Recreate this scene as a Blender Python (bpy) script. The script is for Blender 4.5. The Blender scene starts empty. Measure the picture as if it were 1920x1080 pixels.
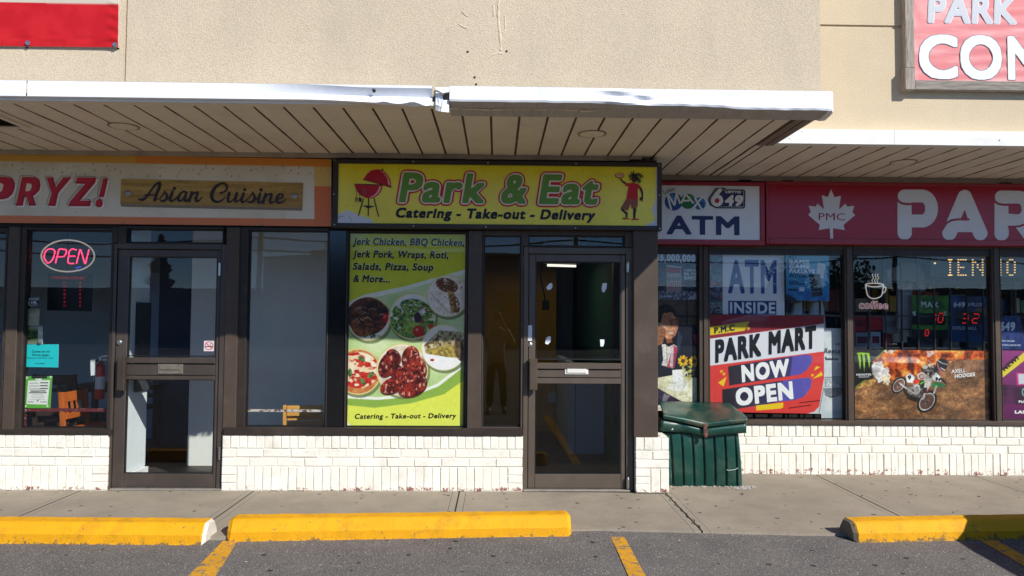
import bpy, bmesh, math, random
import numpy as np
from mathutils import Vector, Matrix
from mathutils.geometry import delaunay_2d_cdt as cdt
random.seed(7); RNG = np.random.default_rng(7)
SC = bpy.context.scene; COL = SC.collection

# ------------------------------------------------------------------ camera
FPX = 1387.0
CAM = np.array([0.0, -6.42, 1.48])
def basis(yaw, pitch, roll):
    yaw, pitch, roll = map(math.radians, (yaw, pitch, roll))
    f = np.array([math.sin(yaw)*math.cos(pitch), math.cos(yaw)*math.cos(pitch), math.sin(pitch)])
    r = np.cross(f, [0, 0, 1]); r /= np.linalg.norm(r); u = np.cross(r, f)
    return r*math.cos(roll)+u*math.sin(roll), u*math.cos(roll)-r*math.sin(roll), f
BR, BU, BF = basis(1.15, 2.35, 0.40)
cd = bpy.data.cameras.new('camera'); cam = bpy.data.objects.new('camera', cd); COL.objects.link(cam)
cd.sensor_width = 36.0; cd.lens = FPX/1920*36; cd.clip_start = 0.02; cd.clip_end = 2000
mw = Matrix.Identity(4)
for i in range(3):
    mw[i][0], mw[i][1], mw[i][2], mw[i][3] = BR[i], BU[i], -BF[i], CAM[i]
cam.matrix_world = mw
SC.camera = cam

# ------------------------------------------------------------------ light
SUN_TO = Vector((1.53, -1.57, 1.576)).normalized()
elev = math.asin(SUN_TO.z); az = math.atan2(SUN_TO.x, SUN_TO.y)
W = bpy.data.worlds.new('World'); SC.world = W; W.use_nodes = True
wn = W.node_tree.nodes; wl = W.node_tree.links; wn.clear()
def N(nt, t, **k):
    n = nt.nodes.new(t)
    for a, b in k.items(): setattr(n, a, b)
    return n
sky = N(W.node_tree, 'ShaderNodeTexSky', sky_type='NISHITA', sun_disc=False, sun_elevation=elev, sun_rotation=az)
sky.air_density = 0.55; sky.dust_density = 0.05; sky.ozone_density = 3.0
tc = N(W.node_tree, 'ShaderNodeTexCoord')
mp = N(W.node_tree, 'ShaderNodeMapping'); mp.inputs['Scale'].default_value = (2.2, 2.2, 9.0)
ns = N(W.node_tree, 'ShaderNodeTexNoise'); ns.inputs['Scale'].default_value = 1.6; ns.inputs['Detail'].default_value = 7; ns.inputs['Roughness'].default_value = .58
rp = N(W.node_tree, 'ShaderNodeValToRGB'); rp.color_ramp.elements[0].position = .57; rp.color_ramp.elements[1].position = .66
sx = N(W.node_tree, 'ShaderNodeSeparateXYZ')
mr = N(W.node_tree, 'ShaderNodeMapRange'); mr.inputs[1].default_value = .16; mr.inputs[2].default_value = .04
mm = N(W.node_tree, 'ShaderNodeMath', operation='MULTIPLY')
mx = N(W.node_tree, 'ShaderNodeMix', data_type='RGBA'); mx.inputs[7].default_value = (7, 7.1, 7.3, 1)
bg = N(W.node_tree, 'ShaderNodeBackground'); bg.inputs[1].default_value = 0.15
wo = N(W.node_tree, 'ShaderNodeOutputWorld')
L = wl.new
L(tc.outputs['Generated'], mp.inputs[0]); L(mp.outputs[0], ns.inputs['Vector']); L(ns.outputs[0], rp.inputs[0])
L(tc.outputs['Generated'], sx.inputs[0]); L(sx.outputs[2], mr.inputs[0]); L(mr.outputs[0], mm.inputs[0]); L(rp.outputs[0], mm.inputs[1])
L(mm.outputs[0], mx.inputs[0]); hs = N(W.node_tree, 'ShaderNodeHueSaturation'); hs.inputs['Saturation'].default_value = 1.15; hs.inputs['Value'].default_value = 1
L(sky.outputs[0], hs.inputs['Color']); L(hs.outputs[0], mx.inputs[6]); L(mx.outputs[2], bg.inputs[0]); L(bg.outputs[0], wo.inputs[0])
sd = bpy.data.lights.new('sun', 'SUN'); sd.energy = 5.0; sd.angle = math.radians(.5); sd.color = (1.0, .96, .895)
so = bpy.data.objects.new('sun', sd); COL.objects.link(so)
so.rotation_euler = SUN_TO.to_track_quat('Z', 'Y').to_euler(); so.location = (8, -12, 12)
SC.view_settings.view_transform = 'Standard'; SC.view_settings.look = 'None'; SC.view_settings.gamma = 1
SC.view_settings.exposure = 0.22
SC.cycles.max_bounces = 8; SC.cycles.transparent_max_bounces = 16; SC.cycles.sample_clamp_indirect = 6
SC.cycles.caustics_reflective = False; SC.cycles.caustics_refractive = False

# ------------------------------------------------------------------ measuring: a photo point carried onto a real plane
def U(px, py, y=None, z=None):
    d = (px-960)/FPX*BR-(py-540)/FPX*BU+BF
    t = (y-CAM[1])/d[1] if y is not None else (z-CAM[2])/d[2]
    p = CAM+t*d
    return Vector(p)
def rect(px0, py0, px1, py1, y):
    a, b, c, d = U(px0, py0, y), U(px1, py0, y), U(px1, py1, y), U(px0, py1, y)
    return (a.x+d.x)/2, (b.x+c.x)/2, (c.z+d.z)/2, (a.z+b.z)/2     # x0 x1 z0 z1
def ground_z(x, y):
    z = -.006*min(max(0, x), 9)
    if y < -1.1: z -= .008+.035*(min(-y, 8)-1.1)
    return z
def UG(px, py, off=0):
    z = 0
    for _ in range(6):
        p = U(px, py, z=z); z = ground_z(p.x, p.y)+off
    return p

# ------------------------------------------------------------------ materials
def lin(c):
    c = [v/255 for v in c[:3]]
    return tuple(v/12.92 if v <= .04045 else ((v+.055)/1.055)**2.4 for v in c)
def lin4(c): return (*lin(c), 1)
MATS = {}
def mat(name, rgb, rough=.6, metal=0., spec=.5, var=.12, vs=6., bump=0., bs=60., dirt=0., dirt_col=(60, 52, 44), ds=3., emit=0., coat=0., stretch=None):
    """plain surface: base colour broken up by two noises, optional dirt patches and bump"""
    if name in MATS: return MATS[name]
    m = bpy.data.materials.new(name); m.use_nodes = True; MATS[name] = m
    nt = m.node_tree; b = nt.nodes['Principled BSDF']; l = nt.links.new
    b.inputs['Roughness'].default_value = rough; b.inputs['Metallic'].default_value = metal
    b.inputs['Specular IOR Level'].default_value = spec; b.inputs['Coat Weight'].default_value = coat
    c = lin(rgb)
    t = N(nt, 'ShaderNodeTexCoord'); vec = t.outputs['Object']
    if stretch:
        mpn = N(nt, 'ShaderNodeMapping'); mpn.inputs['Scale'].default_value = stretch; l(vec, mpn.inputs[0]); vec = mpn.outputs[0]
    n1 = N(nt, 'ShaderNodeTexNoise'); n1.inputs['Scale'].default_value = vs; n1.inputs['Detail'].default_value = 6; n1.inputs['Roughness'].default_value = .65
    l(vec, n1.inputs['Vector'])
    r = N(nt, 'ShaderNodeValToRGB'); e = r.color_ramp.elements
    e[0].position = .3; e[1].position = .7
    e[0].color = (*[v*(1-var) for v in c], 1); e[1].color = (*[min(1, v*(1+var)) for v in c], 1)
    l(n1.outputs[0], r.inputs[0]); out = r.outputs[0]
    if dirt > 0:
        n2 = N(nt, 'ShaderNodeTexNoise'); n2.inputs['Scale'].default_value = ds; n2.inputs['Detail'].default_value = 9; n2.inputs['Roughness'].default_value = .72
        l(vec, n2.inputs['Vector'])
        q = N(nt, 'ShaderNodeValToRGB'); q.color_ramp.elements[0].position = .5; q.color_ramp.elements[1].position = .72
        q.color_ramp.elements[1].color = (dirt, dirt, dirt, 1); l(n2.outputs[0], q.inputs[0])
        x = N(nt, 'ShaderNodeMix', data_type='RGBA'); x.inputs[7].default_value = lin4(dirt_col)
        l(q.outputs[0], x.inputs[0]); l(out, x.inputs[6]); out = x.outputs[2]
    l(out, b.inputs['Base Color'])
    if bump > 0:
        n3 = N(nt, 'ShaderNodeTexNoise'); n3.inputs['Scale'].default_value = bs; n3.inputs['Detail'].default_value = 4
        l(vec, n3.inputs['Vector'])
        bp = N(nt, 'ShaderNodeBump'); bp.inputs['Strength'].default_value = bump; bp.inputs['Distance'].default_value = .01
        l(n3.outputs[0], bp.inputs['Height']); l(bp.outputs[0], b.inputs['Normal'])
    if emit > 0:
        b.inputs['Emission Color'].default_value = (*c, 1); b.inputs['Emission Strength'].default_value = emit
    return m
def print_mat(name, rough=.35, spec=.4):
    if name in MATS: return MATS[name]
    m = bpy.data.materials.new(name); m.use_nodes = True; MATS[name] = m
    nt = m.node_tree; b = nt.nodes['Principled BSDF']
    a = N(nt, 'ShaderNodeAttribute', attribute_name='ink'); nt.links.new(a.outputs['Color'], b.inputs['Base Color'])
    b.inputs['Roughness'].default_value = rough; b.inputs['Specular IOR Level'].default_value = spec
    return m
def glass_mat(name, tint=(.965, .975, .97), ior=1.35, wave=.0007):
    m = bpy.data.materials.new(name); m.use_nodes = True
    nt = m.node_tree; nt.nodes.clear(); l = nt.links.new
    o = N(nt, 'ShaderNodeOutputMaterial'); mix = N(nt, 'ShaderNodeMixShader')
    tr = N(nt, 'ShaderNodeBsdfTransparent'); tr.inputs[0].default_value = (*tint, 1)
    gl = N(nt, 'ShaderNodeBsdfGlossy'); gl.inputs['Roughness'].default_value = 0; gl.inputs[0].default_value = (1, 1, 1, 1)
    lw = N(nt, 'ShaderNodeLayerWeight'); lw.inputs[0].default_value = .5      # Schlick reflectance, the same from either side
    pw = N(nt, 'ShaderNodeMath', operation='POWER'); pw.inputs[1].default_value = 5; l(lw.outputs['Facing'], pw.inputs[0])
    fr = N(nt, 'ShaderNodeMapRange'); fr.inputs[3].default_value = ((ior-1)/(ior+1))**2; fr.inputs[4].default_value = 1; l(pw.outputs[0], fr.inputs[0])
    t = N(nt, 'ShaderNodeTexCoord'); n = N(nt, 'ShaderNodeTexNoise'); n.inputs['Scale'].default_value = 1.7; n.inputs['Detail'].default_value = 1
    bp = N(nt, 'ShaderNodeBump'); bp.inputs['Strength'].default_value = 1; bp.inputs['Distance'].default_value = wave
    l(t.outputs['Object'], n.inputs['Vector']); l(n.outputs[0], bp.inputs['Height']); l(bp.outputs[0], gl.inputs['Normal'])
    l(fr.outputs[0], mix.inputs[0]); l(tr.outputs[0], mix.inputs[1]); l(gl.outputs[0], mix.inputs[2]); l(mix.outputs[0], o.inputs[0])
    return m

# ------------------------------------------------------------------ meshes
def link(o, parent=None):
    COL.objects.link(o)
    if parent is not None: o.parent = parent
    return o
def tag(o, label=None, cat=None, group=None, kind=None):
    if label: o['label'] = label
    if cat: o['category'] = cat
    if group: o['group'] = group
    if kind: o['kind'] = kind
    return o
def thing(name, label, cat, loc=(0, 0, 0), group=None):
    o = bpy.data.objects.new(name, None); COL.objects.link(o); o.location = loc; o.empty_display_size = .1
    return tag(o, label, cat, group)
class MB:
    """collects shapes in world coordinates; build() links them as one mesh object"""
    def __init__(s): s.v = []; s.f = []; s.m = []
    def add(s, v, f, mi=0):
        k = len(s.v); s.v += [tuple(p) for p in v]; s.f += [tuple(i+k for i in q) for q in f]; s.m += [mi]*len(f); return s
    def box(s, x0, x1, y0, y1, z0, z1, mi=0):
        return s.add([(x0, y0, z0), (x1, y0, z0), (x1, y1, z0), (x0, y1, z0), (x0, y0, z1), (x1, y0, z1), (x1, y1, z1), (x0, y1, z1)],
                     [(0, 3, 2, 1), (4, 5, 6, 7), (0, 1, 5, 4), (1, 2, 6, 5), (2, 3, 7, 6), (3, 0, 4, 7)], mi)
    def cbox(s, x0, x1, y0, y1, z0, z1, c=.004, mi=0):
        """box whose eight edges round the -y face are chamfered"""
        v = [(x0, y1, z0), (x1, y1, z0), (x1, y1, z1), (x0, y1, z1), (x0, y0+c, z0), (x1, y0+c, z0), (x1, y0+c, z1), (x0, y0+c, z1),
             (x0+c, y0, z0+c), (x1-c, y0, z0+c), (x1-c, y0, z1-c), (x0+c, y0, z1-c)]
        f = [(3, 2, 1, 0)]
        for i in range(4):
            j = (i+1) % 4; f += [(i, j, 4+j, 4+i), (4+i, 4+j, 8+j, 8+i)]
        return s.add(v, f+[(8, 9, 10, 11)], mi)
    def obox(s, c, ax, ay, az, mi=0):
        """box from a centre and three half-axis vectors"""
        c, ax, ay, az = map(Vector, (c, ax, ay, az))
        v = [c+ax*i+ay*j+az*k for k in (-1, 1) for i, j in ((-1, -1), (1, -1), (1, 1), (-1, 1))]
        return s.add(v, [(0, 3, 2, 1), (4, 5, 6, 7), (0, 1, 5, 4), (1, 2, 6, 5), (2, 3, 7, 6), (3, 0, 4, 7)], mi)
    def bar(s, a, b, w, t, up=(0, 1, 0), mi=0):
        a, b = Vector(a), Vector(b); d = (b-a); n = d.normalized(); u = Vector(up); sd_ = n.cross(u).normalized(); u = sd_.cross(n)
        return s.obox((a+b)/2, d/2, sd_*w/2, u*t/2, mi)
    def prism(s, pts, y0, y1, mi=0):
        """outline in (x, z), front at y0, back at y1"""
        n = len(pts); tr = tri_poly(pts)
        v = [(x, y0, z) for x, z in pts]+[(x, y1, z) for x, z in pts]
        s.add(v, [t for t in tr]+[tuple(i+n for i in reversed(t)) for t in tr]+[(i, i+n, (i+1) % n+n, (i+1) % n) for i in range(n)], mi); return s
    def tube(s, path, r, seg=8, mi=0, cap=True):
        P = [Vector(p) for p in path]; n = len(P); rs = r if hasattr(r, '__len__') else [r]*n
        v = []; f = []; prev = None
        for i, p in enumerate(P):
            d = (P[min(i+1, n-1)]-P[max(i-1, 0)]).normalized()
            if prev is None: a = d.orthogonal().normalized()
            else: a = (prev-d*prev.dot(d)).normalized()
            prev = a; b = d.cross(a)
            v += [p+(a*math.cos(2*math.pi*k/seg)+b*math.sin(2*math.pi*k/seg))*rs[i] for k in range(seg)]
        for i in range(n-1):
            for k in range(seg):
                q = (k+1) % seg; f.append((i*seg+k, i*seg+q, (i+1)*seg+q, (i+1)*seg+k))
        if cap: f += [tuple(range(seg-1, -1, -1)), tuple(range((n-1)*seg, n*seg))]
        return s.add(v, f, mi)
    def lathe(s, prof, c, axis='z', seg=24, mi=0, cap=True):
        """prof: (radius, height) pairs round an axis through c"""
        c = Vector(c); v = []; f = []
        for r, h in prof:
            for k in range(seg):
                a = 2*math.pi*k/seg; x, y = r*math.cos(a), r*math.sin(a)
                v.append(c+Vector((x, y, h) if axis == 'z' else ((h, x, y) if axis == 'x' else (x, h, -y))))
        n = len(prof)
        for i in range(n-1):
            for k in range(seg):
                q = (k+1) % seg; f.append((i*seg+k, i*seg+q, (i+1)*seg+q, (i+1)*seg+k))
        if cap: f += [tuple(range(seg-1, -1, -1)), tuple(range((n-1)*seg, n*seg))]
        return s.add(v, f, mi)
    def grid(s, P, mi=0, closed=False):
        """P[i][j] points"""
        n, m_ = len(P), len(P[0]); v = [p for r in P for p in r]; f = []
        for i in range(n-1):
            for j in range(m_ if closed else m_-1):
                q = (j+1) % m_; f.append((i*m_+j, i*m_+q, (i+1)*m_+q, (i+1)*m_+j))
        return s.add(v, f, mi)
    def build(s, name, mats, parent=None, smooth=False, loc=None, bevel=0, seg=2, sub=0, recalc=True, thick=0):
        me = bpy.data.meshes.new(name)
        off = Vector(loc) if loc is not None else Vector((0, 0, 0))
        p = parent
        while p is not None: off = off+p.location if loc is None else off; p = p.parent
        me.from_pydata([tuple(Vector(q)-off) for q in s.v], [], s.f); me.update()
        for m in (mats if isinstance(mats, (list, tuple)) else [mats]): me.materials.append(m)
        if max(s.m, default=0) > 0: me.polygons.foreach_set('material_index', s.m)
        if recalc or bevel:
            bm = bmesh.new(); bm.from_mesh(me)
            if recalc: bmesh.ops.recalc_face_normals(bm, faces=bm.faces)
            bm.to_mesh(me); bm.free()
        o = bpy.data.objects.new(name, me); link(o, parent)
        if loc is not None: o.location = loc
        if thick: md = o.modifiers.new('t', 'SOLIDIFY'); md.thickness = thick; md.offset = 0
        if bevel: md = o.modifiers.new('b', 'BEVEL'); md.width = bevel; md.segments = seg; md.limit_method = 'ANGLE'; md.angle_limit = math.radians(40)
        if sub: md = o.modifiers.new('s', 'SUBSURF'); md.levels = sub; md.render_levels = sub
        if smooth: me.polygons.foreach_set('use_smooth', [True]*len(me.polygons)); me.update()
        return o
def tri_poly(pts):
    vs = [Vector((p[0], p[1])) for p in pts]; n = len(vs)
    r = cdt(vs, [(i, (i+1) % n) for i in range(n)], [], 0, 1e-9)
    if len(r[0]) != n: return [tuple(range(n))]
    P = np.array([[p[0], p[1]] for p in pts]); out = []
    for t in r[2]:
        c = P[list(t)].mean(0)
        if inside(P, c[0], c[1]): out.append(tuple(r[3][i][0] if r[3][i] else i for i in t))
    return out
def inside(P, X, Y):
    X = np.asarray(X, float); Y = np.asarray(Y, float); res = np.zeros(X.shape, bool); n = len(P)
    for i in range(n):
        x0, y0 = P[i]; x1, y1 = P[(i+1) % n]
        if y0 == y1: continue
        c = ((y0 > Y) != (y1 > Y)) & (X < (x1-x0)*(Y-y0)/(y1-y0)+x0); res ^= c
    return res
def spline(pts, n=8, closed=False):
    P = [np.array(p, float) for p in pts]; out = []; m_ = len(P)
    for i in range(m_ if closed else m_-1):
        g = lambda k: P[k % m_] if closed else P[min(max(k, 0), m_-1)]
        a, b, c, d = g(i-1), g(i), g(i+1), g(i+2)
        for k in range(n):
            t = k/n; out.append(.5*((2*b)+(-a+c)*t+(2*a-5*b+4*c-d)*t*t+(-a+3*b-3*c+d)*t**3))
    if not closed: out.append(P[-1])
    return out

# ------------------------------------------------------------------ outlines from masks (bold lettering, brush strokes)
def blur(F):
    F = np.pad(F, 1, mode='edge'); F = (F[:-2]+2*F[1:-1]+F[2:])/4; return (F[:, :-2]+2*F[:, 1:-1]+F[:, 2:])/4
def dilate(M, r, metric='round'):
    if r <= 0: return M
    R_ = int(math.ceil(r)); out = M.copy(); Pd = np.pad(M, R_)
    h, w = M.shape
    for dy in range(-R_, R_+1):
        for dx in range(-R_, R_+1):
            a, b = abs(dx), abs(dy)
            ok = (dx*dx+dy*dy <= r*r) if metric == 'round' else (max(a, b) <= r)
            if ok: out |= Pd[R_+dy:R_+dy+h, R_+dx:R_+dx+w]
    return out
def dp(pts, tol):
    P = np.array(pts); keep = np.zeros(len(P), bool); st = [(0, len(P)-1)]; keep[[0, -1]] = True
    while st:
        a, b = st.pop()
        if b-a < 2: continue
        d = P[b]-P[a]; L_ = np.hypot(*d); q = P[a+1:b]-P[a]
        dist = np.abs(d[0]*q[:, 1]-d[1]*q[:, 0])/L_ if L_ > 1e-9 else np.hypot(q[:, 0], q[:, 1])
        k = dist.argmax()
        if dist[k] > tol: keep[a+1+k] = True; st += [(a, a+1+k), (a+1+k, b)]
    return P[keep]
def contours(F, lev=.5, tol=.22):
    F = np.pad(F, 1); B = F > lev
    code = B[:-1, :-1]*1+B[:-1, 1:]*2+B[1:, 1:]*4+B[1:, :-1]*8
    ys, xs = np.nonzero((code > 0) & (code < 15))
    T = {1: [(3, 0)], 2: [(0, 1)], 3: [(3, 1)], 4: [(1, 2)], 5: [(3, 2), (1, 0)], 6: [(0, 2)], 7: [(3, 2)], 8: [(2, 3)], 9: [(2, 0)], 10: [(0, 3), (2, 1)], 11: [(2, 1)], 12: [(1, 3)], 13: [(1, 0)], 14: [(0, 3)]}
    nxt = {}; pos = {}
    def pt(y, x, e):
        if e == 0: a, b, k = (y, x), (y, x+1), ('h', y, x)
        elif e == 1: a, b, k = (y, x+1), (y+1, x+1), ('v', y, x+1)
        elif e == 2: a, b, k = (y+1, x), (y+1, x+1), ('h', y+1, x)
        else: a, b, k = (y, x), (y+1, x), ('v', y, x)
        if k not in pos:
            f0, f1 = F[a], F[b]; t = (lev-f0)/(f1-f0); pos[k] = (a[1]+(b[1]-a[1])*t-1, a[0]+(b[0]-a[0])*t-1)
        return k
    for y, x in zip(ys.tolist(), xs.tolist()):
        for a, b in T[int(code[y, x])]: nxt[pt(y, x, a)] = pt(y, x, b)
    loops = []
    while nxt:
        s0, k = nxt.popitem(); lp = [s0]
        while k != s0 and k in nxt: lp.append(k); k = nxt.pop(k)
        if len(lp) > 5:
            q = [pos[i] for i in lp]; h = len(q)//2
            s_ = np.vstack([dp(q[:h+1], tol)[:-1], dp(q[h:]+q[:1], tol)[:-1]])
            if len(s_) >= 3: loops.append(s_)
    return loops
def fill(F, tol=.22):
    """triangles of the area where F > 0.5, in pixel units"""
    lp = contours(F, .5, tol); V = []; E = []
    for l_ in lp:
        k = len(V); n = len(l_); V += [Vector((float(a), float(b))) for a, b in l_]; E += [(k+i, k+(i+1) % n) for i in range(n)]
    if not V: return np.zeros((0, 2)), []
    r = cdt(V, E, [], 0, 1e-5)
    P = np.array([(v.x, v.y) for v in r[0]]); t3 = np.array(r[2])
    c = P[t3].mean(1); xi = np.clip(c[:, 0], 0, F.shape[1]-1.001); yi = np.clip(c[:, 1], 0, F.shape[0]-1.001)
    x0 = xi.astype(int); y0 = yi.astype(int); fx = xi-x0; fy = yi-y0
    val = F[y0, x0]*(1-fx)*(1-fy)+F[y0, x0+1]*fx*(1-fy)+F[y0+1, x0]*(1-fx)*fy+F[y0+1, x0+1]*fx*fy
    # centroid test against the outlines themselves: even-odd over all loops
    ins = np.zeros(len(c), bool)
    for l_ in lp: ins ^= inside(l_, c[:, 0], c[:, 1])
    return P, [tuple(t) for t in t3[ins]]

GL = {}
def raw_text(body):
    c = bpy.data.curves.new('t', 'FONT'); c.body = body; c.size = 1; c.resolution_u = 4
    o = bpy.data.objects.new('t', c); me = bpy.data.meshes.new_from_object(o)
    n = len(me.vertices); co = np.zeros(n*3); me.vertices.foreach_get('co', co); co = co.reshape(-1, 3)[:, :2]
    me.calc_loop_triangles(); tr = np.array([t.vertices[:] for t in me.loop_triangles])
    bpy.data.objects.remove(o); bpy.data.curves.remove(c); bpy.data.meshes.remove(me)
    return co, tr
_h, _t = raw_text('H'); CAPH = _h[:, 1].max(); HX = _h[:, 0].max()
_hh = raw_text('HH')[0][:, 0].max()
RES = 72
def glyph_mask(ch, res=RES, pad=16):
    co, tr = raw_text(ch)
    adv = (raw_text('H'+ch+'H')[0][:, 0].max()-_hh)/CAPH
    P = co/CAPH*res; x0 = P[:, 0].min(); y0 = P[:, 1].min()
    w = int(P[:, 0].max()-x0)+2*pad+2; h = int(P[:, 1].max()-y0)+2*pad+2
    M = np.zeros((h, w), bool); Q = P-np.array([x0-pad, y0-pad])
    for t in tr:
        a, b, c = Q[t]; lo = np.floor(np.minimum(np.minimum(a, b), c)).astype(int); hi = np.ceil(np.maximum(np.maximum(a, b), c)).astype(int)+1
        X, Y = np.meshgrid(np.arange(lo[0], hi[0]), np.arange(lo[1], hi[1]))
        d1 = (b[0]-a[0])*(Y-a[1])-(b[1]-a[1])*(X-a[0]); d2 = (c[0]-b[0])*(Y-b[1])-(c[1]-b[1])*(X-b[0]); d3 = (a[0]-c[0])*(Y-c[1])-(a[1]-c[1])*(X-c[0])
        M[lo[1]:hi[1], lo[0]:hi[0]] |= ((d1 >= -1e-6) & (d2 >= -1e-6) & (d3 >= -1e-6)) | ((d1 <= 1e-6) & (d2 <= 1e-6) & (d3 <= 1e-6))
    return M, x0-pad, y0-pad, adv
def glyph(ch, bold, metric):
    k = (ch, bold, metric)
    if k in GL: return GL[k]
    if ch == ' ': GL[k] = (np.zeros((0, 2)), [], .38); return GL[k]
    if (ch, 'm') not in GL: GL[(ch, 'm')] = glyph_mask(ch)
    M, ox, oy, adv = GL[(ch, 'm')]
    F = blur(blur(dilate(M, bold*RES, metric).astype(float)))
    P, T = fill(F)
    GL[k] = ((P+np.array([ox, oy]))/RES, T, adv); return GL[k]
def layout(txt, bold=.0, metric='sq', sp=0.):
    """verts (cap height 1, baseline 0) and triangles of a line of text"""
    V = []; T = []; x = 0; k = 0
    for ch in txt:
        P, t, adv = glyph(ch, bold, metric)
        if len(P):
            V.append(P+np.array([x, 0])); T += [tuple(i+k for i in q) for q in t]; k += len(P)
        x += adv+1.5*bold+sp
    return np.vstack(V), T
def text_into(mb, txt, p0, p1, cap, y, bold=.0, metric='sq', shear=0., sp=0., mi=0, grow=True):
    """p0, p1: photo points of the two ends of the baseline; cap: cap height in photo px; flat at plane y"""
    V, T = layout(txt, bold, metric, sp)
    b = bold if grow else 0
    A, B = U(*p0, y), U(*p1, y); C = U(p0[0], p0[1]-cap, y); H = (C-A).length
    V = V.copy(); V[:, 1] = (V[:, 1]+b)/(1+2*b)
    lo, hi = V[:, 0].min(), V[:, 0].max(); d = B-A; n = d.normalized(); up = Vector((-n.z, 0, n.x))
    S = (V[:, 0]-lo)/(hi-lo)*d.length
    mb.add([A+n*float(s)+up*float(v*H)+n*float(v*H*shear) for s, v in zip(S, V[:, 1])], [t[::-1] for t in T], mi)
    return mb
def mask_into(mb, draw, box, res, y, mi=0, soft=2, tol=.25):
    """draw(pic) marks a mask over the photo-px box; its outline becomes flat geometry at plane y"""
    x0, y0, x1, y1 = box
    X, Y = np.meshgrid(np.arange(x0, x1, 1/res), np.arange(y0, y1, 1/res))
    M = draw(X, Y).astype(float)
    for _ in range(soft): M = blur(M)
    P, T = fill(M, tol)
    mb.add([U(x0+p[0]/res, y0+p[1]/res, y) for p in P], T, mi); return mb
def seg_dist(X, Y, pts):
    D = np.full(X.shape, 1e9)
    for (a, b), (c, d) in zip(pts[:-1], pts[1:]):
        l2 = (c-a)**2+(d-b)**2
        t = np.clip(((X-a)*(c-a)+(Y-b)*(d-b))/l2, 0, 1) if l2 > 0 else 0
        D = np.minimum(D, np.hypot(X-a-t*(c-a), Y-b-t*(d-b)))
    return D
def flat(mb, pts, y, mi=0):
    """polygon given in photo px, flat at plane y"""
    t = tri_poly(pts); return mb.add([U(a, b, y) for a, b in pts], t, mi)

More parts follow.
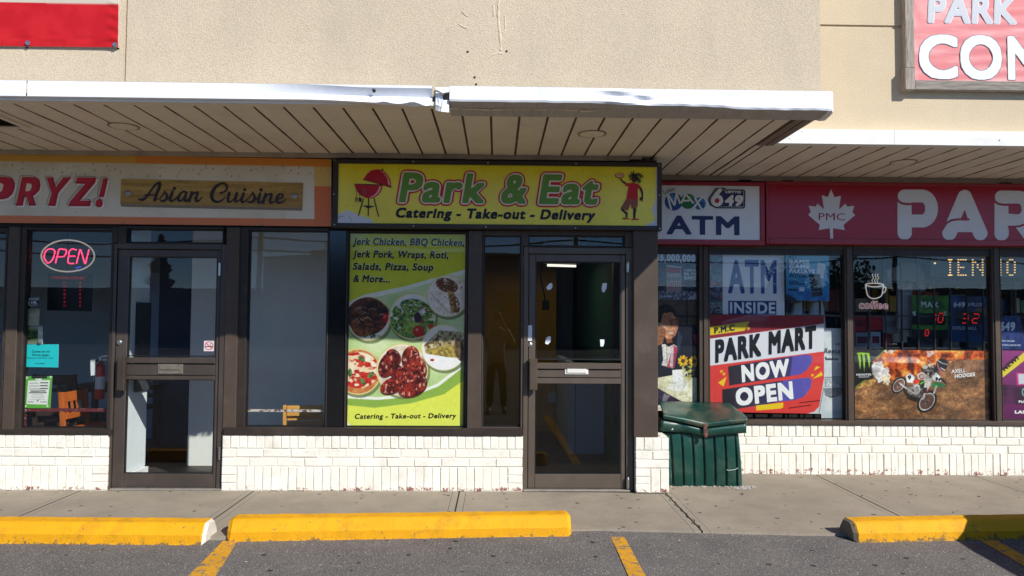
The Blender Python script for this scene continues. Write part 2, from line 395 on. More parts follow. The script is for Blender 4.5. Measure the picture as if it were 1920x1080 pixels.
# ------------------------------------------------------------------ printed pictures: colours painted point by point into a fine grid
def fbm(X, Y, sc, seed=0, oct=4):
    r = np.random.default_rng(seed); out = np.zeros(X.shape); amp = 1; tot = 0
    for _ in range(oct):
        tb = r.random((64, 64)); u = X/sc; v = Y/sc; i = np.floor(u).astype(int); j = np.floor(v).astype(int)
        fu = u-i; fv = v-j; fu = fu*fu*(3-2*fu); fv = fv*fv*(3-2*fv)
        g = lambda a, b: tb[b % 64, a % 64]
        out += amp*((g(i, j)*(1-fu)+g(i+1, j)*fu)*(1-fv)+(g(i, j+1)*(1-fu)+g(i+1, j+1)*fu)*fv); tot += amp; amp *= .55; sc /= 2.03
    return out/tot
class Pic:
    def __init__(s, x0, y0, x1, y1, ss=2, den=1., base=(255, 255, 255)):
        s.x0, s.y0, s.x1, s.y1 = x0, y0, x1, y1
        s.w = int((x1-x0)*den)+1; s.h = int((y1-y0)*den)+1; s.ss = ss
        gx = (np.arange(s.w*ss)+.5)/(s.w*ss)*(x1-x0)+x0; gy = (np.arange(s.h*ss)+.5)/(s.h*ss)*(y1-y0)+y0
        s.X, s.Y = np.meshgrid(gx, gy); s.C = np.zeros(s.X.shape+(3,)); s.C[:] = base
    def put(s, m, col, a=1.):
        m = (m.astype(float)*a)[..., None]; s.C = s.C*(1-m)+np.asarray(col, float)*m; return s
    def poly(s, pts, col, a=1.): return s.put(inside(np.array(pts, float), s.X, s.Y), col, a)
    def em(s, cx, cy, rx, ry, rot=0):
        c, n = math.cos(rot), math.sin(rot); dx, dy = s.X-cx, s.Y-cy
        return ((dx*c+dy*n)/rx)**2+((-dx*n+dy*c)/ry)**2
    def ell(s, cx, cy, rx, ry, col, a=1., rot=0): return s.put(s.em(cx, cy, rx, ry, rot) < 1, col, a)
    def ring(s, cx, cy, rx, ry, w, col, rot=0, a=1.): 
        e = np.sqrt(s.em(cx, cy, rx, ry, rot)); return s.put((e < 1) & (e > 1-w), col, a)
    def line(s, pts, w, col, a=1.): return s.put(seg_dist(s.X, s.Y, pts) < w/2, col, a)
    def n(s, sc, seed, oct=4, sx=1, sy=1): return fbm(s.X*sx+500, s.Y*sy+500, sc, seed, oct)
    def mix(s, m, c0, c1, sc, seed, lo=.35, hi=.65, sx=1, sy=1):
        t = np.clip((s.n(sc, seed, 5, sx, sy)-lo)/(hi-lo), 0, 1)[..., None]
        return s.put(m, np.asarray(c0, float)*(1-t)+np.asarray(c1, float)*t)
    def photo(s, k=.22, sc=7, seed=200, soft=1):
        """uneven tone of a printed photograph: soft edges, mottled brightness, grain"""
        for _ in range(soft):
            P = np.pad(s.C, ((1, 1), (1, 1), (0, 0)), mode='edge'); s.C = (P[:-2, 1:-1]+P[2:, 1:-1]+P[1:-1, :-2]+P[1:-1, 2:]+2*s.C)/6
        s.C = s.C*(1-k/2+k*s.n(sc, seed, 4))[..., None]*(1-k*.6+k*1.2*s.n(2.0, seed+1, 2))[..., None]; return s
    def done(s):
        C = s.C.reshape(s.h, s.ss, s.w, s.ss, 3).mean((1, 3)).clip(0, 255)/255
        return np.where(C <= .04045, C/12.92, ((C+.055)/1.055)**2.4)
    def sheet(s, name, y, parent=None, m=None, albedo=.85, warp=None, thick=.0012):
        """hang the picture as a thin sheet (front, back and edge) at plane y, its corners carried from the photo"""
        C = s.done()*albedo; h, w = C.shape[:2]
        a, b, c, d = [np.array(U(*q, y)) for q in ((s.x0, s.y0), (s.x1, s.y0), (s.x1, s.y1), (s.x0, s.y1))]
        u = np.linspace(0, 1, w)[None, :, None]; v = np.linspace(0, 1, h)[:, None, None]
        P = (a*(1-u)+b*u)*(1-v)+(d*(1-u)+c*u)*v
        if warp is not None: P[..., 1] -= warp(u[..., 0], v[..., 0])
        off = Vector((0, 0, 0)); q = parent
        while q is not None: off += q.location; q = q.parent
        P = (P-np.array(off)).reshape(-1, 3); nv = len(P)
        i = np.arange(nv).reshape(h, w)
        Q = np.stack([i[1:, :-1], i[1:, 1:], i[:-1, 1:], i[:-1, :-1]], -1).reshape(-1, 4)
        bd = np.concatenate([i[0, :], i[1:, -1], i[-1, -2::-1], i[-2:0:-1, 0]]); nb = len(bd)
        bk = P[bd]+np.array([0, thick, 0]); P2 = np.vstack([P, bk]); k = nv+np.arange(nb)
        E = np.stack([bd, np.roll(bd, -1), np.roll(k, -1), k], -1)
        c4 = np.array([[k[0], k[h+w-2], k[h+w-2], k[w-1]]])
        me = bpy.data.meshes.new(name)
        faces = np.vstack([Q, E]); nf = len(faces)
        ngon = list(k)
        me.from_pydata(P2.tolist(), [], faces.tolist()+[ngon]); me.update()
        at = me.color_attributes.new('ink', 'FLOAT_COLOR', 'POINT')
        cc = np.ones((len(P2), 4)); cc[:nv, :3] = C.reshape(-1, 3); cc[nv:, :3] = .6
        at.data.foreach_set('color', cc.reshape(-1))
        me.materials.append(m or print_mat('printed paper'))
        o = bpy.data.objects.new(name, me); return link(o, parent)
# ------------------------------------------------------------------ special surface materials
def stucco(name, c, stain):
    m = mat(name, c, rough=.92, spec=.15, var=.06, vs=1.2)
    nt = m.node_tree; l = nt.links.new; b = nt.nodes['Principled BSDF']
    src = b.inputs['Base Color'].links[0].from_socket
    t = N(nt, 'ShaderNodeTexCoord')
    n = N(nt, 'ShaderNodeTexNoise'); n.inputs['Scale'].default_value = 150; n.inputs['Detail'].default_value = 3; n.inputs['Roughness'].default_value = .6
    n2 = N(nt, 'ShaderNodeTexNoise'); n2.inputs['Scale'].default_value = 2.3; n2.inputs['Detail'].default_value = 8; n2.inputs['Roughness'].default_value = .7
    l(t.outputs['Object'], n.inputs['Vector']); mpn = N(nt, 'ShaderNodeMapping'); mpn.inputs['Scale'].default_value = (1.6, 1, .45); l(t.outputs['Object'], mpn.inputs[0]); l(mpn.outputs[0], n2.inputs['Vector'])
    r = N(nt, 'ShaderNodeValToRGB'); r.color_ramp.elements[0].position = .36; r.color_ramp.elements[1].position = .58
    r.color_ramp.elements[0].color = (.62, .58, .54, 1); l(n.outputs[0], r.inputs[0])
    x = N(nt, 'ShaderNodeMix', data_type='RGBA', blend_type='MULTIPLY'); x.inputs[0].default_value = .5; l(src, x.inputs[6]); l(r.outputs[0], x.inputs[7])
    r2 = N(nt, 'ShaderNodeValToRGB'); r2.color_ramp.elements[0].position = .45; r2.color_ramp.elements[1].position = .75; r2.color_ramp.elements[1].color = (.32, .32, .32, 1); l(n2.outputs[0], r2.inputs[0])
    x2 = N(nt, 'ShaderNodeMix', data_type='RGBA'); x2.inputs[7].default_value = lin4(stain); l(r2.outputs[0], x2.inputs[0]); l(x.outputs[2], x2.inputs[6]); l(x2.outputs[2], b.inputs['Base Color'])
    bp = N(nt, 'ShaderNodeBump'); bp.inputs['Strength'].default_value = .7; bp.inputs['Distance'].default_value = .006; l(n.outputs[0], bp.inputs['Height']); l(bp.outputs[0], b.inputs['Normal'])
    return m
def aggregate(name, base, fleck, dark, rough=.9, fs=210., amount=.62, spots=.70, spot_col=(26, 25, 24), big=.35):
    """paving: fine stones, broad stains and flattened black gum spots"""
    m = mat(name, base, rough=rough, spec=.3, var=.10, vs=.9)
    nt = m.node_tree; l = nt.links.new; b = nt.nodes['Principled BSDF']; src = b.inputs['Base Color'].links[0].from_socket
    t = N(nt, 'ShaderNodeTexCoord'); v = t.outputs['Object']
    def noise(s, d, ro, lo, hi, c0, c1):
        n = N(nt, 'ShaderNodeTexNoise'); n.inputs['Scale'].default_value = s; n.inputs['Detail'].default_value = d; n.inputs['Roughness'].default_value = ro; l(v, n.inputs['Vector'])
        r = N(nt, 'ShaderNodeValToRGB'); e = r.color_ramp.elements; e[0].position = lo; e[1].position = hi; e[0].color = (c0,)*3+(1,); e[1].color = (c1,)*3+(1,)
        l(n.outputs[0], r.inputs[0]); return n, r.outputs[0]
    def over(a, f, c):
        x = N(nt, 'ShaderNodeMix', data_type='RGBA'); x.inputs[7].default_value = lin4(c); l(f, x.inputs[0]); l(a, x.inputs[6]); return x.outputs[2]
    _, f = noise(2.6, 9, .7, .42, .74, 0, big); o = over(src, f, dark)
    nf, f = noise(fs, 2, .5, amount, amount+.08, 0, .9); o = over(o, f, fleck)
    _, f = noise(fs*.8, 2, .5, .30, .42, .75, 0); o = over(o, f, dark)
    vo = N(nt, 'ShaderNodeTexVoronoi', voronoi_dimensions='2D'); vo.inputs['Scale'].default_value = 7.5; vo.inputs['Randomness'].default_value = 1; l(v, vo.inputs['Vector'])
    sp = N(nt, 'ShaderNodeSeparateColor'); l(vo.outputs['Color'], sp.inputs[0])
    ms = N(nt, 'ShaderNodeMath', operation='MULTIPLY'); ms.inputs[1].default_value = .15; l(sp.outputs[0], ms.inputs[0])
    lt = N(nt, 'ShaderNodeMath', operation='LESS_THAN'); l(vo.outputs['Distance'], lt.inputs[0]); l(ms.outputs[0], lt.inputs[1])
    gt = N(nt, 'ShaderNodeMath', operation='GREATER_THAN'); gt.inputs[1].default_value = spots; l(sp.outputs[1], gt.inputs[0])
    mu = N(nt, 'ShaderNodeMath', operation='MULTIPLY'); l(lt.outputs[0], mu.inputs[0]); l(gt.outputs[0], mu.inputs[1])
    m8 = N(nt, 'ShaderNodeMath', operation='MULTIPLY'); m8.inputs[1].default_value = .8; l(mu.outputs[0], m8.inputs[0])
    o = over(o, m8.outputs[0], spot_col); l(o, b.inputs['Base Color'])
    bp = N(nt, 'ShaderNodeBump'); bp.inputs['Strength'].default_value = .55; bp.inputs['Distance'].default_value = .006; l(nf.outputs[0], bp.inputs['Height']); l(bp.outputs[0], b.inputs['Normal'])
    return m
def chipped(name, top, under, chip=.66, scale=9., rough=.6, low_z=None, dirt=0., dirt_col=(90, 80, 70), ds=3.):
    """paint worn through to what lies under it; low_z = height under which it is mostly gone"""
    m = mat(name, top, rough=rough, spec=.35, var=.10, vs=5, bump=.3, bs=70, dirt=dirt, dirt_col=dirt_col, ds=ds)
    nt = m.node_tree; l = nt.links.new; b = nt.nodes['Principled BSDF']; src = b.inputs['Base Color'].links[0].from_socket
    t = N(nt, 'ShaderNodeTexCoord')
    n = N(nt, 'ShaderNodeTexNoise'); n.inputs['Scale'].default_value = scale; n.inputs['Detail'].default_value = 10; n.inputs['Roughness'].default_value = .78; l(t.outputs['Object'], n.inputs['Vector'])
    fac = n.outputs[0]
    if low_z is not None:
        g = N(nt, 'ShaderNodeNewGeometry'); s = N(nt, 'ShaderNodeSeparateXYZ'); l(g.outputs['Position'], s.inputs[0])
        mr_ = N(nt, 'ShaderNodeMapRange'); mr_.inputs[1].default_value = low_z; mr_.inputs[2].default_value = low_z-.05; mr_.inputs[4].default_value = .17; l(s.outputs[2], mr_.inputs[0])
        ad = N(nt, 'ShaderNodeMath', operation='ADD'); l(fac, ad.inputs[0]); l(mr_.outputs[0], ad.inputs[1]); fac = ad.outputs[0]
    r = N(nt, 'ShaderNodeValToRGB'); r.color_ramp.elements[0].position = chip; r.color_ramp.elements[1].position = chip+.03; l(fac, r.inputs[0])
    x = N(nt, 'ShaderNodeMix', data_type='RGBA'); x.inputs[7].default_value = lin4(under); l(r.outputs[0], x.inputs[0]); l(src, x.inputs[6]); l(x.outputs[2], b.inputs['Base Color'])
    return m
M_stucco = stucco('grey beige stucco', (212, 196, 170), (176, 164, 146))
M_stucco2 = stucco('yellow beige stucco', (214, 197, 168), (194, 178, 150))
M_asphalt = aggregate('asphalt', (104, 99, 95), (186, 180, 174), (62, 59, 59), fs=125, amount=.60, spots=.80, big=.5)
M_walk = aggregate('sidewalk concrete', (152, 141, 125), (172, 163, 148), (116, 107, 95), fs=140, amount=.64, spots=.80, spot_col=(60, 55, 50), big=.55)
M_band = aggregate('tooled concrete edge', (150, 140, 124), (180, 172, 158), (124, 116, 104), fs=140, amount=.7, spots=.9, big=.3)
M_joint = mat('dark joint filler', (48, 44, 40), rough=.95, var=.3, vs=20)
M_yline = chipped('yellow road paint', (206, 148, 30), (112, 105, 96), chip=.535, scale=22, rough=.85, dirt=.6, dirt_col=(140, 104, 50), ds=6)
M_bronze = mat('bronze frame paint', (76, 65, 56), rough=.45, spec=.3, var=.10, vs=4, bump=.05, bs=200, dirt=.35, dirt_col=(116, 104, 92), ds=2.2)
M_bronze2 = mat('dark bronze frame', (50, 43, 38), rough=.45, spec=.3, var=.12, vs=5, dirt=.3, dirt_col=(92, 82, 74), ds=3)
M_black = mat('black rubber trim', (20, 20, 21), rough=.5, var=.25, vs=8)
M_brick = chipped('cream painted brick', (236, 231, 217), (138, 84, 68), chip=.69, scale=16, rough=.8, low_z=.075, dirt=.45, dirt_col=(182, 174, 160), ds=9)
M_mortar = mat('cream painted mortar', (218, 213, 199), rough=.9, var=.15, vs=12, dirt=.5, dirt_col=(120, 108, 94), ds=6)
M_fascia = mat('white coated metal', (236, 239, 244), rough=.62, spec=.25, var=.03, vs=2, dirt=.25, dirt_col=(176, 174, 172), ds=5)
M_fascia2 = mat('weathered white metal', (226, 226, 222), rough=.5, var=.05, vs=3, dirt=.4, dirt_col=(180, 178, 170), ds=4)
M_soffit = mat('cream soffit metal', (228, 218, 202), rough=.55, var=.05, vs=3, dirt=.22, dirt_col=(150, 134, 112), ds=2.5)
M_trim = mat('grey soffit trim', (168, 158, 142), rough=.6, var=.1, vs=6, dirt=.5, dirt_col=(110, 98, 84), ds=5)
M_dark = mat('dark recess', (34, 31, 29), rough=.9, var=.2)
M_glass = glass_mat('window glass')
M_glassd = glass_mat('smoked window glass', tint=(.66, .66, .62))
M_chrome = mat('worn aluminium', (180, 180, 178), rough=.3, metal=.9, var=.08, vs=20)
M_interior = mat('interior off white paint', (188, 194, 196), rough=.85, var=.05, vs=2)
M_intgrey = mat('interior dark panel', (52, 54, 60), rough=.8, var=.1)
M_floor = mat('dark interior floor', (58, 52, 48), rough=.6, var=.3, vs=9)
M_mustard = mat('mustard interior paint', (150, 112, 38), rough=.85, var=.08)
M_green = mat('green interior paint', (20, 78, 50), rough=.8, var=.08)
M_ceiling = mat('interior ceiling tile', (150, 150, 146), rough=.9, var=.06)

# ------------------------------------------------------------------ ground
def sheet_z(xs, ys, off, zf=ground_z): return [[(x, y, zf(x, y)+off) for x in xs] for y in ys]
mb = MB(); xs = [-260, -60, -9, -4, 0]+[1.0*i for i in range(1, 10)]+[40, 90, 260]; ys = [40, 2, -.6, -1.1]+[-1.1-.4*i for i in range(1, 18)]+[-8, -20, -60, -160, -400]
mb.grid(sheet_z(xs, ys, -.012)); tag(mb.build('ground', M_asphalt), kind='structure')
EDGE = [(-12, -1.42), (-1.86, -1.34), (.72, -1.13), (2.14, -1.20), (4.2, -1.235), (12, -1.30)]
edge_y = lambda x: float(np.interp(x, [e[0] for e in EDGE], [e[1] for e in EDGE]))
wz = lambda x: -.006*min(max(0, x), 9)
# sidewalk slabs meet at tooled joints; each joint runs between two measured points
J = [(U(140, 930, z=0).x, U(-20, 985, z=0).x), (U(462, 922, z=0).x, U(413, 975, z=0).x), (U(861, 925, z=0).x, U(853, 958, z=0).x),
     (U(1254, 925, z=0).x, U(1312, 994, z=0).x), (U(1545, 894, z=0).x, U(1690, 965, z=0).x), (U(1842, 897, z=0).x, U(1960, 925, z=0).x)]
mb = MB(); mbb = MB(); mbj = MB()
mbj.grid([[(x, y, wz(x)-.007) for x in np.linspace(-12, 12, 25)] for y in (1.2, -1.10)])
def jx(j, y): return J[j][0]+(J[j][1]-J[j][0])*(min(y, .8)-(-.02))/(-1.0)*1.0 if False else J[j][0]
cuts = []
for a, b in J:
    cuts.append((a+b)/2 if abs(a-b) < .35 else a)
bounds = [-12, -7.2, -5.6]+sorted(cuts)+[6.4, 8.4, 12]
def slab(x0, x1, m_):
    xx = np.linspace(x0, x1, 6)
    top = [[(x, y, wz(x)) for x in xx] for y in (1.3,)]+[[(x, edge_y(x)+(1.3-edge_y(x))*k, wz(x)) for x in xx] for k in (.6, .3, 0)]
    m_.grid(top); m_.grid([[(x, edge_y(x), wz(x)) for x in xx], [(x, edge_y(x)-.004, wz(x)-.03) for x in xx]])
for a, b in zip(bounds[:-1], bounds[1:]):
    slab(a+.006, a+.055, mbb); slab(b-.055, b-.006, mbb); slab(a+.058, b-.058, mb)
sw = tag(mb.build('sidewalk', M_walk), kind='structure')
tag(mbb.build('sidewalk', M_band), kind='structure'); tag(mbj.build('sidewalk', M_joint), kind='structure')
# a wandering crack along the slab joint beside the brick pier
x0 = [c for c in cuts if 1.3 < c < 1.8][0]
mb = MB(); p = [Vector((x0+.02*math.sin(k*1.9)+random.uniform(-.012, .012), .02-1.16*k/22, 0)) for k in range(23)]
mb.grid([[(q.x-random.uniform(.0015, .0055), q.y, wz(q.x)+.002) for q in p], [(q.x+random.uniform(.0015, .0055), q.y, wz(q.x)+.002) for q in p]])
tag(mb.build('sidewalk', M_dark), kind='structure')
# parking lines
def pline(a0, a1, far_y=-6.4):
    """a0, a1: photo points on the line's left edge and right edge at its head, carried straight out into the lot"""
    mb = MB(); A, B = UG(*a0[0]), UG(*a0[1]); C_, D = UG(*a1[0]), UG(*a1[1])
    rows = []
    for k in range(25):
        y = A.y+(far_y-A.y)*k/24; t = (y-A.y)/(C_.y-A.y)
        xa, xb = A.x+(C_.x-A.x)*t, B.x+(D.x-B.x)*t; xa = A.x+(xa-A.x)*.999
        rows.append([(xa+random.uniform(-.003, .003), y, ground_z(xa, y)-.007), (xb+random.uniform(-.003, .003), y, ground_z(xb, y)-.007)])
    mb.grid(rows); return tag(mb.build('parking_line', M_yline), kind='structure')
pline(((418, 1012), (446, 1012)), ((351, 1079), (403, 1079)))
pline(((1140, 994), (1166, 994)), ((1180, 1079), (1212, 1079)))
pline(((1838, 1011), (1868, 1011)), ((1952, 1079), (1990, 1079)))

# ------------------------------------------------------------------ the shop building
B = thing('shop_building', 'low plaza building with beige stucco upper wall, white canopy edge and cream brick shopfronts', 'building')
YR = .83
def bpx(mb, px0, py0, px1, py1, yf, yb, mi=0, c=.003):
    x0, x1, z0, z1 = rect(px0, py0, px1, py1, yf); return mb.cbox(x0, x1, yf, yb, z0, z1, c, mi)
# upper walls with their reveals
XC = 2.208
mb = MB(); mb.box(-12, -2.53, -1.45, -.2, 2.97, 6.2); mb.box(-2.512, XC, -1.45, -.2, 2.97, 6.2); mb.box(-2.54, -2.50, -1.435, -.3, 2.97, 6.2)
wl_ = mb.build('stucco_wall', M_stucco, B)
mb = MB(); zr = rect(1540, 48, 1690, 52, -.5); mb.box(XC, 12, -.50, .9, 2.97, zr[2]-.006); mb.box(XC, 12, -.50, .9, zr[3]+.006, 6.2); mb.box(XC, 12, -.488, .9, zr[2]-.01, zr[3]+.01)
mb.build('stucco_wall', M_stucco2, B)
# old fixing scars on the stucco: a raised seam of patching, chips and plug holes
mb = MB()
def ridge(pts, w, h, y):
    P = [U(a, b, y) for a, b in spline(pts, 5)]; n = len(P)
    rows = [[], [], []]
    for i, q in enumerate(P):
        t = P[min(i+1, n-1)]-P[max(i-1, 0)]; t.normalize(); s = Vector((-t.z, 0, t.x)); ww = w*(.5+.8*random.random())
        rows[0].append(q-s*ww+Vector((0, -.001, 0))); rows[1].append(q+Vector((0, -h*random.uniform(.5, 1.3), 0))); rows[2].append(q+s*ww+Vector((0, -.001, 0)))
    mb.grid(rows)
for pts, w, h in (([(936, -8), (934, 20), (935, 45), (938, 70), (939, 95)], .009, .005), ([(915, 107), (922, 103), (935, 100), (944, 101)], .006, .003), ([(860, 45), (868, 50), (877, 53)], .006, .004),
                  ([(866, 22), (872, 28), (878, 31)], .004, .005), ([(946, 30), (947, 55), (942, 62)], .004, .004), ([(925, 10), (926, 30)], .010, .004)): ridge(pts, w, h, -1.45)
mb.build('plaster_scar', mat('patched plaster', (214, 192, 168), rough=.95, var=.15, vs=30), wl_)
mb = MB()
for a, b in ((877, 97), (950, 96), (890, 145), (893, 158), (51, 89), (222, 91)):
    mb = MB(); mb.lathe([(.007, 0), (.007, -.004), (.004, -.005)], U(a, b, -1.45), 'y', 8); mb.build('plug_hole', M_dark, wl_)
# canopy soffit: metal planks with grooves
def plank(mb, x0, x1, y0, y1, z):
    g = .0085; d = .015; s = random.uniform(-.002, .002)
    n = 9; P = []
    for i in range(n):
        y = y0+(y1-y0)*i/(n-1); zz = z+s*math.sin(3*i/n)+.0015*math.sin(i*2.3+x0*9)
        bow = .0025*math.sin(math.pi*i/(n-1))
        P.append([(x0, y, zz+d), (x0+g*.45, y, zz+d), (x0+g, y, zz), (x0+.02, y, zz-.0015), ((x0+x1)/2, y, zz-bow), (x1-.02, y, zz-.0015), (x1-g, y, zz), (x1-g*.45, y, zz+d), (x1, y, zz+d)])
    k_ = len(mb.m); mb.grid(P)
    for i in range(k_, len(mb.m)):
        j_ = (i-k_) % 8
        if j_ in (0, 1, 6, 7): mb.m[i] = 1
ZS = 2.895
k0 = U(182.7, 190, z=ZS).x; k0 -= round((k0+10)/.2)*.2
mb = MB(); k = k0; hole = rect(-40, 215, 75, 234, 0)
while k < 10:
    a, b = k, k+.2
    y0 = -1.47 if a < 2.0 else -.53; y1 = -.035 if b < 1.25 else .79
    if a < 2.0 < b: plank(mb, a, 2.075, -1.47, .79, ZS); plank(mb, 2.08, b, -.53, .79, ZS)
    else: plank(mb, a, b, y0, y1, ZS)
    k += .2
cp = mb.build('canopy', [M_soffit, mat('soffit groove', (112, 98, 80), rough=.8, var=.1)], B)
mb = MB(); mb.box(-12, 1.2, -1.46, -.03, ZS+.03, 2.96); mb.box(1.2, 2.08, -1.46, .9, ZS+.03, 2.96); mb.box(2.08, 12, -.52, .9, ZS+.03, 2.96); mb.build('canopy_deck', M_dark, B)
# fascia: front profile changes along its length (clean, dented, torn, then a second sheet with a deep return)
def smooth(a, b, x): t = min(max((x-a)/(b-a), 0), 1); return t*t*(3-2*t)
def fascia_profile(px):
    """(y offset back from the face, z) points from top to inner edge for a photo column px (< 843: first sheet)"""
    j = lambda a, s: a*math.sin(px*.11*s+s*3)*math.sin(px*.037*s+1)
    zt, zb = 3.015, 2.912
    if px < 826:
        k1 = smooth(440, 640, px); dr = .030*smooth(560, 815, px); zt_ = zt-.004*k1
        d = .046*k1; up = zt-.016*smooth(560, 700, px); mid = zt-.052-.010*smooth(440, 800, px)+.002*math.sin(px*.03)*k1
        lump = .010*math.exp(-((px-722)/10)**2)+.016*math.exp(-((px-775)/14)**2)-.008*math.exp(-((px-800)/9)**2)
        pr = [(.05, zt+.003), (0, zt), (.0005, up), (d+.0008*j(1, 2)*k1, mid), (d*.96, mid-.002), (-.010*k1-.006*smooth(640, 800, px), zb-dr*.95+lump), (.006+lump*.6, zb-.004-dr), (.03, zb-.004-dr*.8)]
    else:
        q = smooth(1120, 1180, px); r_ = smooth(1180, 1270, px)
        crush = math.exp(-((px-1155)/22)**2); crush2 = math.exp(-((px-1205)/14)**2)
        bot = 2.915-.012*q-.018*smooth(1300, 1420, px)+.002*j(1, 1)
        zz = zt-.002*q
        dn = lambda s, a: a*q*math.sin(px*.06*s+s)*math.sin(px*.023*s+2)
        pr = [(.05, zz+.003), (0, zz), (.001-.006*crush, zz-.02), (.002+.018*crush-.006*crush2+dn(1, .0018), zz-.045), (.002+.02*crush2+dn(1.7, .002), zz-.07), (-.002-.01*crush+dn(2.2, .002), bot+.012), (.004-.012*crush2, bot), (.05, bot-.012), (.14-.04*smooth(843, 1000, px)*(1-r_)*0, bot-.022), (.235, ZS-.014)]
    return pr
mb = MB()
def fascia_run(pxs, first):
    rows = []
    for px in pxs:
        x = U(px, 165, -1.57).x
        rows.append([(x, -1.57+o, z) for o, z in fascia_profile(px if first else max(px, 826))])
    k_ = len(mb.m); mb.grid(rows); n_ = len(rows[0])-1
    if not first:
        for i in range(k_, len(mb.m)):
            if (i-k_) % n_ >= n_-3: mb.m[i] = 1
fascia_run([-2200, -800, -100, 20, 49], True)
fascia_run([51.5]+list(range(60, 400, 40))+list(range(400, 815, 5)), True)
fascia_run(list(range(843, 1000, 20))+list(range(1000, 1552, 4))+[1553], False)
# torn end: twisted flap and tab
T = lambda a, b, o: U(a, b, -1.57+o)
mb.grid([[T(815, 164, .002), T(828, 163, -.004), T(842, 164, -.002)], [T(819, 168, -.006), T(830, 174, -.016), T(842, 172, -.004)], [T(829, 176, .02), T(834, 175, .012), T(842, 174, .012)]])
mb.grid([[T(817, 183, .012), T(824, 184, -.003), T(831, 188, -.008)], [T(817, 196, 0), T(823, 198, -.006), T(827, 200, -.004)], [T(817, 206, .01), T(822, 208, .008), T(825, 209, .012)]])
mb.grid([[T(831, 188, .012), T(842, 187, .02)], [T(826, 209, .02), T(842, 211, .03)]])
mb.grid([[T(817, 172, .03), T(824, 174, .028), T(830, 183, .03)], [T(817, 183, .03), T(824, 184, .028), T(831, 188, .03)]])
# folded end at the canopy's corner
prR = fascia_profile(1552); xe = U(1553, 165, -1.57).x
mb.grid([[(xe, -1.57+o, z) for o, z in prR], [(xe+.025, -1.565+o, z+.002) for o, z in prR], [(xe+.04, -1.55+o*.9, z-.006) for o, z in prR]])
mb.box(xe+.0, xe+.036, -1.42, -.52, 2.90, 3.012)
fa = mb.build('fascia', [M_fascia, mat('shade grey white metal', (176, 172, 168), rough=.7, var=.12, vs=7, stretch=(8, 1, 1), dirt=.5, dirt_col=(130, 122, 112), ds=4)], cp, thick=.0016)  # second metal puts the underside's shade into a greyer colour, with dirt patches
mb = MB(); v = U(701, 170, -1.56); mb.lathe([(.011, .01), (.011, -.002), (.004, -.003)], v, 'y', 10); mb.build('rivet_hole', M_dark, fa)
mb = MB(); mb.box(-12, U(838, 170, -1.53).x, -1.548, -1.468, ZS-.006, ZS+.02); mb.build('front_trim', M_soffit, cp)
mb = MB(); mb.box(U(813, 170, -1.53).x, U(845, 170, -1.53).x, -1.52, -1.47, 2.90, 3.0); mb.build('torn_gap', mat('grey backing board', (96, 92, 90), rough=.9, var=.3, vs=40), cp)
mb = MB()
for k in range(4): mb.box(2.085+.034*k, 2.112+.034*k, -1.40+.02*k, -.55, ZS-.012+.004*(k % 2), ZS+.03)
mb.box(2.07, 2.23, -1.40, -.52, ZS+.03, 2.95)
mb.build('edge_trim', mat('brown grey trim strip', (126, 112, 98), rough=.6, var=.12, vs=8), cp)
mb = MB(); mb.box(-12, 1.14, -.06, -.032, 2.855, ZS+.006); mb.box(1.26, 12, .755, .80, 2.845, ZS+.004); mb.box(1.14, 1.25, -.06, -.03, 2.87, ZS+.006); mb.build('wall_trim', M_trim, cp)
# right canopy fascia
x0, x1, z0, z1 = rect(1470, 244, 1920, 272, -.59)
mb = MB(); js = U(1677, 256, -.59).x
for a, b in ((XC+.0, js-.001), (js+.001, 7.2), (7.202, 12)):
    mb.grid([[(x, -.59+o+.002*math.sin(x*7+o*40), z) for o, z in ((.09, 3.02), (0, 3.014), (-.001, 2.96), (0, 2.898), (.05, 2.892), (.07, 2.893))] for x in np.linspace(a, b, 14)])
mb.build('fascia', M_fascia2, cp, thick=.0016)
mb = MB()
for px, py in ((1504, 247), (1480, 260), (1874, 263)):
    mb = MB(); mb.lathe([(.006, 0), (.006, -.003), (.003, -.005)], U(px, py, -.591), 'y', 8); mb.build('screw', M_chrome, cp)
# recessed lights and the louvred vent
for px, py in ((232, 236), (1110, 250), (1694, 303)):
    c = U(px, py, z=ZS)
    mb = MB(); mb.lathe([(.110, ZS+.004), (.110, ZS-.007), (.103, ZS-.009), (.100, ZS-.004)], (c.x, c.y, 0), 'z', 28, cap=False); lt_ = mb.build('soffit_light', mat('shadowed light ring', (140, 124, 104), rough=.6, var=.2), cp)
    mb = MB(); mb.lathe([(.099, ZS-.002), (.094, ZS-.010), (.06, ZS-.013), (.01, ZS-.014)], (c.x, c.y, 0), 'z', 28); mb.build('lens', mat('cream light lens', (232, 222, 204), rough=.4, var=.04), lt_, smooth=True)
v0 = U(-30, 212, z=ZS); v1 = U(68, 233, z=ZS)
mb = MB(); vx0, vx1, vy0, vy1 = -4.6, v1.x-.12, U(30, 234, z=ZS).y, U(30, 213, z=ZS).y
if vy0 > vy1: vy0, vy1 = vy1, vy0
mb.box(vx0-.04, vx1+.04, vy0-.04, vy0, ZS-.02, ZS); mb.box(vx0-.04, vx1+.04, vy1, vy1+.04, ZS-.02, ZS); mb.box(vx0-.04, vx0, vy0, vy1, ZS-.02, ZS); mb.box(vx1, vx1+.04, vy0, vy1, ZS-.02, ZS)
vn = mb.build('vent', M_soffit, cp)
mb = MB(); mb.box(vx0, vx1, vy0, vy1, ZS-.006, ZS-.003)
for k in range(7):
    y = vy0+(vy1-vy0)*(k+.5)/7; mb.obox(((vx0+vx1)/2, y, ZS-.013), ((vx1-vx0)/2, 0, 0), (0, .018, .006), (0, 0, .001))
mb.build('louvre', mat('dark louvre', (86, 78, 70), rough=.6), cp)

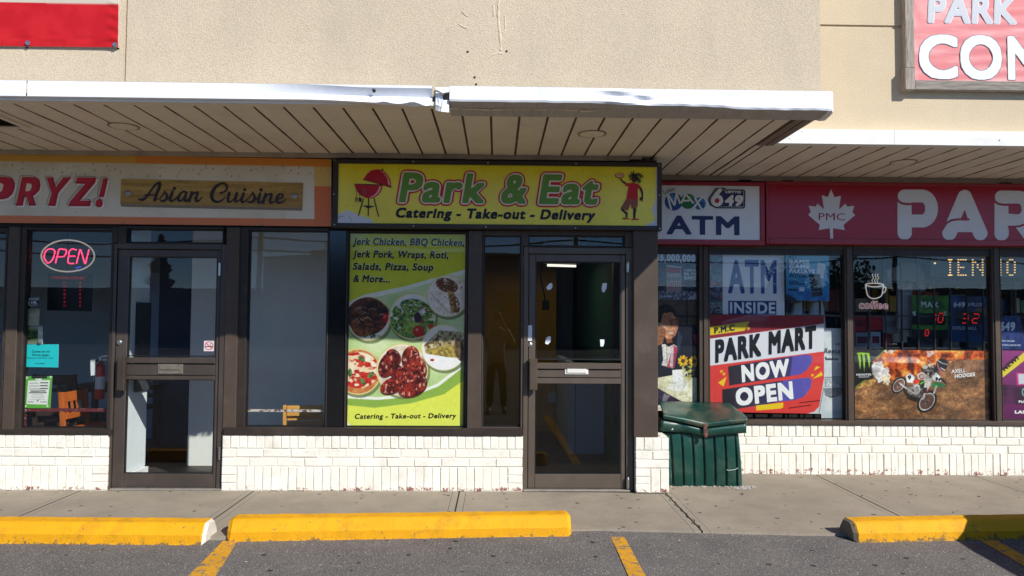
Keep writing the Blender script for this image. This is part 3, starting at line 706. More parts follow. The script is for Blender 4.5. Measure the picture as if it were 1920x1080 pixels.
# brick aprons: two soldier rows and two stretcher rows, painted over
def jit(mb, x0, x1, z0, z1, yf):
    dy = random.uniform(-.0035, .0025); k0_ = len(mb.v); mb.cbox(x0+random.uniform(0, .002), x1-random.uniform(0, .002), yf+dy, yf+.06, z0+random.uniform(-.0015, .0015), z1+random.uniform(-.0015, .0015), .0035)
    for i in range(k0_, len(mb.v)):
        q = mb.v[i]; mb.v[i] = (q[0]+random.uniform(-.0015, .0015), q[1]+random.uniform(-.001, .001), q[2]+random.uniform(-.0012, .0012))
def brick_wall(x0, x1, yf, zt, zb=0., quoin=(False, False), side=None):
    H = zt-zb; sc = H/.475; mb = MB(); mo = MB(); g = .0065
    mo.box(x0+.004, x1-.004, yf+.0048, yf+.12, zb, zt-.004)
    rows = [('s', .005, .205), ('t', .213, .280), ('t', .290, .355), ('s', .365, .470)]
    for r_, (kind, a, b) in enumerate(rows):
        a, b = zb+a*sc, zb+b*sc; w = .0655 if kind == 's' else .217
        L0, L1 = x0, x1
        if kind == 's' and b-a > .15:
            for q, s in zip(quoin, (0, 1)):
                if not q: continue
                wq = .125; xa = x0 if s == 0 else x1-wq
                for k in range(3): jit(mb, xa, xa+wq-(.0 if s else g), a+(b-a)*k/3+(g/2 if k else 0), a+(b-a)*(k+1)/3-(g/2 if k < 2 else 0), yf)
                if s == 0: L0 = x0+wq+g
                else: L1 = x1-wq-g
        n = max(1, round((L1-L0+g)/(w+g))); w = (L1-L0+g)/n-g
        sh = .5 if (kind == 't' and r_ == 2) else 0
        xs_ = [L0+(w+g)*(i-sh) for i in range(n+(1 if sh else 0))]
        for x in xs_:
            a0, b0 = max(x, L0), min(x+w, L1)
            if b0-a0 > .02: jit(mb, a0, b0, a, b, yf)
    o = mb.build('brick_wall', M_brick, B); mo.build('mortar', M_mortar, o); return o
YB = -.03
xa = rect(-10, 814, 201, 918, YB); brick_wall(-12, xa[1], YB, .468, 0, (False, True))
xb = rect(416, 812, 980, 919, YB); brick_wall(xb[0], xb[1], YB, .470, 0, (True, True))
xp = rect(1192, 820, 1254.5, 921, -.07); brick_wall(xp[0], xp[1], -.07, xp[3], 0, (True, False))
# the pier's return towards the recessed shop
mb = MB()
for k in range(7): jit(mb, xp[1]-.03, xp[1]-.001, .01+k*.066, .07+k*.066, -.005+.0*k); 
mb.box(xp[1]-.06, xp[1]-.002, -.006, .70, 0, xp[3]); mb.build('brick_return', M_brick, B)
zr_ = rect(1400, 797, 1920, 890, YR-.03); brick_wall(1.2, 12, YR-.03, zr_[3], -.03, (False, False))

# shopfront frames
def frame(name, px, y, depth=.09, bar=None, m=M_bronze, parent=B, glass=None, gm=M_glass, gy=.045, back=True):
    """name, outer photo rectangle px, glass photo rectangle: four bars and a pane"""
    X0, X1, Z0, Z1 = rect(*px, y); a0, a1, c0, c1 = rect(*glass, y)
    mb = MB(); mb.cbox(X0, a0, y, y+depth, Z0, Z1); mb.cbox(a1, X1, y, y+depth, Z0, Z1); mb.cbox(a0, a1, y+.002, y+depth, Z0, c0); mb.cbox(a0, a1, y+.002, y+depth, c1, Z1)
    f = mb.build(name, m, parent)
    mb = MB(); mb.box(a0-.004, a1+.004, y+gy, y+gy+.006, c0-.004, c1+.004); mb.build('pane', gm, f)
    mb = MB(); t = .012
    mb.box(a0, a0+t, y+gy-.012, y+gy-.001, c0, c1); mb.box(a1-t, a1, y+gy-.012, y+gy-.001, c0, c1); mb.box(a0+t, a1-t, y+gy-.012, y+gy-.001, c0, c0+t); mb.box(a0+t, a1-t, y+gy-.012, y+gy-.001, c1-t, c1); mb.build('gasket', M_black, f)
    return f
def post(name, px0, py0, px1, py1, yf, yb, m=M_bronze, c=.004):
    mb = MB(); bpx(mb, px0, py0, px1, py1, yf, yb, 0, c); return mb.build(name, m, B)
frame('window', (-190, 426, 9, 813), 0, glass=(-180, 434, 4, 802), m=M_bronze2)
post('pilaster', 9.3, 425, 31, 813, -.012, .10)
w1 = frame('window', (31.3, 426, 209.5, 813), .004, glass=(43, 431, 204, 803), m=M_bronze2)
post('pilaster', 209.8, 426, 220.5, 455, .0, .10, M_bronze2)
frame('transom_window', (221, 424, 419, 458), .002, glass=(236.5, 429, 417, 455.5), m=M_bronze2)
post('pilaster', 420, 426, 444, 920, -.012, .10)
w2 = frame('window', (444.5, 426, 614.5, 813), .006, glass=(462, 432, 612, 801), m=M_bronze2)
mb = MB(); bpx(mb, 614.8, 432, 646.8, 806, .018, .08); mb.build('black_panel', mat('black glazed panel', (16, 17, 19), rough=.12, spec=.6, var=.2), B)
w3 = frame('window', (647, 433, 876.5, 813), .006, glass=(649.5, 435, 873.5, 802), m=M_bronze2)
post('pilaster', 877, 432, 903, 813, -.014, .10)
frame('window', (903.3, 432, 980.5, 813), .004, glass=(905.5, 441, 976.5, 801.5), gm=M_glass)
post('pilaster', 1188, 430, 1233.8, 821, -.055, .12, c=.006)
mb = MB(); xc = rect(1188, 430, 1233.8, 821, -.055); mb.box(xc[1]-.05, xc[1]-.004, .12, YR-.003, xc[2], 2.6); mb.box(xc[1]-.05, xc[1]-.004, .12, YR-.004, 0, xc[2]-.003); mb.build('side_wall', M_bronze, B)
mb = MB(); mb.box(xc[0]-.02, xc[1]-.002, -.02, .1, xc[3]+.002, 2.87); mb.build('column_head', M_bronze2, B)
# sill strips
mb = MB(); s1 = rect(0, 806, 206, 814, -.04); mb.cbox(-12, s1[1], -.04, .09, .469, s1[3]); s2 = rect(419, 803, 980, 812.5, -.04); mb.cbox(s2[0], s2[1], -.04, .09, .471, s2[3]); mb.build('sill', M_bronze2, B)
# walls above the frames, behind the signs
mb = MB(); zt_ = rect(0, 425, 600, 430, 0); mb.box(-12, 1.30, .03, .18, rect(0, 424, 600, 433, 0)[2]+.03, 2.97); mb.box(1.31, 12, YR+.02, YR+.2, 2.13, 2.97); mb.build('header_wall', M_bronze2, B)

# doors
def door(fr, leaf, up, lo, rails, y, m, handle_left=True, trans=None):
    """photo rectangles: frame, leaf, upper and lower glass"""
    F = rect(*fr, y); Lf = rect(*leaf, y); a = rect(*up, y); b = rect(*lo, y)
    mb = MB(); mb.cbox(F[0], Lf[0]-.004, y-.002, y+.12, .0, F[3]); mb.cbox(Lf[1]+.004, F[1], y-.002, y+.12, .0, F[3]); mb.cbox(Lf[0]-.004, Lf[1]+.004, y, y+.12, Lf[3]+.005, F[3])
    mb.build('door_frame', m, B)
    yd = y+.012; z0, z1 = .018, Lf[3]
    gx0, gx1 = (a[0]+b[0])/2, (a[1]+b[1])/2
    mb = MB(); mb.cbox(Lf[0], gx0, yd, yd+.05, z0, z1, .005); mb.cbox(gx1, Lf[1], yd, yd+.05, z0, z1, .005)
    mb.cbox(gx0, gx1, yd+.001, yd+.05, a[3], z1, .005); mb.cbox(gx0, gx1, yd+.001, yd+.05, z0, b[2], .005)
    zs = [rect(0, r0, 100, r1, y)[2:] for r0, r1 in rails]
    for (q0, q1), o_ in zip(zs, (-.012, .004, -.012)): mb.cbox(gx0, gx1, yd+o_, yd+.05, q0+.0006, q1-.0006, .004)
    d = mb.build('door', m, B)
    for q in (a, b):
        mb = MB(); mb.box(gx0-.003, gx1+.003, yd+.02, yd+.026, q[2]-.003, q[3]+.003); mb.build('pane', M_glass, d)
    mb = MB()
    for q in (a, b):
        t = .010; mb.box(gx0, gx0+t, yd+.006, yd+.019, q[2], q[3]); mb.box(gx1-t, gx1, yd+.006, yd+.019, q[2], q[3]); mb.box(gx0+t, gx1-t, yd+.006, yd+.019, q[2], q[2]+t); mb.box(gx0+t, gx1-t, yd+.006, yd+.019, q[3]-t, q[3])
    mb.build('gasket', M_black, d); return d, yd
def sub(name, parent, m, fn, **k):
    mb = MB(); fn(mb); return mb.build(name, m, parent, **k)
M_brown = mat('brown door paint', (86, 76, 66), rough=.4, var=.08, vs=4, dirt=.3, dirt_col=(112, 100, 88), ds=3)
M_brown2 = mat('worn dark door paint', (66, 58, 52), rough=.42, var=.10, vs=4, dirt=.4, dirt_col=(98, 86, 76), ds=3)
d1, yd = door((207.5, 457, 421, 917), (214, 468, 409, 915), (237, 481, 404, 669), (234, 711, 401, 889), [(669, 680), (680.5, 703), (703.5, 711)], 0, M_brown2)
h = rect(219.5, 669, 234, 733, -.05); sub('pull_handle', d1, mat('bronze handle', (70, 60, 52), rough=.35, metal=.3, var=.15, vs=10, dirt=.4, dirt_col=(120, 108, 96)), lambda mb: (mb.cbox(h[0], h[1], -.06, -.02, h[2], h[3], .006), mb.box(h[0]+.01, h[1]-.02, -.02, yd+.003, h[2]+.02, h[2]+.05), mb.box(h[0]+.01, h[1]-.02, -.02, yd+.003, h[3]-.05, h[3]-.02)))
c = U(224.5, 642, yd); sub('lock', d1, M_chrome, lambda mb: mb.lathe([(.022, 0), (.021, -.008), (.014, -.012), (.012, -.018), (.003, -.018)], c, 'y', 18), smooth=False)
r = rect(296, 682.5, 343, 701, yd-.002); sub('mail_slot', d1, mat('worn brass plate', (142, 132, 118), rough=.4, metal=.5, var=.3, vs=40, dirt=.6, dirt_col=(70, 62, 54), ds=20), lambda mb: (mb.cbox(r[0], r[1], yd-.004, yd+.003, r[2], r[3], .002), mb.cbox(r[0]+.02, r[1]-.02, yd-.012, yd-.003, (r[2]+r[3])/2-.008, r[3]-.012, .003)))
for zz in (.22, 1.82): 
    q = U(409, 850 if zz < 1 else 505, -.01); sub('hinge', d1, M_chrome, lambda mb: mb.tube([(q.x+.012, -.012, q.z-.055), (q.x+.012, -.012, q.z+.055)], .009, 10))
d2, yd2 = door((981, 464, 1187.5, 918), (990.5, 477, 1173, 916), (1003.5, 490, 1163.5, 675), (1003, 715, 1166, 890), [(675, 686.5), (687.5, 703), (703.8, 714.5)], 0, M_brown)
h2 = rect(992.5, 672.6, 1007.5, 731.7, -.05); sub('pull_handle', d2, mat('brown handle', (92, 80, 68), rough=.35, metal=.3, var=.12, vs=10), lambda mb: (mb.cbox(h2[0], h2[1], -.06, -.02, h2[2], h2[3], .006), mb.box(h2[0]+.01, h2[1]-.02, -.02, yd2+.003, h2[2]+.02, h2[2]+.05), mb.box(h2[0]+.01, h2[1]-.02, -.02, yd2+.003, h2[3]-.05, h2[3]-.02)))
c2 = U(993.5, 646.7, yd2); sub('lock', d2, M_chrome, lambda mb: mb.lathe([(.022, 0), (.021, -.008), (.014, -.012), (.012, -.018), (.003, -.018)], c2, 'y', 18))
r2 = rect(1059, 688.5, 1103, 702, yd2-.002); sub('mail_slot', d2, mat('white mail plate', (220, 218, 210), rough=.5, var=.08, vs=30), lambda mb: (mb.cbox(r2[0], r2[1], yd2-.004, yd2+.004, r2[2], r2[3], .002), mb.cbox(r2[0]+.018, r2[1]-.018, yd2-.012, yd2-.003, r2[2]+.012, r2[3]-.012, .003)))
r3 = rect(989.5, 610, 997.5, 639, yd2-.002); sub('lock_label', d2, mat('white sticker', (222, 222, 220), rough=.6, var=.03), lambda mb: mb.box(r3[0], r3[1], yd2-.003, yd2-.001, r3[2], r3[3]))
for py in (500, 905):
    q = U(1175, py, -.01); sub('hinge', d2, M_chrome, lambda mb: mb.lathe([(.012, -.05), (.014, -.02), (.014, .03), (.008, .05)], (q.x+.01, -.014, q.z), 'z', 12))
frame('transom_window', (981, 432, 1187.5, 463.5), .002, glass=(991, 441, 1172, 462), m=M_bronze)
for a, b in ((208, 418), (981, 1180)):
    mb = MB(); mb.cbox(U(a, 915, 0).x, U(b, 915, 0).x, -.035, .14, 0, .014, .004); mb.build('threshold', mat('worn threshold', (150, 144, 134), rough=.5, metal=.3, var=.2, vs=12), B)
# recessed shop: frames
def rwin(px, gl, **k): return frame('window', px, YR, glass=gl, m=M_bronze, **k)
rwA = rwin((1150, 459, 1319, 797), (1160, 465, 1311, 790))
post('mullion', 1319.3, 461, 1328.5, 797, YR-.012, YR+.1)
rwB = rwin((1329, 459, 1588.5, 797), (1331, 466, 1585, 790))
post('mullion', 1589, 461, 1600, 797, YR-.012, YR+.1)
rwC = rwin((1600.5, 459, 1866, 797), (1602, 466, 1862, 790))
post('mullion', 1866.5, 461, 1876.5, 797, YR-.012, YR+.1)
rwD = rwin((1877, 459, 2260, 797), (1879, 466, 2250, 790))
mb = MB(); s3 = rect(1240, 789.5, 1900, 796.5, YR-.05); mb.cbox(1.25, 12, YR-.05, YR+.09, s3[2]-.003, s3[3]); mb.build('sill', M_bronze, B)
# rooms behind the glass
mb = MB(); mb.box(-12, 12, 5.2, 5.3, -.05, 3); mb.box(-12.1, -12, .2, 5.2, -.05, 3); mb.box(12, 12.1, .95, 5.2, -.05, 3); mb.build('interior_wall', M_interior, B)
mb = MB(); mb.box(-12, 1.26, .13, 5.2, .002, .008); mb.box(1.27, 12, YR+.1, 5.2, .002, .008); mb.build('interior_floor', M_floor, B)
mb = MB(); mb.box(-12, 1.26, .2, 5.2, 2.62, 2.72); mb.box(1.265, 12, YR+.22, 5.2, 2.62, 2.72); mb.box(-12, 12, .2, 5.4, 2.98, 3.1); mb.build('interior_ceiling', M_ceiling, B)
mb = MB(); mb.box(-1.50, -1.43, .11, 5.19, .01, 2.61); mb.build('party_wall', M_interior, B)
mb = MB(); mb.box(1.19, 1.26, .13, 5.19, .01, 2.61); mb.build('party_wall', M_green, B)
mb = MB(); mb.box(-1.42, .78, 3.3, 3.38, .01, 2.61); mb.build('partition_wall', M_mustard, B)
mb = MB(); mb.box(.79, .86, 1.7, 3.3, .01, 1.0); mb.box(.87, 1.18, 1.7, 2.6, .01, .95); mb.build('counter', M_interior, B)
mb = MB(); mb.box(-3.28, -3.22, .14, .50, .11, 2.6); pw = mb.build('partition_wall', mat('pale partition paint', (212, 220, 222), rough=.8, var=.05), B)
mb = MB(); mb.cbox(-3.222, -3.19, .14, .50, .01, .10); mb.box(-3.28, -3.225, .14, .50, .01, .108); mb.build('baseboard', mat('white baseboard', (220, 222, 222), rough=.6), pw)
mb = MB(); mb.box(-3.217, -3.20, .24, .50, .80, 1.60); mb.build('dark_sheet', M_intgrey, pw)  # thin dark box over part of the partition
mb = MB(); mb.box(-3.9, -2.9, 2.2, 2.28, .01, 2.6); mb.build('interior_door', mat('navy grey panel', (56, 62, 78), rough=.7, var=.1), B)
mb = MB(); mb.box(-3.04, -1.51, 1.0, 1.08, .30, 2.61); mb.box(-3.04, -1.51, .985, 1.08, .01, .298); gp = mb.build('partition_wall', mat('grey white partition paint', (220, 222, 216), rough=.85, var=.03), B)
mb = MB(); mb.box(-4.2, -3.62, 2.6, 2.7, .01, 2.0); mb.build('partition_wall', mat('pale blue block wall', (150, 162, 182), rough=.9, var=.06), B)
mb = MB(); mb.box(1.3, 12, 3.6, 3.7, 0, 2.6); mb.build('partition_wall', M_intgrey, B)
# ------------------------------------------------------------------ inks
def ink(name, rgb, rough=.4): return mat(name, rgb, rough=rough, spec=.35, var=.03, vs=3)
I_black = ink('black ink', (22, 22, 24)); I_white = ink('white ink', (232, 232, 230)); I_red = ink('red ink', (196, 22, 38)); I_navy = ink('navy ink', (34, 36, 92))
I_yel = ink('yellow ink', (236, 214, 34)); I_green = ink('leaf green ink', (96, 142, 52)); I_dred = ink('dark red ink', (150, 16, 30)); I_brown = ink('brown ink', (120, 66, 50)); I_grey = ink('grey ink', (150, 152, 156))
def letters(name, parent, m, rows, y):
    """rows: (text, p0, p1, cap px, bold, shear[, metric])"""
    mb = MB()
    for r in rows:
        text_into(mb, r[0], r[1], r[2], r[3], y, r[4], r[6] if len(r) > 6 else 'sq', r[5])
    return mb.build(name, m, parent, recalc=False)
def glyph_stagger(name, parent, m, rows, y):
    """as letters(), each glyph its own hair's breadth further out, so that outlines may overlap"""
    mb = MB()
    for r in rows:
        txt, p0, p1, cap, b0, b, sh = r; met = 'sq'
        V, T = layout(txt, b0, met); lo, hi = V[:, 0].min(), V[:, 0].max(); x = 0; i = 0
        A, B_ = U(*p0, y), U(*p1, y); H = (U(p0[0], p0[1]-cap, y)-A).length; d = B_-A; n = d.normalized(); up = Vector((-n.z, 0, n.x))
        for ch in txt:
            P0, _, adv = glyph(ch, b0, met); P, t, _ = glyph(ch, b, 'round' if b-b0 > .02 else met)
            if len(P):
                q = P.copy(); q[:, 1] = (q[:, 1]+b0)/(1+2*b0); S = (q[:, 0]+x-lo)/(hi-lo)*d.length
                mb.add([A+n*float(s)+up*float(v*H)+n*float(v*H*sh)+Vector((0, -.0004*(i % 3), 0)) for s, v in zip(S, q[:, 1])], [k[::-1] for k in t])
            x += adv+1.5*b0; i += 1
    return mb.build(name, m, parent, recalc=False)
def polys(name, parent, items, y, step=.0004):
    """items: (material, photo-px polygon), each a hair in front of the one before"""
    ms = []; mb = MB()
    for i, (m, p) in enumerate(items):
        if m not in ms: ms.append(m)
        flat(mb, p, y-step*i, ms.index(m))
    return mb.build(name, ms, parent, recalc=False)
def strip(pts, w):
    """polygon round a polyline"""
    P = [np.array(p, float) for p in pts]; L_, R_ = [], []
    ws = w if hasattr(w, '__len__') else [w]*len(P)
    for i, p in enumerate(P):
        d = P[min(i+1, len(P)-1)]-P[max(i-1, 0)]; d /= np.hypot(*d)+1e-9; n = np.array([-d[1], d[0]])*ws[i]/2
        L_.append(tuple(p+n)); R_.append(tuple(p-n))
    return L_+R_[::-1]
def circle(cx, cy, rx, ry=None, n=24, a0=0, a1=2*math.pi):
    ry = ry or rx; return [(cx+rx*math.cos(a0+(a1-a0)*i/n), cy+ry*math.sin(a0+(a1-a0)*i/n)) for i in range(n if a1-a0 > 6.28 else n+1)]
def cv(ox, oy, s): return lambda *p: [(ox+x/s, oy+y/s) for x, y in p]

# ------------------------------------------------------------------ left sign: vinyl over a board
YL = -.035
sg = thing('shop_sign', 'long cream vinyl sign with orange border, red capitals and a printed wooden plank', 'sign', U(300, 355, YL))
tl, tr_, br_, bl = (-420, 280), (621.3, 298.5), (621.3, 424.5), (-420, 413)
def sheet4(pic, name, y, parent, corners, **k):
    """sheet whose four corners are the given photo points"""
    global U
    ox = (pic.x0, pic.y0, pic.x1, pic.y1); m_ = {(ox[0], ox[1]): corners[0], (ox[2], ox[1]): corners[1], (ox[2], ox[3]): corners[2], (ox[0], ox[3]): corners[3]}
    U0 = U
    U = lambda a, b, yy: U0(*m_[(a, b)], yy)
    try: return pic.sheet(name, y, parent, **k)
    finally: U = U0
p = Pic(-420, 290, 621, 424, den=.6, base=(226, 216, 190))
p.mix(p.X > -1e9, (218, 208, 182), (232, 224, 202), 60, 3)
p.put((p.X > 535) & (p.X < 588), (234, 228, 212), .7)
tb = (p.Y < 290+16); p.put(tb & (p.X < 250), (226, 172, 66)); p.put(tb & (p.X >= 250), (232, 146, 52))
p.put(p.Y > 424-14.5, (224, 128, 74)); p.put((p.X > 588) & (p.Y < 345) & (p.Y > 300), (230, 196, 112)); p.put((p.X > 588) & (p.Y >= 345), (226, 120, 62)); p.put((p.X > 588) & (p.Y <= 306), (232, 146, 52))
for i in range(70):
    x, y = random.uniform(-100, 600), random.uniform(306, 330); p.ell(x, y, random.uniform(.5, 1.3), random.uniform(.6, 2.2), (70, 60, 50), .7)
for i in range(40):
    x, y = random.uniform(-100, 600), random.uniform(292, 420); p.ell(x, y, random.uniform(.4, .9), random.uniform(.4, .9), (80, 70, 60), .6)
wr = lambda u, v: .002*np.sin(u*60+v*3)*(v-.5)**2+.0012*np.sin(u*23+v*9)
sheet4(p, 'vinyl', YL, sg, (tl, tr_, br_, bl), warp=wr, thick=.0055)
mb = MB(); x0, x1, z0, z1 = rect(-420, 292, 620.5, 421, YL); mb.box(x0, x1, YL+.006, .028, z0+.02, z1-.02); mb.build('backing_board', M_dark, sg)
# slanted capitals: white drop, red face, black hairline set off to the left
q = cv(0, 280, 3.0)
def slab_letter(dx, dy, w=0): return [[(x+dx, y+dy) for x, y in pl] for pl in PRYZ]
PRYZ = [q((0-95, 320), (-50, 155), (30, 155), (70, 165), (85, 190), (84, 215), (72, 250), (45, 275), (15, 282), (-40, 282), (-55, 320)),
        q((88, 318), (124, 155), (195, 157), (222, 172), (229, 200), (222, 232), (196, 258), (186, 262), (205, 318), (165, 318), (150, 268), (140, 268), (128, 318)),
        q((270, 318), (290, 245), (262, 158), (300, 158), (315, 212), (355, 158), (404, 158), (330, 245), (312, 320)),
        q((385, 320), (393, 295), (478, 195), (424, 193), (433, 158), (543, 160), (536, 188), (452, 288), (515, 289), (507, 321)),
        q((556, 268), (580, 163), (610, 164), (585, 270))]
DOT = (558/3, 280+303/3, 21/3.0, 24/3.0)
def set_(y, m, name, dx, dy):
    mb = MB()
    for pl in slab_letter(dx, dy): flat(mb, pl, y)
    flat(mb, [(a+dx, b+dy) for a, b in circle(DOT[0], DOT[1], DOT[2], DOT[3], 20)], y)
    return mb.build(name, m, sg, recalc=False)
set_(YL-.0045, ink('pale drop shadow ink', (236, 232, 222)), 'lettering', 2.6, 2.6)
set_(YL-.0055, ink('brick red ink', (190, 26, 44)), 'lettering', 0, 0)
mb = MB()
for pl in slab_letter(-3.2, -2.6):
    c_ = pl+pl[:1]
    for a, b in zip(c_[:-1], c_[1:]): flat(mb, strip([a, b], .75), YL-.0065-random.random()*.0008)
cc = circle(DOT[0]-3.2, DOT[1]-2.6, DOT[2], DOT[3], 20); cc += cc[:1]
for a, b in zip(cc[:-1], cc[1:]): flat(mb, strip([a, b], .75), YL-.0065-random.random()*.0008)
mb.build('lettering_outline', I_black, sg, recalc=False)
letters_holes = [q((-18, 190), (8, 190), (20, 200), (12, 232), (-3, 242), (-28, 242)), q((150, 192), (172, 192), (180, 205), (172, 228), (160, 236), (143, 236))]
polys('letter_counter', sg, [(ink('cream ink', (226, 216, 190)), h_) for h_ in letters_holes], YL-.0060)
# printed plank
p = Pic(226, 335, 569, 390, den=1.0, base=(190, 152, 66))
p.mix(p.X > 0, (196, 160, 74), (160, 122, 44), 9, 11, .3, .75, .12, 1.0); g_ = p.n(6, 14, 3, .10, 1.3); p.put((np.abs(g_-.5) < .018), (120, 88, 34), .55); p.put((np.abs(g_-.58) < .010), (120, 88, 34), .4)
pk = sheet4(p, 'plank_print', YL-.006, sg, ((227, 335), (568.5, 343), (567, 389.5), (225.5, 382)), thick=.003)
mb = MB(); mb.add([U(226, 382.4, YL-.0045), U(567, 390, YL-.0045), U(566, 395, YL-.0045), U(228, 387.5, YL-.0045)], [(0, 1, 2, 3)]); mb.build('plank_print_edge', ink('brown grey ink', (128, 116, 96)), sg, recalc=False)
q = cv(220, 320, 5.0526)
SCR = [  # brush script, one list per stroke: (x, y, width)
    [(205, 272, 16), (235, 275, 24), (270, 255, 20), (320, 185, 19), (370, 125, 18), (400, 116, 22)], [(400, 116, 26), (395, 160, 28), (372, 220, 26), (352, 280, 26)], [(258, 232, 12), (310, 230, 14), (375, 226, 12)],
    [(352, 278, 10), (400, 262, 10), (440, 215, 14), (448, 195, 18)], [(448, 200, 16), (470, 235, 20), (462, 270, 22), (430, 288, 18), (405, 278, 14)],
    [(455, 280, 8), (490, 250, 10), (520, 200, 20)], [(522, 198, 22), (505, 245, 24), (498, 278, 24), (520, 286, 18), (555, 262, 12), (580, 235, 12)],
    [(650, 205, 16), (625, 198, 18), (592, 225, 20), (575, 265, 22), (590, 288, 18), (625, 265, 14), (652, 210, 18)], [(656, 205, 20), (640, 250, 24), (638, 280, 24), (660, 284, 18), (690, 250, 12)],
    [(706, 202, 22), (690, 255, 24), (680, 290, 22)], [(690, 255, 12), (725, 215, 16), (755, 205, 20), (758, 225, 22), (742, 265, 24), (748, 290, 22), (775, 282, 14), (802, 250, 10)],
    [(975, 212, 18), (1020, 195, 16), (1040, 160, 18), (1025, 128, 18), (985, 120, 18), (930, 155, 26), (895, 215, 30), (900, 270, 28), (940, 295, 22), (985, 285, 16), (1020, 255, 10)],
    [(1062, 210, 22), (1048, 255, 24), (1050, 290, 22), (1080, 290, 14), (1115, 250, 12), (1132, 212, 18)], [(1134, 210, 22), (1118, 260, 24), (1118, 290, 22), (1150, 285, 12), (1175, 250, 10)],
    [(1196, 215, 22), (1178, 265, 24), (1180, 295, 22), (1205, 292, 14), (1240, 262, 10), (1275, 220, 12), (1282, 205, 16)], [(1282, 208, 14), (1300, 250, 20), (1290, 285, 22), (1255, 300, 16), (1232, 290, 12)],
    [(1290, 290, 8), (1325, 262, 10), (1350, 222, 18)], [(1352, 220, 22), (1336, 268, 24), (1336, 300, 22), (1362, 296, 12), (1390, 262, 10)],
    [(1405, 218, 22), (1390, 270, 24), (1380, 305, 22)], [(1390, 270, 12), (1425, 230, 16), (1458, 222, 20), (1458, 245, 22), (1445, 280, 24), (1455, 305, 20), (1490, 290, 12)],
    [(1500, 275, 12), (1545, 262, 14), (1570, 238, 16), (1560, 222, 16), (1530, 228, 20), (1508, 265, 24), (1515, 298, 22), (1550, 302, 16), (1598, 268, 10)]]
def script(X, Y):
    M = np.zeros(X.shape, bool)
    for st in SCR:
        c = spline([(a, b, w) for a, b, w in st], 7)
        for (x, y, w) in c: M |= np.hypot(X-(220+x/5.0526), Y-(320+y/5.0526)) < w/2/5.0526*1.08
    for x, y in ((541, 167), (1206, 180), (1362, 183)): M |= np.hypot(X-(220+x/5.0526), Y-(320+y/5.0526)) < 3.1
    return M
mb = MB(); mask_into(mb, script, (256, 338, 542, 386), 4, YL-.0110, soft=3); mb.build('script_lettering', ink('brown black ink', (40, 28, 30)), sg, recalc=False)
for a, b in ((240, 362), (552, 367.5)):
    mb = MB(); mb.lathe([(.028, 0), (.026, -.004), (.016, -.010), (.003, -.012)], U(a, b, YL-.006), 'y', 18); mb.build('bolt_head', mat('dull steel', (150, 152, 156), rough=.35, metal=.8, var=.1), sg, smooth=True)
for a, b in ((92, 414.5), (230, 418), (338, 420), (490, 421.5), (618, 364), (619.5, 419), (97, 291)):
    mb = MB(); mb.lathe([(.009, 0), (.008, -.003), (.002, -.004)], U(a, b, YL-.002), 'y', 10); mb.build('staple_cap', mat('dull screw head', (140, 138, 132), rough=.4, metal=.6), sg)

# ------------------------------------------------------------------ yellow food sign
YY = -.10
sg = thing('shop_sign', 'yellow take-out sign in a black frame with grill picture and green lettering', 'sign', U(930, 365, YY))
A4 = [(623.5, 297), (1241, 305.5), (1241.5, 431.5), (623, 426.5)]; Bi = [(634.5, 306), (1233, 313), (1232.5, 423.5), (632.5, 418)]
xo0, xo1, zo0, zo1 = rect(623.3, 301.2, 1241.2, 429, YY); xi0, xi1, zi0, zi1 = rect(633.5, 309.5, 1232.8, 420.8, YY)
mb = MB(); mb.cbox(xo0, xi0, YY, .025, zo0, zo1); mb.cbox(xi1, xo1, YY, .025, zo0, zo1); mb.cbox(xi0, xi1, YY, .025, zo0, zi0); mb.cbox(xi0, xi1, YY, .025, zi1, zo1)
fr = mb.build('sign_frame', mat('black brown sign frame', (40, 33, 28), rough=.5, var=.15, dirt=.3, dirt_col=(80, 70, 60)), sg)
for a, b in ((627, 300), (775, 303), (915, 305), (1080, 307), (1236, 310), (626, 364), (1236.5, 366), (775, 424), (911, 425.5), (1079, 427.5), (1237, 429), (627, 421)):
    mb = MB(); mb.lathe([(.007, 0), (.006, -.003), (.001, -.004)], U(a, b, YY-.0005), 'y', 8); mb.build('screw', M_chrome, fr)
p = Pic(633, 306, 1233, 423, den=1.0, base=(246, 230, 26))
p.mix(p.X > 0, (242, 224, 24), (250, 236, 44), 70, 5)
for i in range(260):
    x = random.uniform(950, 1232) if i % 2 else random.uniform(633, 1232); p.ell(x, random.uniform(308, 422), random.uniform(.3, 1.1), random.uniform(.3, .8), (120, 112, 30), .6)
nn = p.n(5, 31, 3)
p.put((p.Y > 397+(p.X-652)*.42*(p.X > 652)-(p.X-652)*.55*(p.X < 652)+4*(nn-.5)) & (p.X < 700), (214, 216, 222))
p.put((p.X > 1229-3*(nn-.5)-7*np.exp(-((p.Y-392)/11)**2)) | ((p.X > 1233-(p.Y-408)*1.6) & (p.Y > 408)), (210, 212, 216))
p.line([(634, 414), (640, 409), (646, 410)], .7, (60, 60, 60)); p.line([(655, 409), (660, 417)], .6, (90, 90, 90))
sheet4(p, 'sign_panel', YY+.012, sg, (Bi[0], Bi[1], Bi[2], Bi[3]), m=print_mat('glossy sign print', .22, .5), thick=.004)
yt = YY+.0085
q = cv(620, 290, 3.0476); by = lambda x: 273+(x-388)*15/1142
rowsP = [(t, q((a, by(a)))[0], q((b, by(b)))[0], c) for t, a, b, c in (('Park', 388, 872, 56.8), ('&', 968, 1112, 56.8), ('Eat', 1188, 1520, 56.8))]
b0 = .055
glyph_stagger('lettering_border', sg, I_red, [(t, a, b, c, b0, b0+.098, .155) for t, a, b, c in rowsP], yt)
glyph_stagger('lettering_outline', sg, ink('off white ink', (222, 212, 196)), [(t, a, b, c, b0, b0+.046, .155) for t, a, b, c in rowsP], yt-.0018)
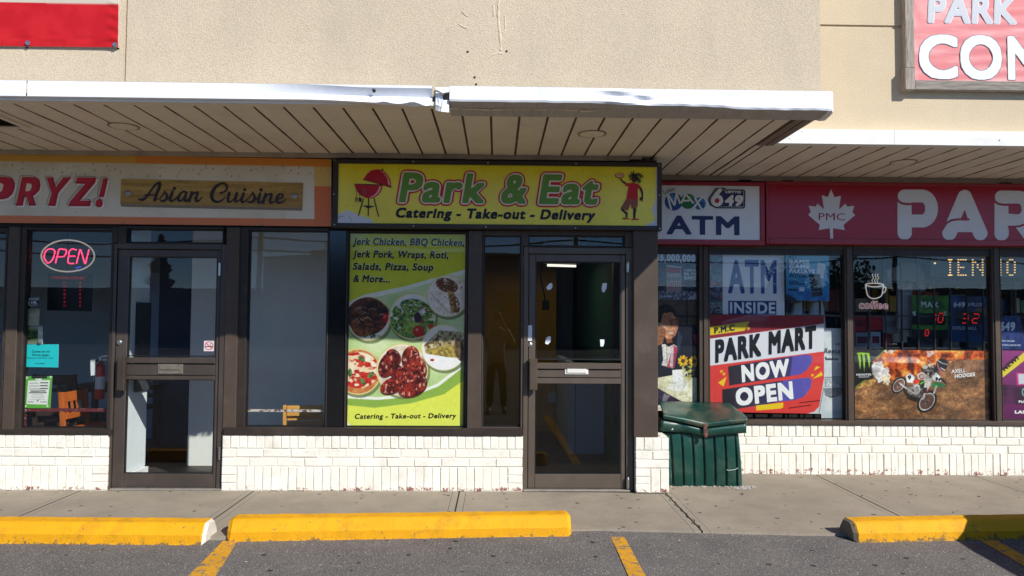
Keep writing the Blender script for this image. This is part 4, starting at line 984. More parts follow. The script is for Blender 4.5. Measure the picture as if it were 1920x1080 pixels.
glyph_stagger('lettering', sg, I_green, [(t, a, b, c, b0, b0, .155) for t, a, b, c in rowsP], yt-.0036)
letters('lettering', sg, I_black, [('Catering - Take-out - Delivery', q((367, 360))[0], q((1505, 374))[0], 19.0, .062, .2)], yt)
q = cv(640, 300, 9.0); Ipink = ink('pink highlight ink', (232, 170, 180)); Ired2 = ink('grill red ink', (176, 14, 34))
lid = q(*[(370, 327), (395, 290), (440, 225), (500, 180), (570, 160), (640, 160), (700, 180), (760, 225), (805, 290), (832, 360), (842, 458)])
bowl = q(*([(224, 411), (235, 460), (262, 525), (300, 570), (360, 615), (420, 640), (470, 646), (540, 638), (605, 605), (655, 550), (685, 490), (698, 428)]))
polys('grill_emblem', sg, [(Ired2, lid), (Ired2, bowl), (Ipink, q((655, 185), (700, 200), (752, 245), (790, 305), (812, 370), (825, 425), (792, 420), (785, 350), (765, 290), (720, 225))), (Ipink, q((640, 445), (675, 445), (660, 500), (625, 560), (570, 605), (520, 628), (465, 632), (540, 600), (595, 550), (625, 500))),
    (I_black, q(*strip([(360, 325), (600, 392), (862, 467)], 11))), (I_black, q(*strip([(216, 408), (450, 412), (705, 420)], 11))), (I_black, q(*circle(695, 163, 16))), (I_black, q(*strip([(372, 648), (286, 945)], 18))), (I_black, q(*strip([(458, 650), (453, 950)], 18))), (I_black, q(*strip([(550, 646), (630, 955)], 18))), (I_black, q((342, 767), (575, 778), (455, 812))),
    (I_black, q(*strip([(256, 470), (256, 640)], 7))), (I_black, q((232, 636), (274, 636), (274, 720), (268, 720), (268, 650), (257, 650), (257, 700), (250, 700), (250, 650), (240, 650), (240, 715), (234, 715))), (I_black, q(*strip([(308, 470), (308, 640)], 7))), (I_black, q((286, 640), (342, 640), (334, 708), (300, 708))), (ink('mottled red ink', (160, 52, 48)), q((345, 470), (400, 460), (440, 510), (430, 590), (370, 610), (345, 560)))], yt)
q = cv(1140, 310, 9.0); I_skin = ink('dark skin ink', (66, 30, 26)); It = ink('scarlet ink', (190, 18, 30)); Ish = ink('shorts brown ink', (140, 78, 62))
fig = [(I_skin, q(*strip([(212, 222), (240, 270), (300, 305)], [22, 30, 38]))), (I_skin, q(*strip([(540, 370), (575, 450), (580, 530)], [44, 38, 28]))), (I_skin, q((530, 560), (575, 515), (592, 540), (588, 612), (576, 612), (566, 575), (552, 605), (540, 600))),
       (I_skin, q(*strip([(225, 735), (318, 815), (312, 880)], [34, 44, 30]))), (I_skin, q(*strip([(455, 720), (446, 800), (442, 895)], [54, 48, 34]))), (It, q((300, 300), (430, 296), (500, 310), (545, 350), (560, 385), (500, 392), (505, 580), (310, 565), (345, 355), (290, 345))), (Ish, q((312, 562), (505, 578), (500, 705), (400, 738), (382, 640), (335, 765), (210, 730), (250, 660))), (I_skin, q(*circle(442, 235, 42, 58, 18)))]
fig += [(I_black, q(*strip(d, 20))) for d in ([(430, 150), (432, 95)], [(420, 160), (385, 110)], [(410, 170), (345, 158)], [(405, 195), (345, 195)], [(410, 215), (365, 245)], [(460, 145), (530, 140), (600, 195)], [(470, 160), (530, 175), (570, 220)], [(480, 190), (530, 230), (550, 285)], [(485, 210), (515, 255), (525, 300)], [(478, 225), (495, 270)])]
fig += [(I_black, q((400, 175), (440, 140), (490, 165), (495, 215), (470, 215), (440, 180), (412, 205))), (ink('pizza edge ink', (150, 84, 40)), q(*circle(195, 172, 80, 45, 22))), (ink('pizza ink', (222, 170, 130)), q(*circle(195, 170, 64, 32, 22))), (I_dred, q(*circle(175, 168, 14, 7, 10))), (I_dred, q(*circle(215, 172, 14, 7, 10))), (ink('rust ink', (176, 62, 34)), q((245, 900), (260, 880), (320, 885), (380, 900), (378, 908), (248, 908))), (ink('rust ink', (176, 62, 34)), q((388, 915), (425, 895), (490, 895), (525, 912), (522, 922), (390, 922))), (ink('mouth ink', (170, 60, 64)), q(*circle(448, 262, 14, 5, 10)))]
polys('figure_emblem', sg, fig, yt, .0003)

# ------------------------------------------------------------------ lotto sign and red sign over the recessed shop
YS = .70
sg = thing('shop_sign', 'white bank machine and lottery sign in a red case, beside the yellow sign', 'sign', U(1335, 400, YS))
x0, x1, z0, z1 = rect(1215, 340.5, 1434.5, 458.5, YS); wa0, wa1, v0, v1 = rect(1215, 348, 1424.8, 449, YS)
M_redcase = mat('red sign case', (150, 14, 34), rough=.35, var=.06, dirt=.25, dirt_col=(90, 20, 30))
mb = MB(); mb.cbox(x0, x1, YS, YR, z0, v0); mb.cbox(x0, x1, YS, YR, v1, z1); mb.cbox(wa1, x1, YS, YR, v0, v1); mb.box(x0, wa1, YS+.05, YR, v0, v1); mb.build('sign_case', M_redcase, sg)
mb = MB(); mb.box(x0, wa1, YS+.008, YS+.014, v0, v1); mb.build('sign_panel', mat('white acrylic', (222, 224, 228), rough=.25, var=.03), sg)
q = cv(1220, 330, 4.8); ya = YS+.005
letters('lettering', sg, I_navy, [('ATM', q((145, 526))[0], q((800, 535))[0], 36.0, .055, 0)], ya)
I_b1 = ink('ball blue ink', (32, 78, 150)); I_b2 = ink('ball green ink', (26, 110, 60)); I_b3 = ink('ball pale blue ink', (50, 130, 180)); W_ = I_white
polys('lottery_emblem', sg, [(I_b1, q(*circle(207, 232, 80))), (I_b3, q(*circle(190, 200, 34))), (I_b2, q(*circle(335, 228, 68))), (ink('ball light green ink', (80, 160, 70)), q(*circle(352, 200, 24))), (I_b3, q(*circle(440, 248, 56))), (I_b1, q(*circle(452, 262, 34)))]+
    [(W_, q(*strip(s, 17))) for s in ([(150, 165), (185, 305)], [(158, 165), (215, 265)], [(215, 265), (232, 155)], [(233, 155), (265, 250)], [(275, 245), (315, 165)], [(318, 165), (385, 245)], [(285, 222), (350, 222)], [(395, 195), (460, 300)], [(470, 180), (385, 290)])]+
    [(I_black, q((516, 205), (540, 170), (585, 108), (660, 105), (680, 120), (840, 122), (853, 140), (850, 280), (835, 293), (590, 290), (535, 262))), (I_grey, q((528, 205), (592, 118), (655, 116), (675, 130), (835, 132), (842, 142), (840, 275), (830, 284), (592, 281), (545, 256))), (I_navy, q((534, 207), (596, 124), (650, 122), (672, 136), (832, 138), (836, 272), (594, 275), (552, 252)))], ya, .0003)
yb = ya-.010
mb = MB(); mask_into(mb, lambda X, Y: (lambda x, y: (np.abs(np.hypot((x-598)/1.0, y-220)-38) < 17) | (seg_dist(x, y, [(566, 205), (590, 165), (625, 128)]) < 17))((X-1220)*4.8, (Y-330)*4.8), (1330, 350, 1362, 390), 5, yb); mb.build('numeral', W_, sg, recalc=False)
polys('red_dot', sg, [(I_red, q(*circle(597, 223, 21)))], yb-.0004)
letters('numeral', sg, W_, [('49', q((662, 268))[0], q((822, 272))[0], 20.5, .07, .15)], yb); letters('lettering', sg, W_, [('LOTTO', q((672, 153))[0], q((812, 157))[0], 4.6, .1, 0)], yb)
letters('lettering', sg, I_black, [('Lotto', q((122, 163))[0], q((222, 128))[0], 7.5, .0, 0)], ya)
mb = MB(); mb.add([U(1234, 440, YS-.004), U(1240, 432, YS-.004), U(1241.5, 447, YS-.004), U(1234, 449, YS-.004)], [(0, 1, 2, 3)]); mb.build('torn_vinyl', I_white, sg, recalc=False)
sg = thing('shop_sign', 'wide red sign with a white maple leaf and large rounded white letters', 'sign', U(1700, 400, YS))
x0, x1, z0, z1 = rect(1436.5, 342, 1920, 459, YS); xr = 7.4
M_redp = mat('red acrylic', (160, 4, 32), rough=.2, spec=.3, var=.04, vs=2)
mb = MB(); fz = .035; mb.cbox(x0, x0+.03, YS, YR, z0, z1); mb.cbox(x0+.03, xr, YS, YR, z0, z0+.055); mb.cbox(x0+.03, xr, YS, YR, z1-.03, z1); mb.cbox(xr, xr+.03, YS, YR, z0, z1); mb.build('sign_case', M_redcase, sg)
mb = MB(); mb.box(x0+.03, xr, YS+.012, YS+.02, z0+.055, z1-.03); mb.build('sign_panel', M_redp, sg)
yr = YS+.0085
leaf = q((1622, 118), (1595, 190), (1540, 172), (1560, 300), (1500, 247), (1488, 275), (1422, 268), (1440, 322), (1418, 350), (1522, 440), (1512, 486), (1612, 470), (1618, 577), (1643, 577), (1640, 470), (1748, 486), (1735, 440), (1840, 352), (1815, 325), (1832, 268), (1770, 275), (1752, 248), (1695, 300), (1712, 178), (1655, 190))
I_lw = ink('sign white ink', (216, 216, 218)); polys('maple_leaf', sg, [(I_lw, leaf)], yr)
letters('lettering', sg, ink('crimson ink', (140, 12, 40)), [('PMC', q((1512, 396))[0], q((1750, 400))[0], 13.2, .012, 0)], yr-.001)
def big(X, Y):
    x, y = (X-1640)*6.857, (Y-330)*6.857; S = lambda pts, w: seg_dist(x, y, pts) < w/2
    arc = [(610+122*math.sin(t), 418-161*math.cos(t)) for t in np.linspace(0, math.pi, 14)]
    P_ = S([(380, 258)]+arc+[(470, 579)], 165) | (inside(np.array([(293, 300), (475, 300), (475, 733), (293, 733)]), x, y)) | S([(386, 700), (386, 730)], 184)
    P_ &= ~S([(270, 275), (300, 320), (345, 350), (400, 360), (476, 360)], 30); P_ &= ~((x < 300) & (y < 308) & (y > 270))
    A_ = S([(1158, 270), (960, 735)], 184) | S([(1158, 270), (1358, 735)], 184) | inside(np.array([(1000, 575), (1300, 575), (1310, 720), (990, 720)]), x, y)
    A_ &= ~inside(np.array([(1157, 432), (1108, 545), (1205, 572)]), x, y); A_ &= ~S([(870, 690), (925, 602), (985, 570), (1060, 558), (1206, 557)], 28)
    arc2 = [(1850+122*math.sin(t), 424-152*math.cos(t)) for t in np.linspace(0, math.pi, 14)]
    R_ = S([(1628, 270)]+arc2+[(1715, 566)], 165) | inside(np.array([(1540, 310), (1720, 310), (1720, 740), (1540, 740)]), x, y) | S([(1632, 710), (1632, 740)], 184) | S([(1880, 600), (1985, 740)], 180)
    R_ &= ~S([(1515, 285), (1548, 330), (1590, 358), (1650, 370), (1716, 370)], 30); R_ &= ~S([(1722, 652), (1860, 648), (2010, 590)], 26)
    return P_ | A_ | R_
mb = MB(); mask_into(mb, big, (1676, 350, 1945, 455), 3.2, yr, soft=3, tol=.3); mb.build('lettering', I_lw, sg, recalc=False)
for a in (1400, 1480, 1890): sub('mounting_clip', sg, M_black, lambda mb: mb.cbox(U(a-10, 340, YS).x, U(a+10, 340, YS).x, YS+.02, YS+.05, z1+.001, z1+.016))

# ------------------------------------------------------------------ banners on the upper wall
YB1 = -1.468
bn = thing('banner', 'plain red vinyl banner with white top, pinned on the stucco wall', 'banner', U(100, 45, YB1))
p = Pic(-500, -150, 222, 88, den=.5, base=(206, 26, 34)); p.mix(p.Y > 0, (200, 24, 32), (212, 34, 40), 30, 8); p.put(p.Y < 8+(p.X-222)*.006, (214, 202, 182))
wr = lambda u, v: .004*np.exp(-((u-.985)/.012)**2)*np.sin(v*70)+.002*np.sin(u*9+v*4)+.003*np.exp(-((v-.94)/.02)**2)*np.sin(u*40)
sheet4(p, 'vinyl', YB1, bn, ((-500, -162), (222.5, -150), (221, 88.5), (-500, 80)), warp=wr, thick=.012, m=print_mat('woven vinyl print', .5, .3))
for a, b in ((52, 80.5), (215.5, 84)):
    mb = MB(); mb.lathe([(.016, 0), (.015, -.004), (.008, -.004), (.007, -.002)], U(a, b, YB1-.006), 'y', 16); mb.build('grommet', M_chrome, bn)
YB2 = -.535
bn = thing('billboard', 'faded pink red banner in a weathered grey timber frame, high on the wall', 'billboard', U(1800, 100, YB2))
M_wood = mat('weathered grey timber', (158, 149, 138), rough=.9, var=.35, vs=7, stretch=(9, 9, .8), bump=.5, bs=30, dirt=.8, dirt_col=(84, 74, 66), ds=5)
M_woodh = mat('weathered grey timber rail', (146, 138, 128), rough=.9, var=.35, vs=7, stretch=(.8, 9, 9), bump=.5, bs=30, dirt=.8, dirt_col=(84, 74, 66), ds=5)
x0, x1, z0, z1 = rect(1696.5, -100, 1713.5, 127, -.56); sub('timber_post', bn, M_wood, lambda mb: mb.cbox(x0, x1, -.56, -.50, z0, z1+1.2, .003))
x0b, x1b, z0b, z1b = rect(1697, 127.5, 1716, 168, -.575); sub('timber_block', bn, M_wood, lambda mb: mb.cbox(x0b, x1b, -.578, -.50, z0b, z1b, .003))
x0c, x1c, z0c, z1c = rect(1716.5, 151.5, 1920, 170.5, -.56); sub('timber_rail', bn, M_woodh, lambda mb: mb.cbox(x0c, 9.5, -.562, -.50, z0c+.006, z1c, .003))
p = Pic(1713, -150, 2100, 152, den=.6, base=(232, 140, 140)); p.mix(p.X > 0, (228, 124, 126), (242, 172, 170), 55, 21); p.mix(p.Y > 40, (230, 132, 134), (240, 176, 174), 12, 22, .5, .8, .10, 1)
p.put(p.X < 1722, (238, 160, 158), .4)
wr = lambda u, v: .0012*np.sin(v*85+u*8)*np.exp(-((u-.35)/.25)**2)*(v > .55)+.0012*np.sin(v*18+u*5)+.002*np.exp(-(u/.02)**2)*np.sin(v*40)
sheet4(p, 'vinyl', YB2, bn, ((1713, -158), (2100, -150), (2100, 157), (1713.5, 151)), warp=wr, thick=.01, m=print_mat('woven vinyl print', .5, .3))
q = cv(1680, 0, 6.0); I_gb = ink('pale grey blue ink', (184, 187, 193)); I_cw = ink('cold white ink', (218, 224, 226)); yk = YB2-.0034
glyph_stagger('lettering_outline', bn, I_cw, [('PARK M', q((362, 253))[0], q((1760, 278))[0], 52, .05, .078, .06)], yk)
glyph_stagger('lettering', bn, I_gb, [('PARK M', q((362, 253))[0], q((1760, 278))[0], 52, .05, .05, .06)], yk-.0012)
rr = [('C', q((266, 888))[0], q((700, 893))[0], 84, .052, .0), ('O', q((730, 895))[0], q((1196, 902))[0], 84, .052, .0), ('N', q((1262, 900))[0], q((1640, 906))[0], 82.5, .052, .0)]
glyph_stagger('lettering_outline', bn, ink('mid grey ink', (110, 100, 110)), [(t, a, b, c, d, d+.007, 0) for t, a, b, c, d, e in rr], yk)
glyph_stagger('lettering', bn, I_cw, [(t, a, b, c, d, d, 0) for t, a, b, c, d, e in rr], yk-.0012)
# ------------------------------------------------------------------ posters and papers behind the glass
YP = .055                       # left shop: just inside the pane
def poster(name, label, cat, pic, corners, y, group=None, m=None, albedo=.85, thick=.003, pname='print'):
    c = [U(a, b, y) for a, b in corners]; ce = (c[0]+c[1]+c[2]+c[3])/4
    t = thing(name, label, cat, ce, group); sheet4(pic, pname, y, t, corners, m=m, albedo=albedo, thick=thick); return t
PM = print_mat('satin poster print', .45, .3)
# menu poster
p = Pic(648, 434, 874, 802, ss=2, den=1.1, base=(216, 222, 60))
t_ = np.clip((p.Y-434)/368, 0, 1)[..., None]; p.C = np.array((206, 208, 30))*(1-t_)+np.array((226, 236, 96))*t_
q = cv(640, 430, 2.842)
swo = q((20, 400), (120, 350), (250, 322), (350, 300), (480, 262), (600, 228), (700, 198), (700, 640), (640, 760), (520, 850), (380, 905), (200, 940), (20, 915))
p.poly(swo, (236, 240, 220)); p.poly(q((20, 420), (150, 372), (300, 335), (480, 285), (700, 222), (700, 640), (630, 745), (510, 832), (370, 882), (200, 905), (20, 885)), (190, 214, 146))
p.mix(inside(np.array(q((20, 420), (300, 335), (700, 222), (700, 640), (510, 832), (200, 905), (20, 885))), p.X, p.Y), (178, 206, 132), (214, 228, 176), 60, 4)
p.poly(q((20, 905), (200, 912), (380, 895), (520, 840), (640, 745), (700, 650), (700, 780), (560, 880), (380, 930), (180, 955), (20, 940)), (142, 178, 72)); p.poly(q((20, 888), (200, 898), (380, 880), (520, 825), (640, 735), (690, 650), (650, 745), (530, 838), (385, 895), (200, 913), (20, 905)), (240, 244, 230))
p.poly(q((30, 15), (150, 15), (30, 90)), (206, 216, 160), .6); p.poly(q((18, 1010), (60, 1060), (18, 1060)), (244, 244, 240))
def plate(X_, Y_, R_):
    x, y, r = 640+X_/2.842, 430+Y_/2.842, R_/2.842
    p.ell(x+2.5, y+4, r+1.5, r+1.5, (96, 110, 70), .75); p.ell(x, y, r, r, (226, 206, 110)); p.ell(x, y, r*.965, r*.965, (238, 232, 214)); return x, y, r
x, y, r = plate(145, 480, 118)
p.mix(p.em(x-2, y-5, r*.95, r*.86) < 1, (60, 32, 20), (126, 72, 38), 7, 41, .3, .7, 1, 1.5); p.mix(p.em(x-12, y+14, r*.52, r*.48, .5) < 1, (150, 90, 44), (86, 46, 24), 6, 45); p.mix(p.em(x+12, y-16, r*.66, r*.44, .35) < 1, (34, 20, 16), (92, 52, 32), 5, 42)
for k in range(26):
    a0 = random.uniform(-30, 22); b0_ = random.uniform(-26, 20)
    if (a0/r)**2+(b0_/r)**2 < .62: p.line(spline([(x+a0, y+b0_), (x+a0+6, y+b0_-3-random.random()*3), (x+a0+13, y+b0_-1)], 4), random.uniform(.8, 2.0), (22, 14, 12) if k % 3 else (206, 180, 156), .8)
p.line(spline([(x-24, y-10), (x-14, y+6), (x-2, y+14), (x+16, y+16)], 6), 2.2, (26, 16, 12), .8); p.ell(x+32, y-2, 6, 9, (186, 34, 26)); p.ell(x+31, y-5, 2, 3, (230, 110, 90)); p.put((p.em(x+6, y+33, 16, 4) < 1) & (p.n(3, 46) > .5), (70, 100, 40))
x, y, r = plate(382, 465, 126); p.ell(x, y-20, r*.55, r*.4, (226, 228, 230)); e = p.em(x, y+4, r*.95, r*.84); p.mix((e < 1) & (p.n(9, 51) > .36), (52, 96, 36), (140, 168, 76), 4, 52, .35, .65); p.put((e < .9) & (p.n(3, 53) > .66), (206, 220, 160)); p.put((e < .8) & (p.n(4.5, 54) > .70), (150, 40, 40)); p.mix(p.em(x+2, y+22, 17, 13) < 1, (108, 146, 50), (170, 190, 90), 4, 57); p.ell(x+12, y+28, 11, 11, (190, 38, 28)); p.ell(x+9, y+25, 3, 3, (236, 130, 110)); p.ell(x+10, y+2, 7, 10, (60, 34, 50)); p.line([(x+18, y-24), (x+26, y-22), (x+34, y-18)], 2.2, (30, 40, 30)); p.ell(x+36, y+19, 6, 5, (196, 60, 34))
x, y, r = plate(572, 352, 114); e = p.em(x+2, y, r*.9, r*.9); p.mix(e < 1, (226, 212, 188), (248, 240, 226), 9, 61); p.put((e < 1) & (p.n(3.2, 62) > .7), (186, 150, 110)); p.mix((p.em(x-2, y-20, 22, 13, .3) < 1) & (p.n(3, 65) > .34), (126, 44, 28), (92, 84, 34), 3, 63, .4, .6); p.poly([(x-2, y-12), (x+12, y-6), (x+20, y+30), (x+8, y+34)], (196, 150, 90)); p.put((p.em(x+13, y+14, 9, 20, -.3) < 1) & (p.n(3, 64) > .42), (120, 74, 40)); p.line([(x-34, y-6), (x-10, y+20), (x+6, y+34)], 1.0, (170, 150, 120))
x, y, r = plate(92, 763, 124); p.mix(p.em(x, y, r*.95, r*.95) < 1, (214, 150, 84), (190, 108, 56), 6, 71); e = p.em(x, y-3, r*.9, r*.78); p.mix(e < 1, (244, 232, 206), (236, 206, 160), 8, 72); p.mix((e < 1) & (p.n(9, 73, 3, .8, 1.4) > .53), (176, 28, 20), (206, 64, 44), 4, 74); 
for dx, dy in ((6, -24), (8, 18), (24, 6), (-16, 2)): p.mix(p.em(x+dx, y+dy, 8, 4, dx*.1) < 1, (52, 92, 40), (110, 140, 80), 3, 75)
x, y, r = plate(330, 752, 141); p.mix(p.em(x, y+2, r*.95, r*.95) < 1, (236, 226, 206), (214, 196, 170), 9, 80)
for cx, cy, rx, ry, ro, sd_ in ((-26, -12, 13, 22, .5, 1), (-17, -24, 11, 14, -.4, 6), (14, -24, 13, 19, .25, 2), (28, -8, 12, 20, -.35, 7), (-8, 2, 17, 11, .5, 5), (4, 10, 12, 16, -.8, 8), (-17, 25, 21, 12, -.45, 3), (22, 14, 17, 15, .4, 4), (16, 32, 20, 12, -.2, 9), (32, 22, 10, 14, .2, 10)):
    cx, cy, rx, ry = cx*1.06, cy*1.06+2, rx*1.22, ry*1.16
    e = p.em(x+cx, y+cy, rx, ry, ro); p.ell(x+cx+1, y+cy+2, rx+1, ry+1, (60, 12, 10), .8, ro); p.mix(e < 1, (70, 14, 12), (164, 48, 30), 9, 80+sd_, .3, .7, 1, .7); p.put((e < .9) & (p.n(5.5, 90+sd_, 3, 1.6, .7) > .66), (236, 176, 156), .85); p.put((e < 1) & (p.n(4.4, 97+sd_) < .37), (40, 8, 8))
x, y, r = plate(555, 630, 124); p.ell(x, y+8, r*.9, r*.8, (240, 240, 238)); p.mix(inside(np.array([(x-38, y-4), (x-10, y-32), (x+30, y-30), (x+40, y-10), (x+36, y+20), (x+8, y+14), (x-36, y+10)]), p.X, p.Y), (166, 150, 104), (206, 192, 150), 5, 101); p.put(inside(np.array([(x-38, y-4), (x-10, y-32), (x+30, y-30), (x+40, y-10), (x+8, y+2), (x-30, y+6)]), p.X, p.Y) & (p.n(4, 102) > .56), (96, 80, 50)); p.mix(inside(np.array([(x-34, y+4), (x+10, y-4), (x+34, y+4), (x+30, y+20), (x+4, y+18), (x-34, y+12)]), p.X, p.Y), (196, 168, 80), (120, 110, 50), 3, 103); p.ell(x-22, y+24, 4, 2.4, (180, 30, 24)); p.mix(p.em(x+30, y+4, 9, 22, -.2) < 1, (70, 54, 40), (110, 90, 60), 4, 104)
p.photo(.05, 9, 210)
wt = poster('menu_poster', 'tall yellow green menu poster with six round plates of food', 'poster', p, ((650.5, 435), (873, 437.5), (867.5, 801), (647.5, 800)), YP, m=PM)
q = cv(640, 430, 2.842)
rows = [('Jerk Chicken, BBQ Chicken,', q((62, 83))[0], q((655, 90))[0], 14), ('Jerk Pork, Wraps, Roti,', q((62, 150))[0], q((570, 156))[0], 14), ('Salads, Pizza, Soup', q((60, 216))[0], q((488, 221))[0], 14), ('& More...', q((62, 281))[0], q((258, 284))[0], 14)]
letters('lettering', wt, ink('pale lettering glow', (232, 234, 180)), [(a, (b[0]+.8, b[1]-.8), (c[0]+.8, c[1]-.8), d, .066, .18, 'round') for a, b, c, d in rows], YP-.0022)
letters('lettering', wt, I_black, [(*r_, .06, .18, 'round') for r_ in rows], YP-.0032)
letters('lettering', wt, I_black, [('Catering - Take-out - Delivery', q((70, 1010))[0], q((610, 1006))[0], 9.6, .05, .16, 'round')], YP-.0022)
# small papers in the left window
p = Pic(42, 645, 109, 690, den=2, base=(36, 200, 204)); wt = poster('window_notice', 'turquoise notice hanging from a suction cup in the window', 'notice', p, ((42.5, 646), (110, 645.5), (109, 689), (41.8, 688)), YP, m=PM)
letters('lettering', wt, ink('dark teal ink', (10, 50, 64)), [('Come on in!', (59.5, 661), (93.5, 661), 4.2, .02, 0), ("We're open.", (59.5, 667.5), (92.5, 667.5), 4.2, .02, 0), ('Please follow the', (51, 672), (100, 672), 2.0, .02, 0), ('Love Baby', (66, 682.5), (84, 682.5), 2.2, .02, 0)], YP-.0022)
mb = MB(); mb.lathe([(.020, -.004), (.018, -.010), (.006, -.016), (.006, -.022), (.002, -.022)], U(75, 642, YP), 'y', 18); mb.build('suction_cup', mat('clear grey rubber', (90, 100, 104), rough=.2, var=.1), wt)
p = Pic(47, 704, 98, 766, den=2, base=(92, 170, 62)); p.poly([(52, 713), (94, 712), (92, 759), (50, 758)], (226, 230, 222))
for k in range(3): p.line([(54, 719+k*5.5), (91, 718.5+k*5.5)], .5, (120, 140, 120)); p.line([(55, 717.5+k*5.5), (70+k*3, 717.2+k*5.5)], 1.0, (120, 130, 120)); p.line([(76, 717+k*5.5), (90, 716.8+k*5.5)], 1.6, (40, 48, 44))
for k, (a, b, w) in enumerate(((58, 86, 2.0), (55, 88, 1.8), (60, 82, .8), (58, 86, .8), (60, 84, .8), (58, 86, .8))): p.line([(a, 733+k*3.2), (b, 732.8+k*3.2)], w, (50, 56, 54) if k < 2 else (150, 156, 150))
p.line([(70, 752), (74, 750), (71, 754)], .8, (40, 40, 40)); p.line([(53, 754), (64, 753.6)], 1.2, (60, 60, 60)); p.line([(78, 754), (90, 753.6)], 1.2, (60, 60, 60)); p.poly([(58, 704), (88, 704), (88, 709), (58, 709)], (40, 44, 44))
for a, b in ((49.5, 707), (95, 706), (48.5, 762), (92, 761.5)): p.ell(a, b, 2, 2, (214, 222, 216))
wt = poster('window_notice', 'green inspection card with a white form taped low in the window', 'notice', p, ((48.5, 705.5), (98, 705), (94, 765.5), (46.8, 765)), YP, m=PM); letters('lettering', wt, I_white, [('PASS', (67, 713.2), (78, 713), 3.2, .09, 0)], YP-.0022)
p = Pic(45, 557, 73, 574, den=2, base=(30, 31, 34)); p.poly([(45.5, 558), (73, 558), (73, 563), (45.5, 563)], (150, 156, 164)); wt = poster('window_sticker', 'black surveillance sticker at the left edge of the window', 'sticker', p, ((45.5, 558), (73, 557.5), (72.5, 574), (45, 574)), YP, m=PM, thick=.001); letters('lettering', wt, I_white, [('24 HR.', (47.5, 569.6), (70.5, 569.4), 4.4, .05, 0), ('SURVEILLANCE', (47, 573), (70.5, 572.8), 1.8, .04, 0)], YP-.0016)
p = Pic(40, 578, 74, 612, den=2, base=(150, 150, 122)); p.mix(p.X > 0, (132, 134, 108), (172, 172, 144), 14, 7); poster('paper_sheet', 'blank olive paper taped in the window below the surveillance sticker', 'paper', p, ((41.5, 579), (74, 579), (73, 611), (40.5, 610.5)), YP, m=PM)
p = Pic(40, 612, 82, 646, den=2, base=(214, 218, 208)); p.mix((p.Y > 612) & (p.X < 72) & (p.Y < 640), (44, 74, 34), (140, 156, 84), 5, 12, .35, .65, .6, 1.5); p.put((p.Y > 638) & (p.X < 76), (120, 132, 110)); p.mix(p.X > 74, (190, 186, 176), (240, 238, 230), 4, 13); p.put((p.Y < 616) & (p.X < 74), (172, 176, 160)); poster('hedge_stand_in', 'picture of a green hedge above the turquoise notice', 'picture', p, ((43, 600.5+12), (80, 612), (80, 645), (42.5, 645.5)), YP+.02, m=PM)  # made-up sheet stands in for a hedge seen through a back window
# opening hours panel, neon sign
YN = .16
p = Pic(68, 512, 182, 584, den=1.6, base=(14, 14, 18))
p.line([(96, 519), (158, 520)], 2.6, (120, 20, 30), .8)
wt = poster('hours_board', 'black opening hours panel with rows of red figures under the neon sign', 'sign', p, ((90, 513), (176, 514), (172, 584), (88, 582)), YN+.08, m=PM, thick=.01)
I_led = mat('red lit figures', (200, 20, 40), emit=.12)
rows = [('OPENING HOURS', (95, 523), (158, 524), 5, .03, 0)]
for k, d in enumerate(('SUN', 'MON', 'TUE', 'WED', 'THU', 'FRI', 'SAT')): rows += [(('11', '10', '9', '8', '7', '6', '11')[k], (119, 532+k*7.2), (123.5, 532+k*7.2), 4, .08, 0), ('8', (148.5, 532+k*7.2), (152, 532+k*7.2), 4, .08, 0)]
letters('lettering', wt, I_led, rows, YN+.068)
neon = thing('neon_sign', 'oval neon open sign with pink letters in the window', 'neon sign', U(126, 480, YN))
def nt_(pts, r, name, m, par, y, closed=False, n=6, ox=0, oy=280, s=3.0):
    c = spline(pts, n, closed) if n > 1 else pts
    if closed: c = list(c)+[c[0]]
    mb = MB(); mb.tube([U(ox+a/s, oy+b/s, y) for a, b in c], r, 8); return mb.build(name, m, par, smooth=True)
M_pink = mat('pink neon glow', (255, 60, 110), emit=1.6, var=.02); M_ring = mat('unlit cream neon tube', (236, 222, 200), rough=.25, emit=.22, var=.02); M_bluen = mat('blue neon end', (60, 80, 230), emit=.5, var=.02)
el = lambda t, k=1.0: (380+148*k*math.cos(math.radians(t)), 600+88*k*math.sin(math.radians(t)))
nt_([el(t, 1.02) for t in range(-126, 70, 8)], .0065, 'outer_tube', M_ring, neon, YN, n=2); nt_([el(t, 1.0) for t in range(-112, -302, -8)], .0065, 'outer_tube', M_ring, neon, YN-.012, n=2); nt_([(428, 668), (442, 664), (455, 660)], .007, 'tube_end', M_bluen, neon, YN)
nt_([(262, 632), (249, 612), (252, 585), (266, 565), (290, 560), (307, 570), (306, 592), (296, 618), (280, 636), (262, 638)], .0055, 'letter_tube', M_pink, neon, YN)
nt_([(312, 641), (322, 600), (333, 563), (352, 562), (372, 566), (370, 588), (356, 603), (328, 604)], .0055, 'letter_tube', M_pink, neon, YN)
nt_([(430, 566), (405, 561), (390, 575), (386, 600), (382, 625), (388, 641), (416, 642)], .0055, 'letter_tube', M_pink, neon, YN); nt_([(388, 602), (402, 601), (424, 601)], .0055, 'letter_tube', M_pink, neon, YN, n=3)
nt_([(430, 643), (441, 600), (451, 564), (462, 590), (472, 625), (480, 643), (490, 605), (501, 562)], .0055, 'letter_tube', M_pink, neon, YN)
mb = MB(); mb.tube([U(126, 505, YN+.02), U(126, 455, YN+.02), U(126, 436, YN+.06)], .004, 6); mb.bar(U(80, 480, YN+.02), U(173, 480, YN+.02), .012, .012); mb.build('bracket', M_black, neon)
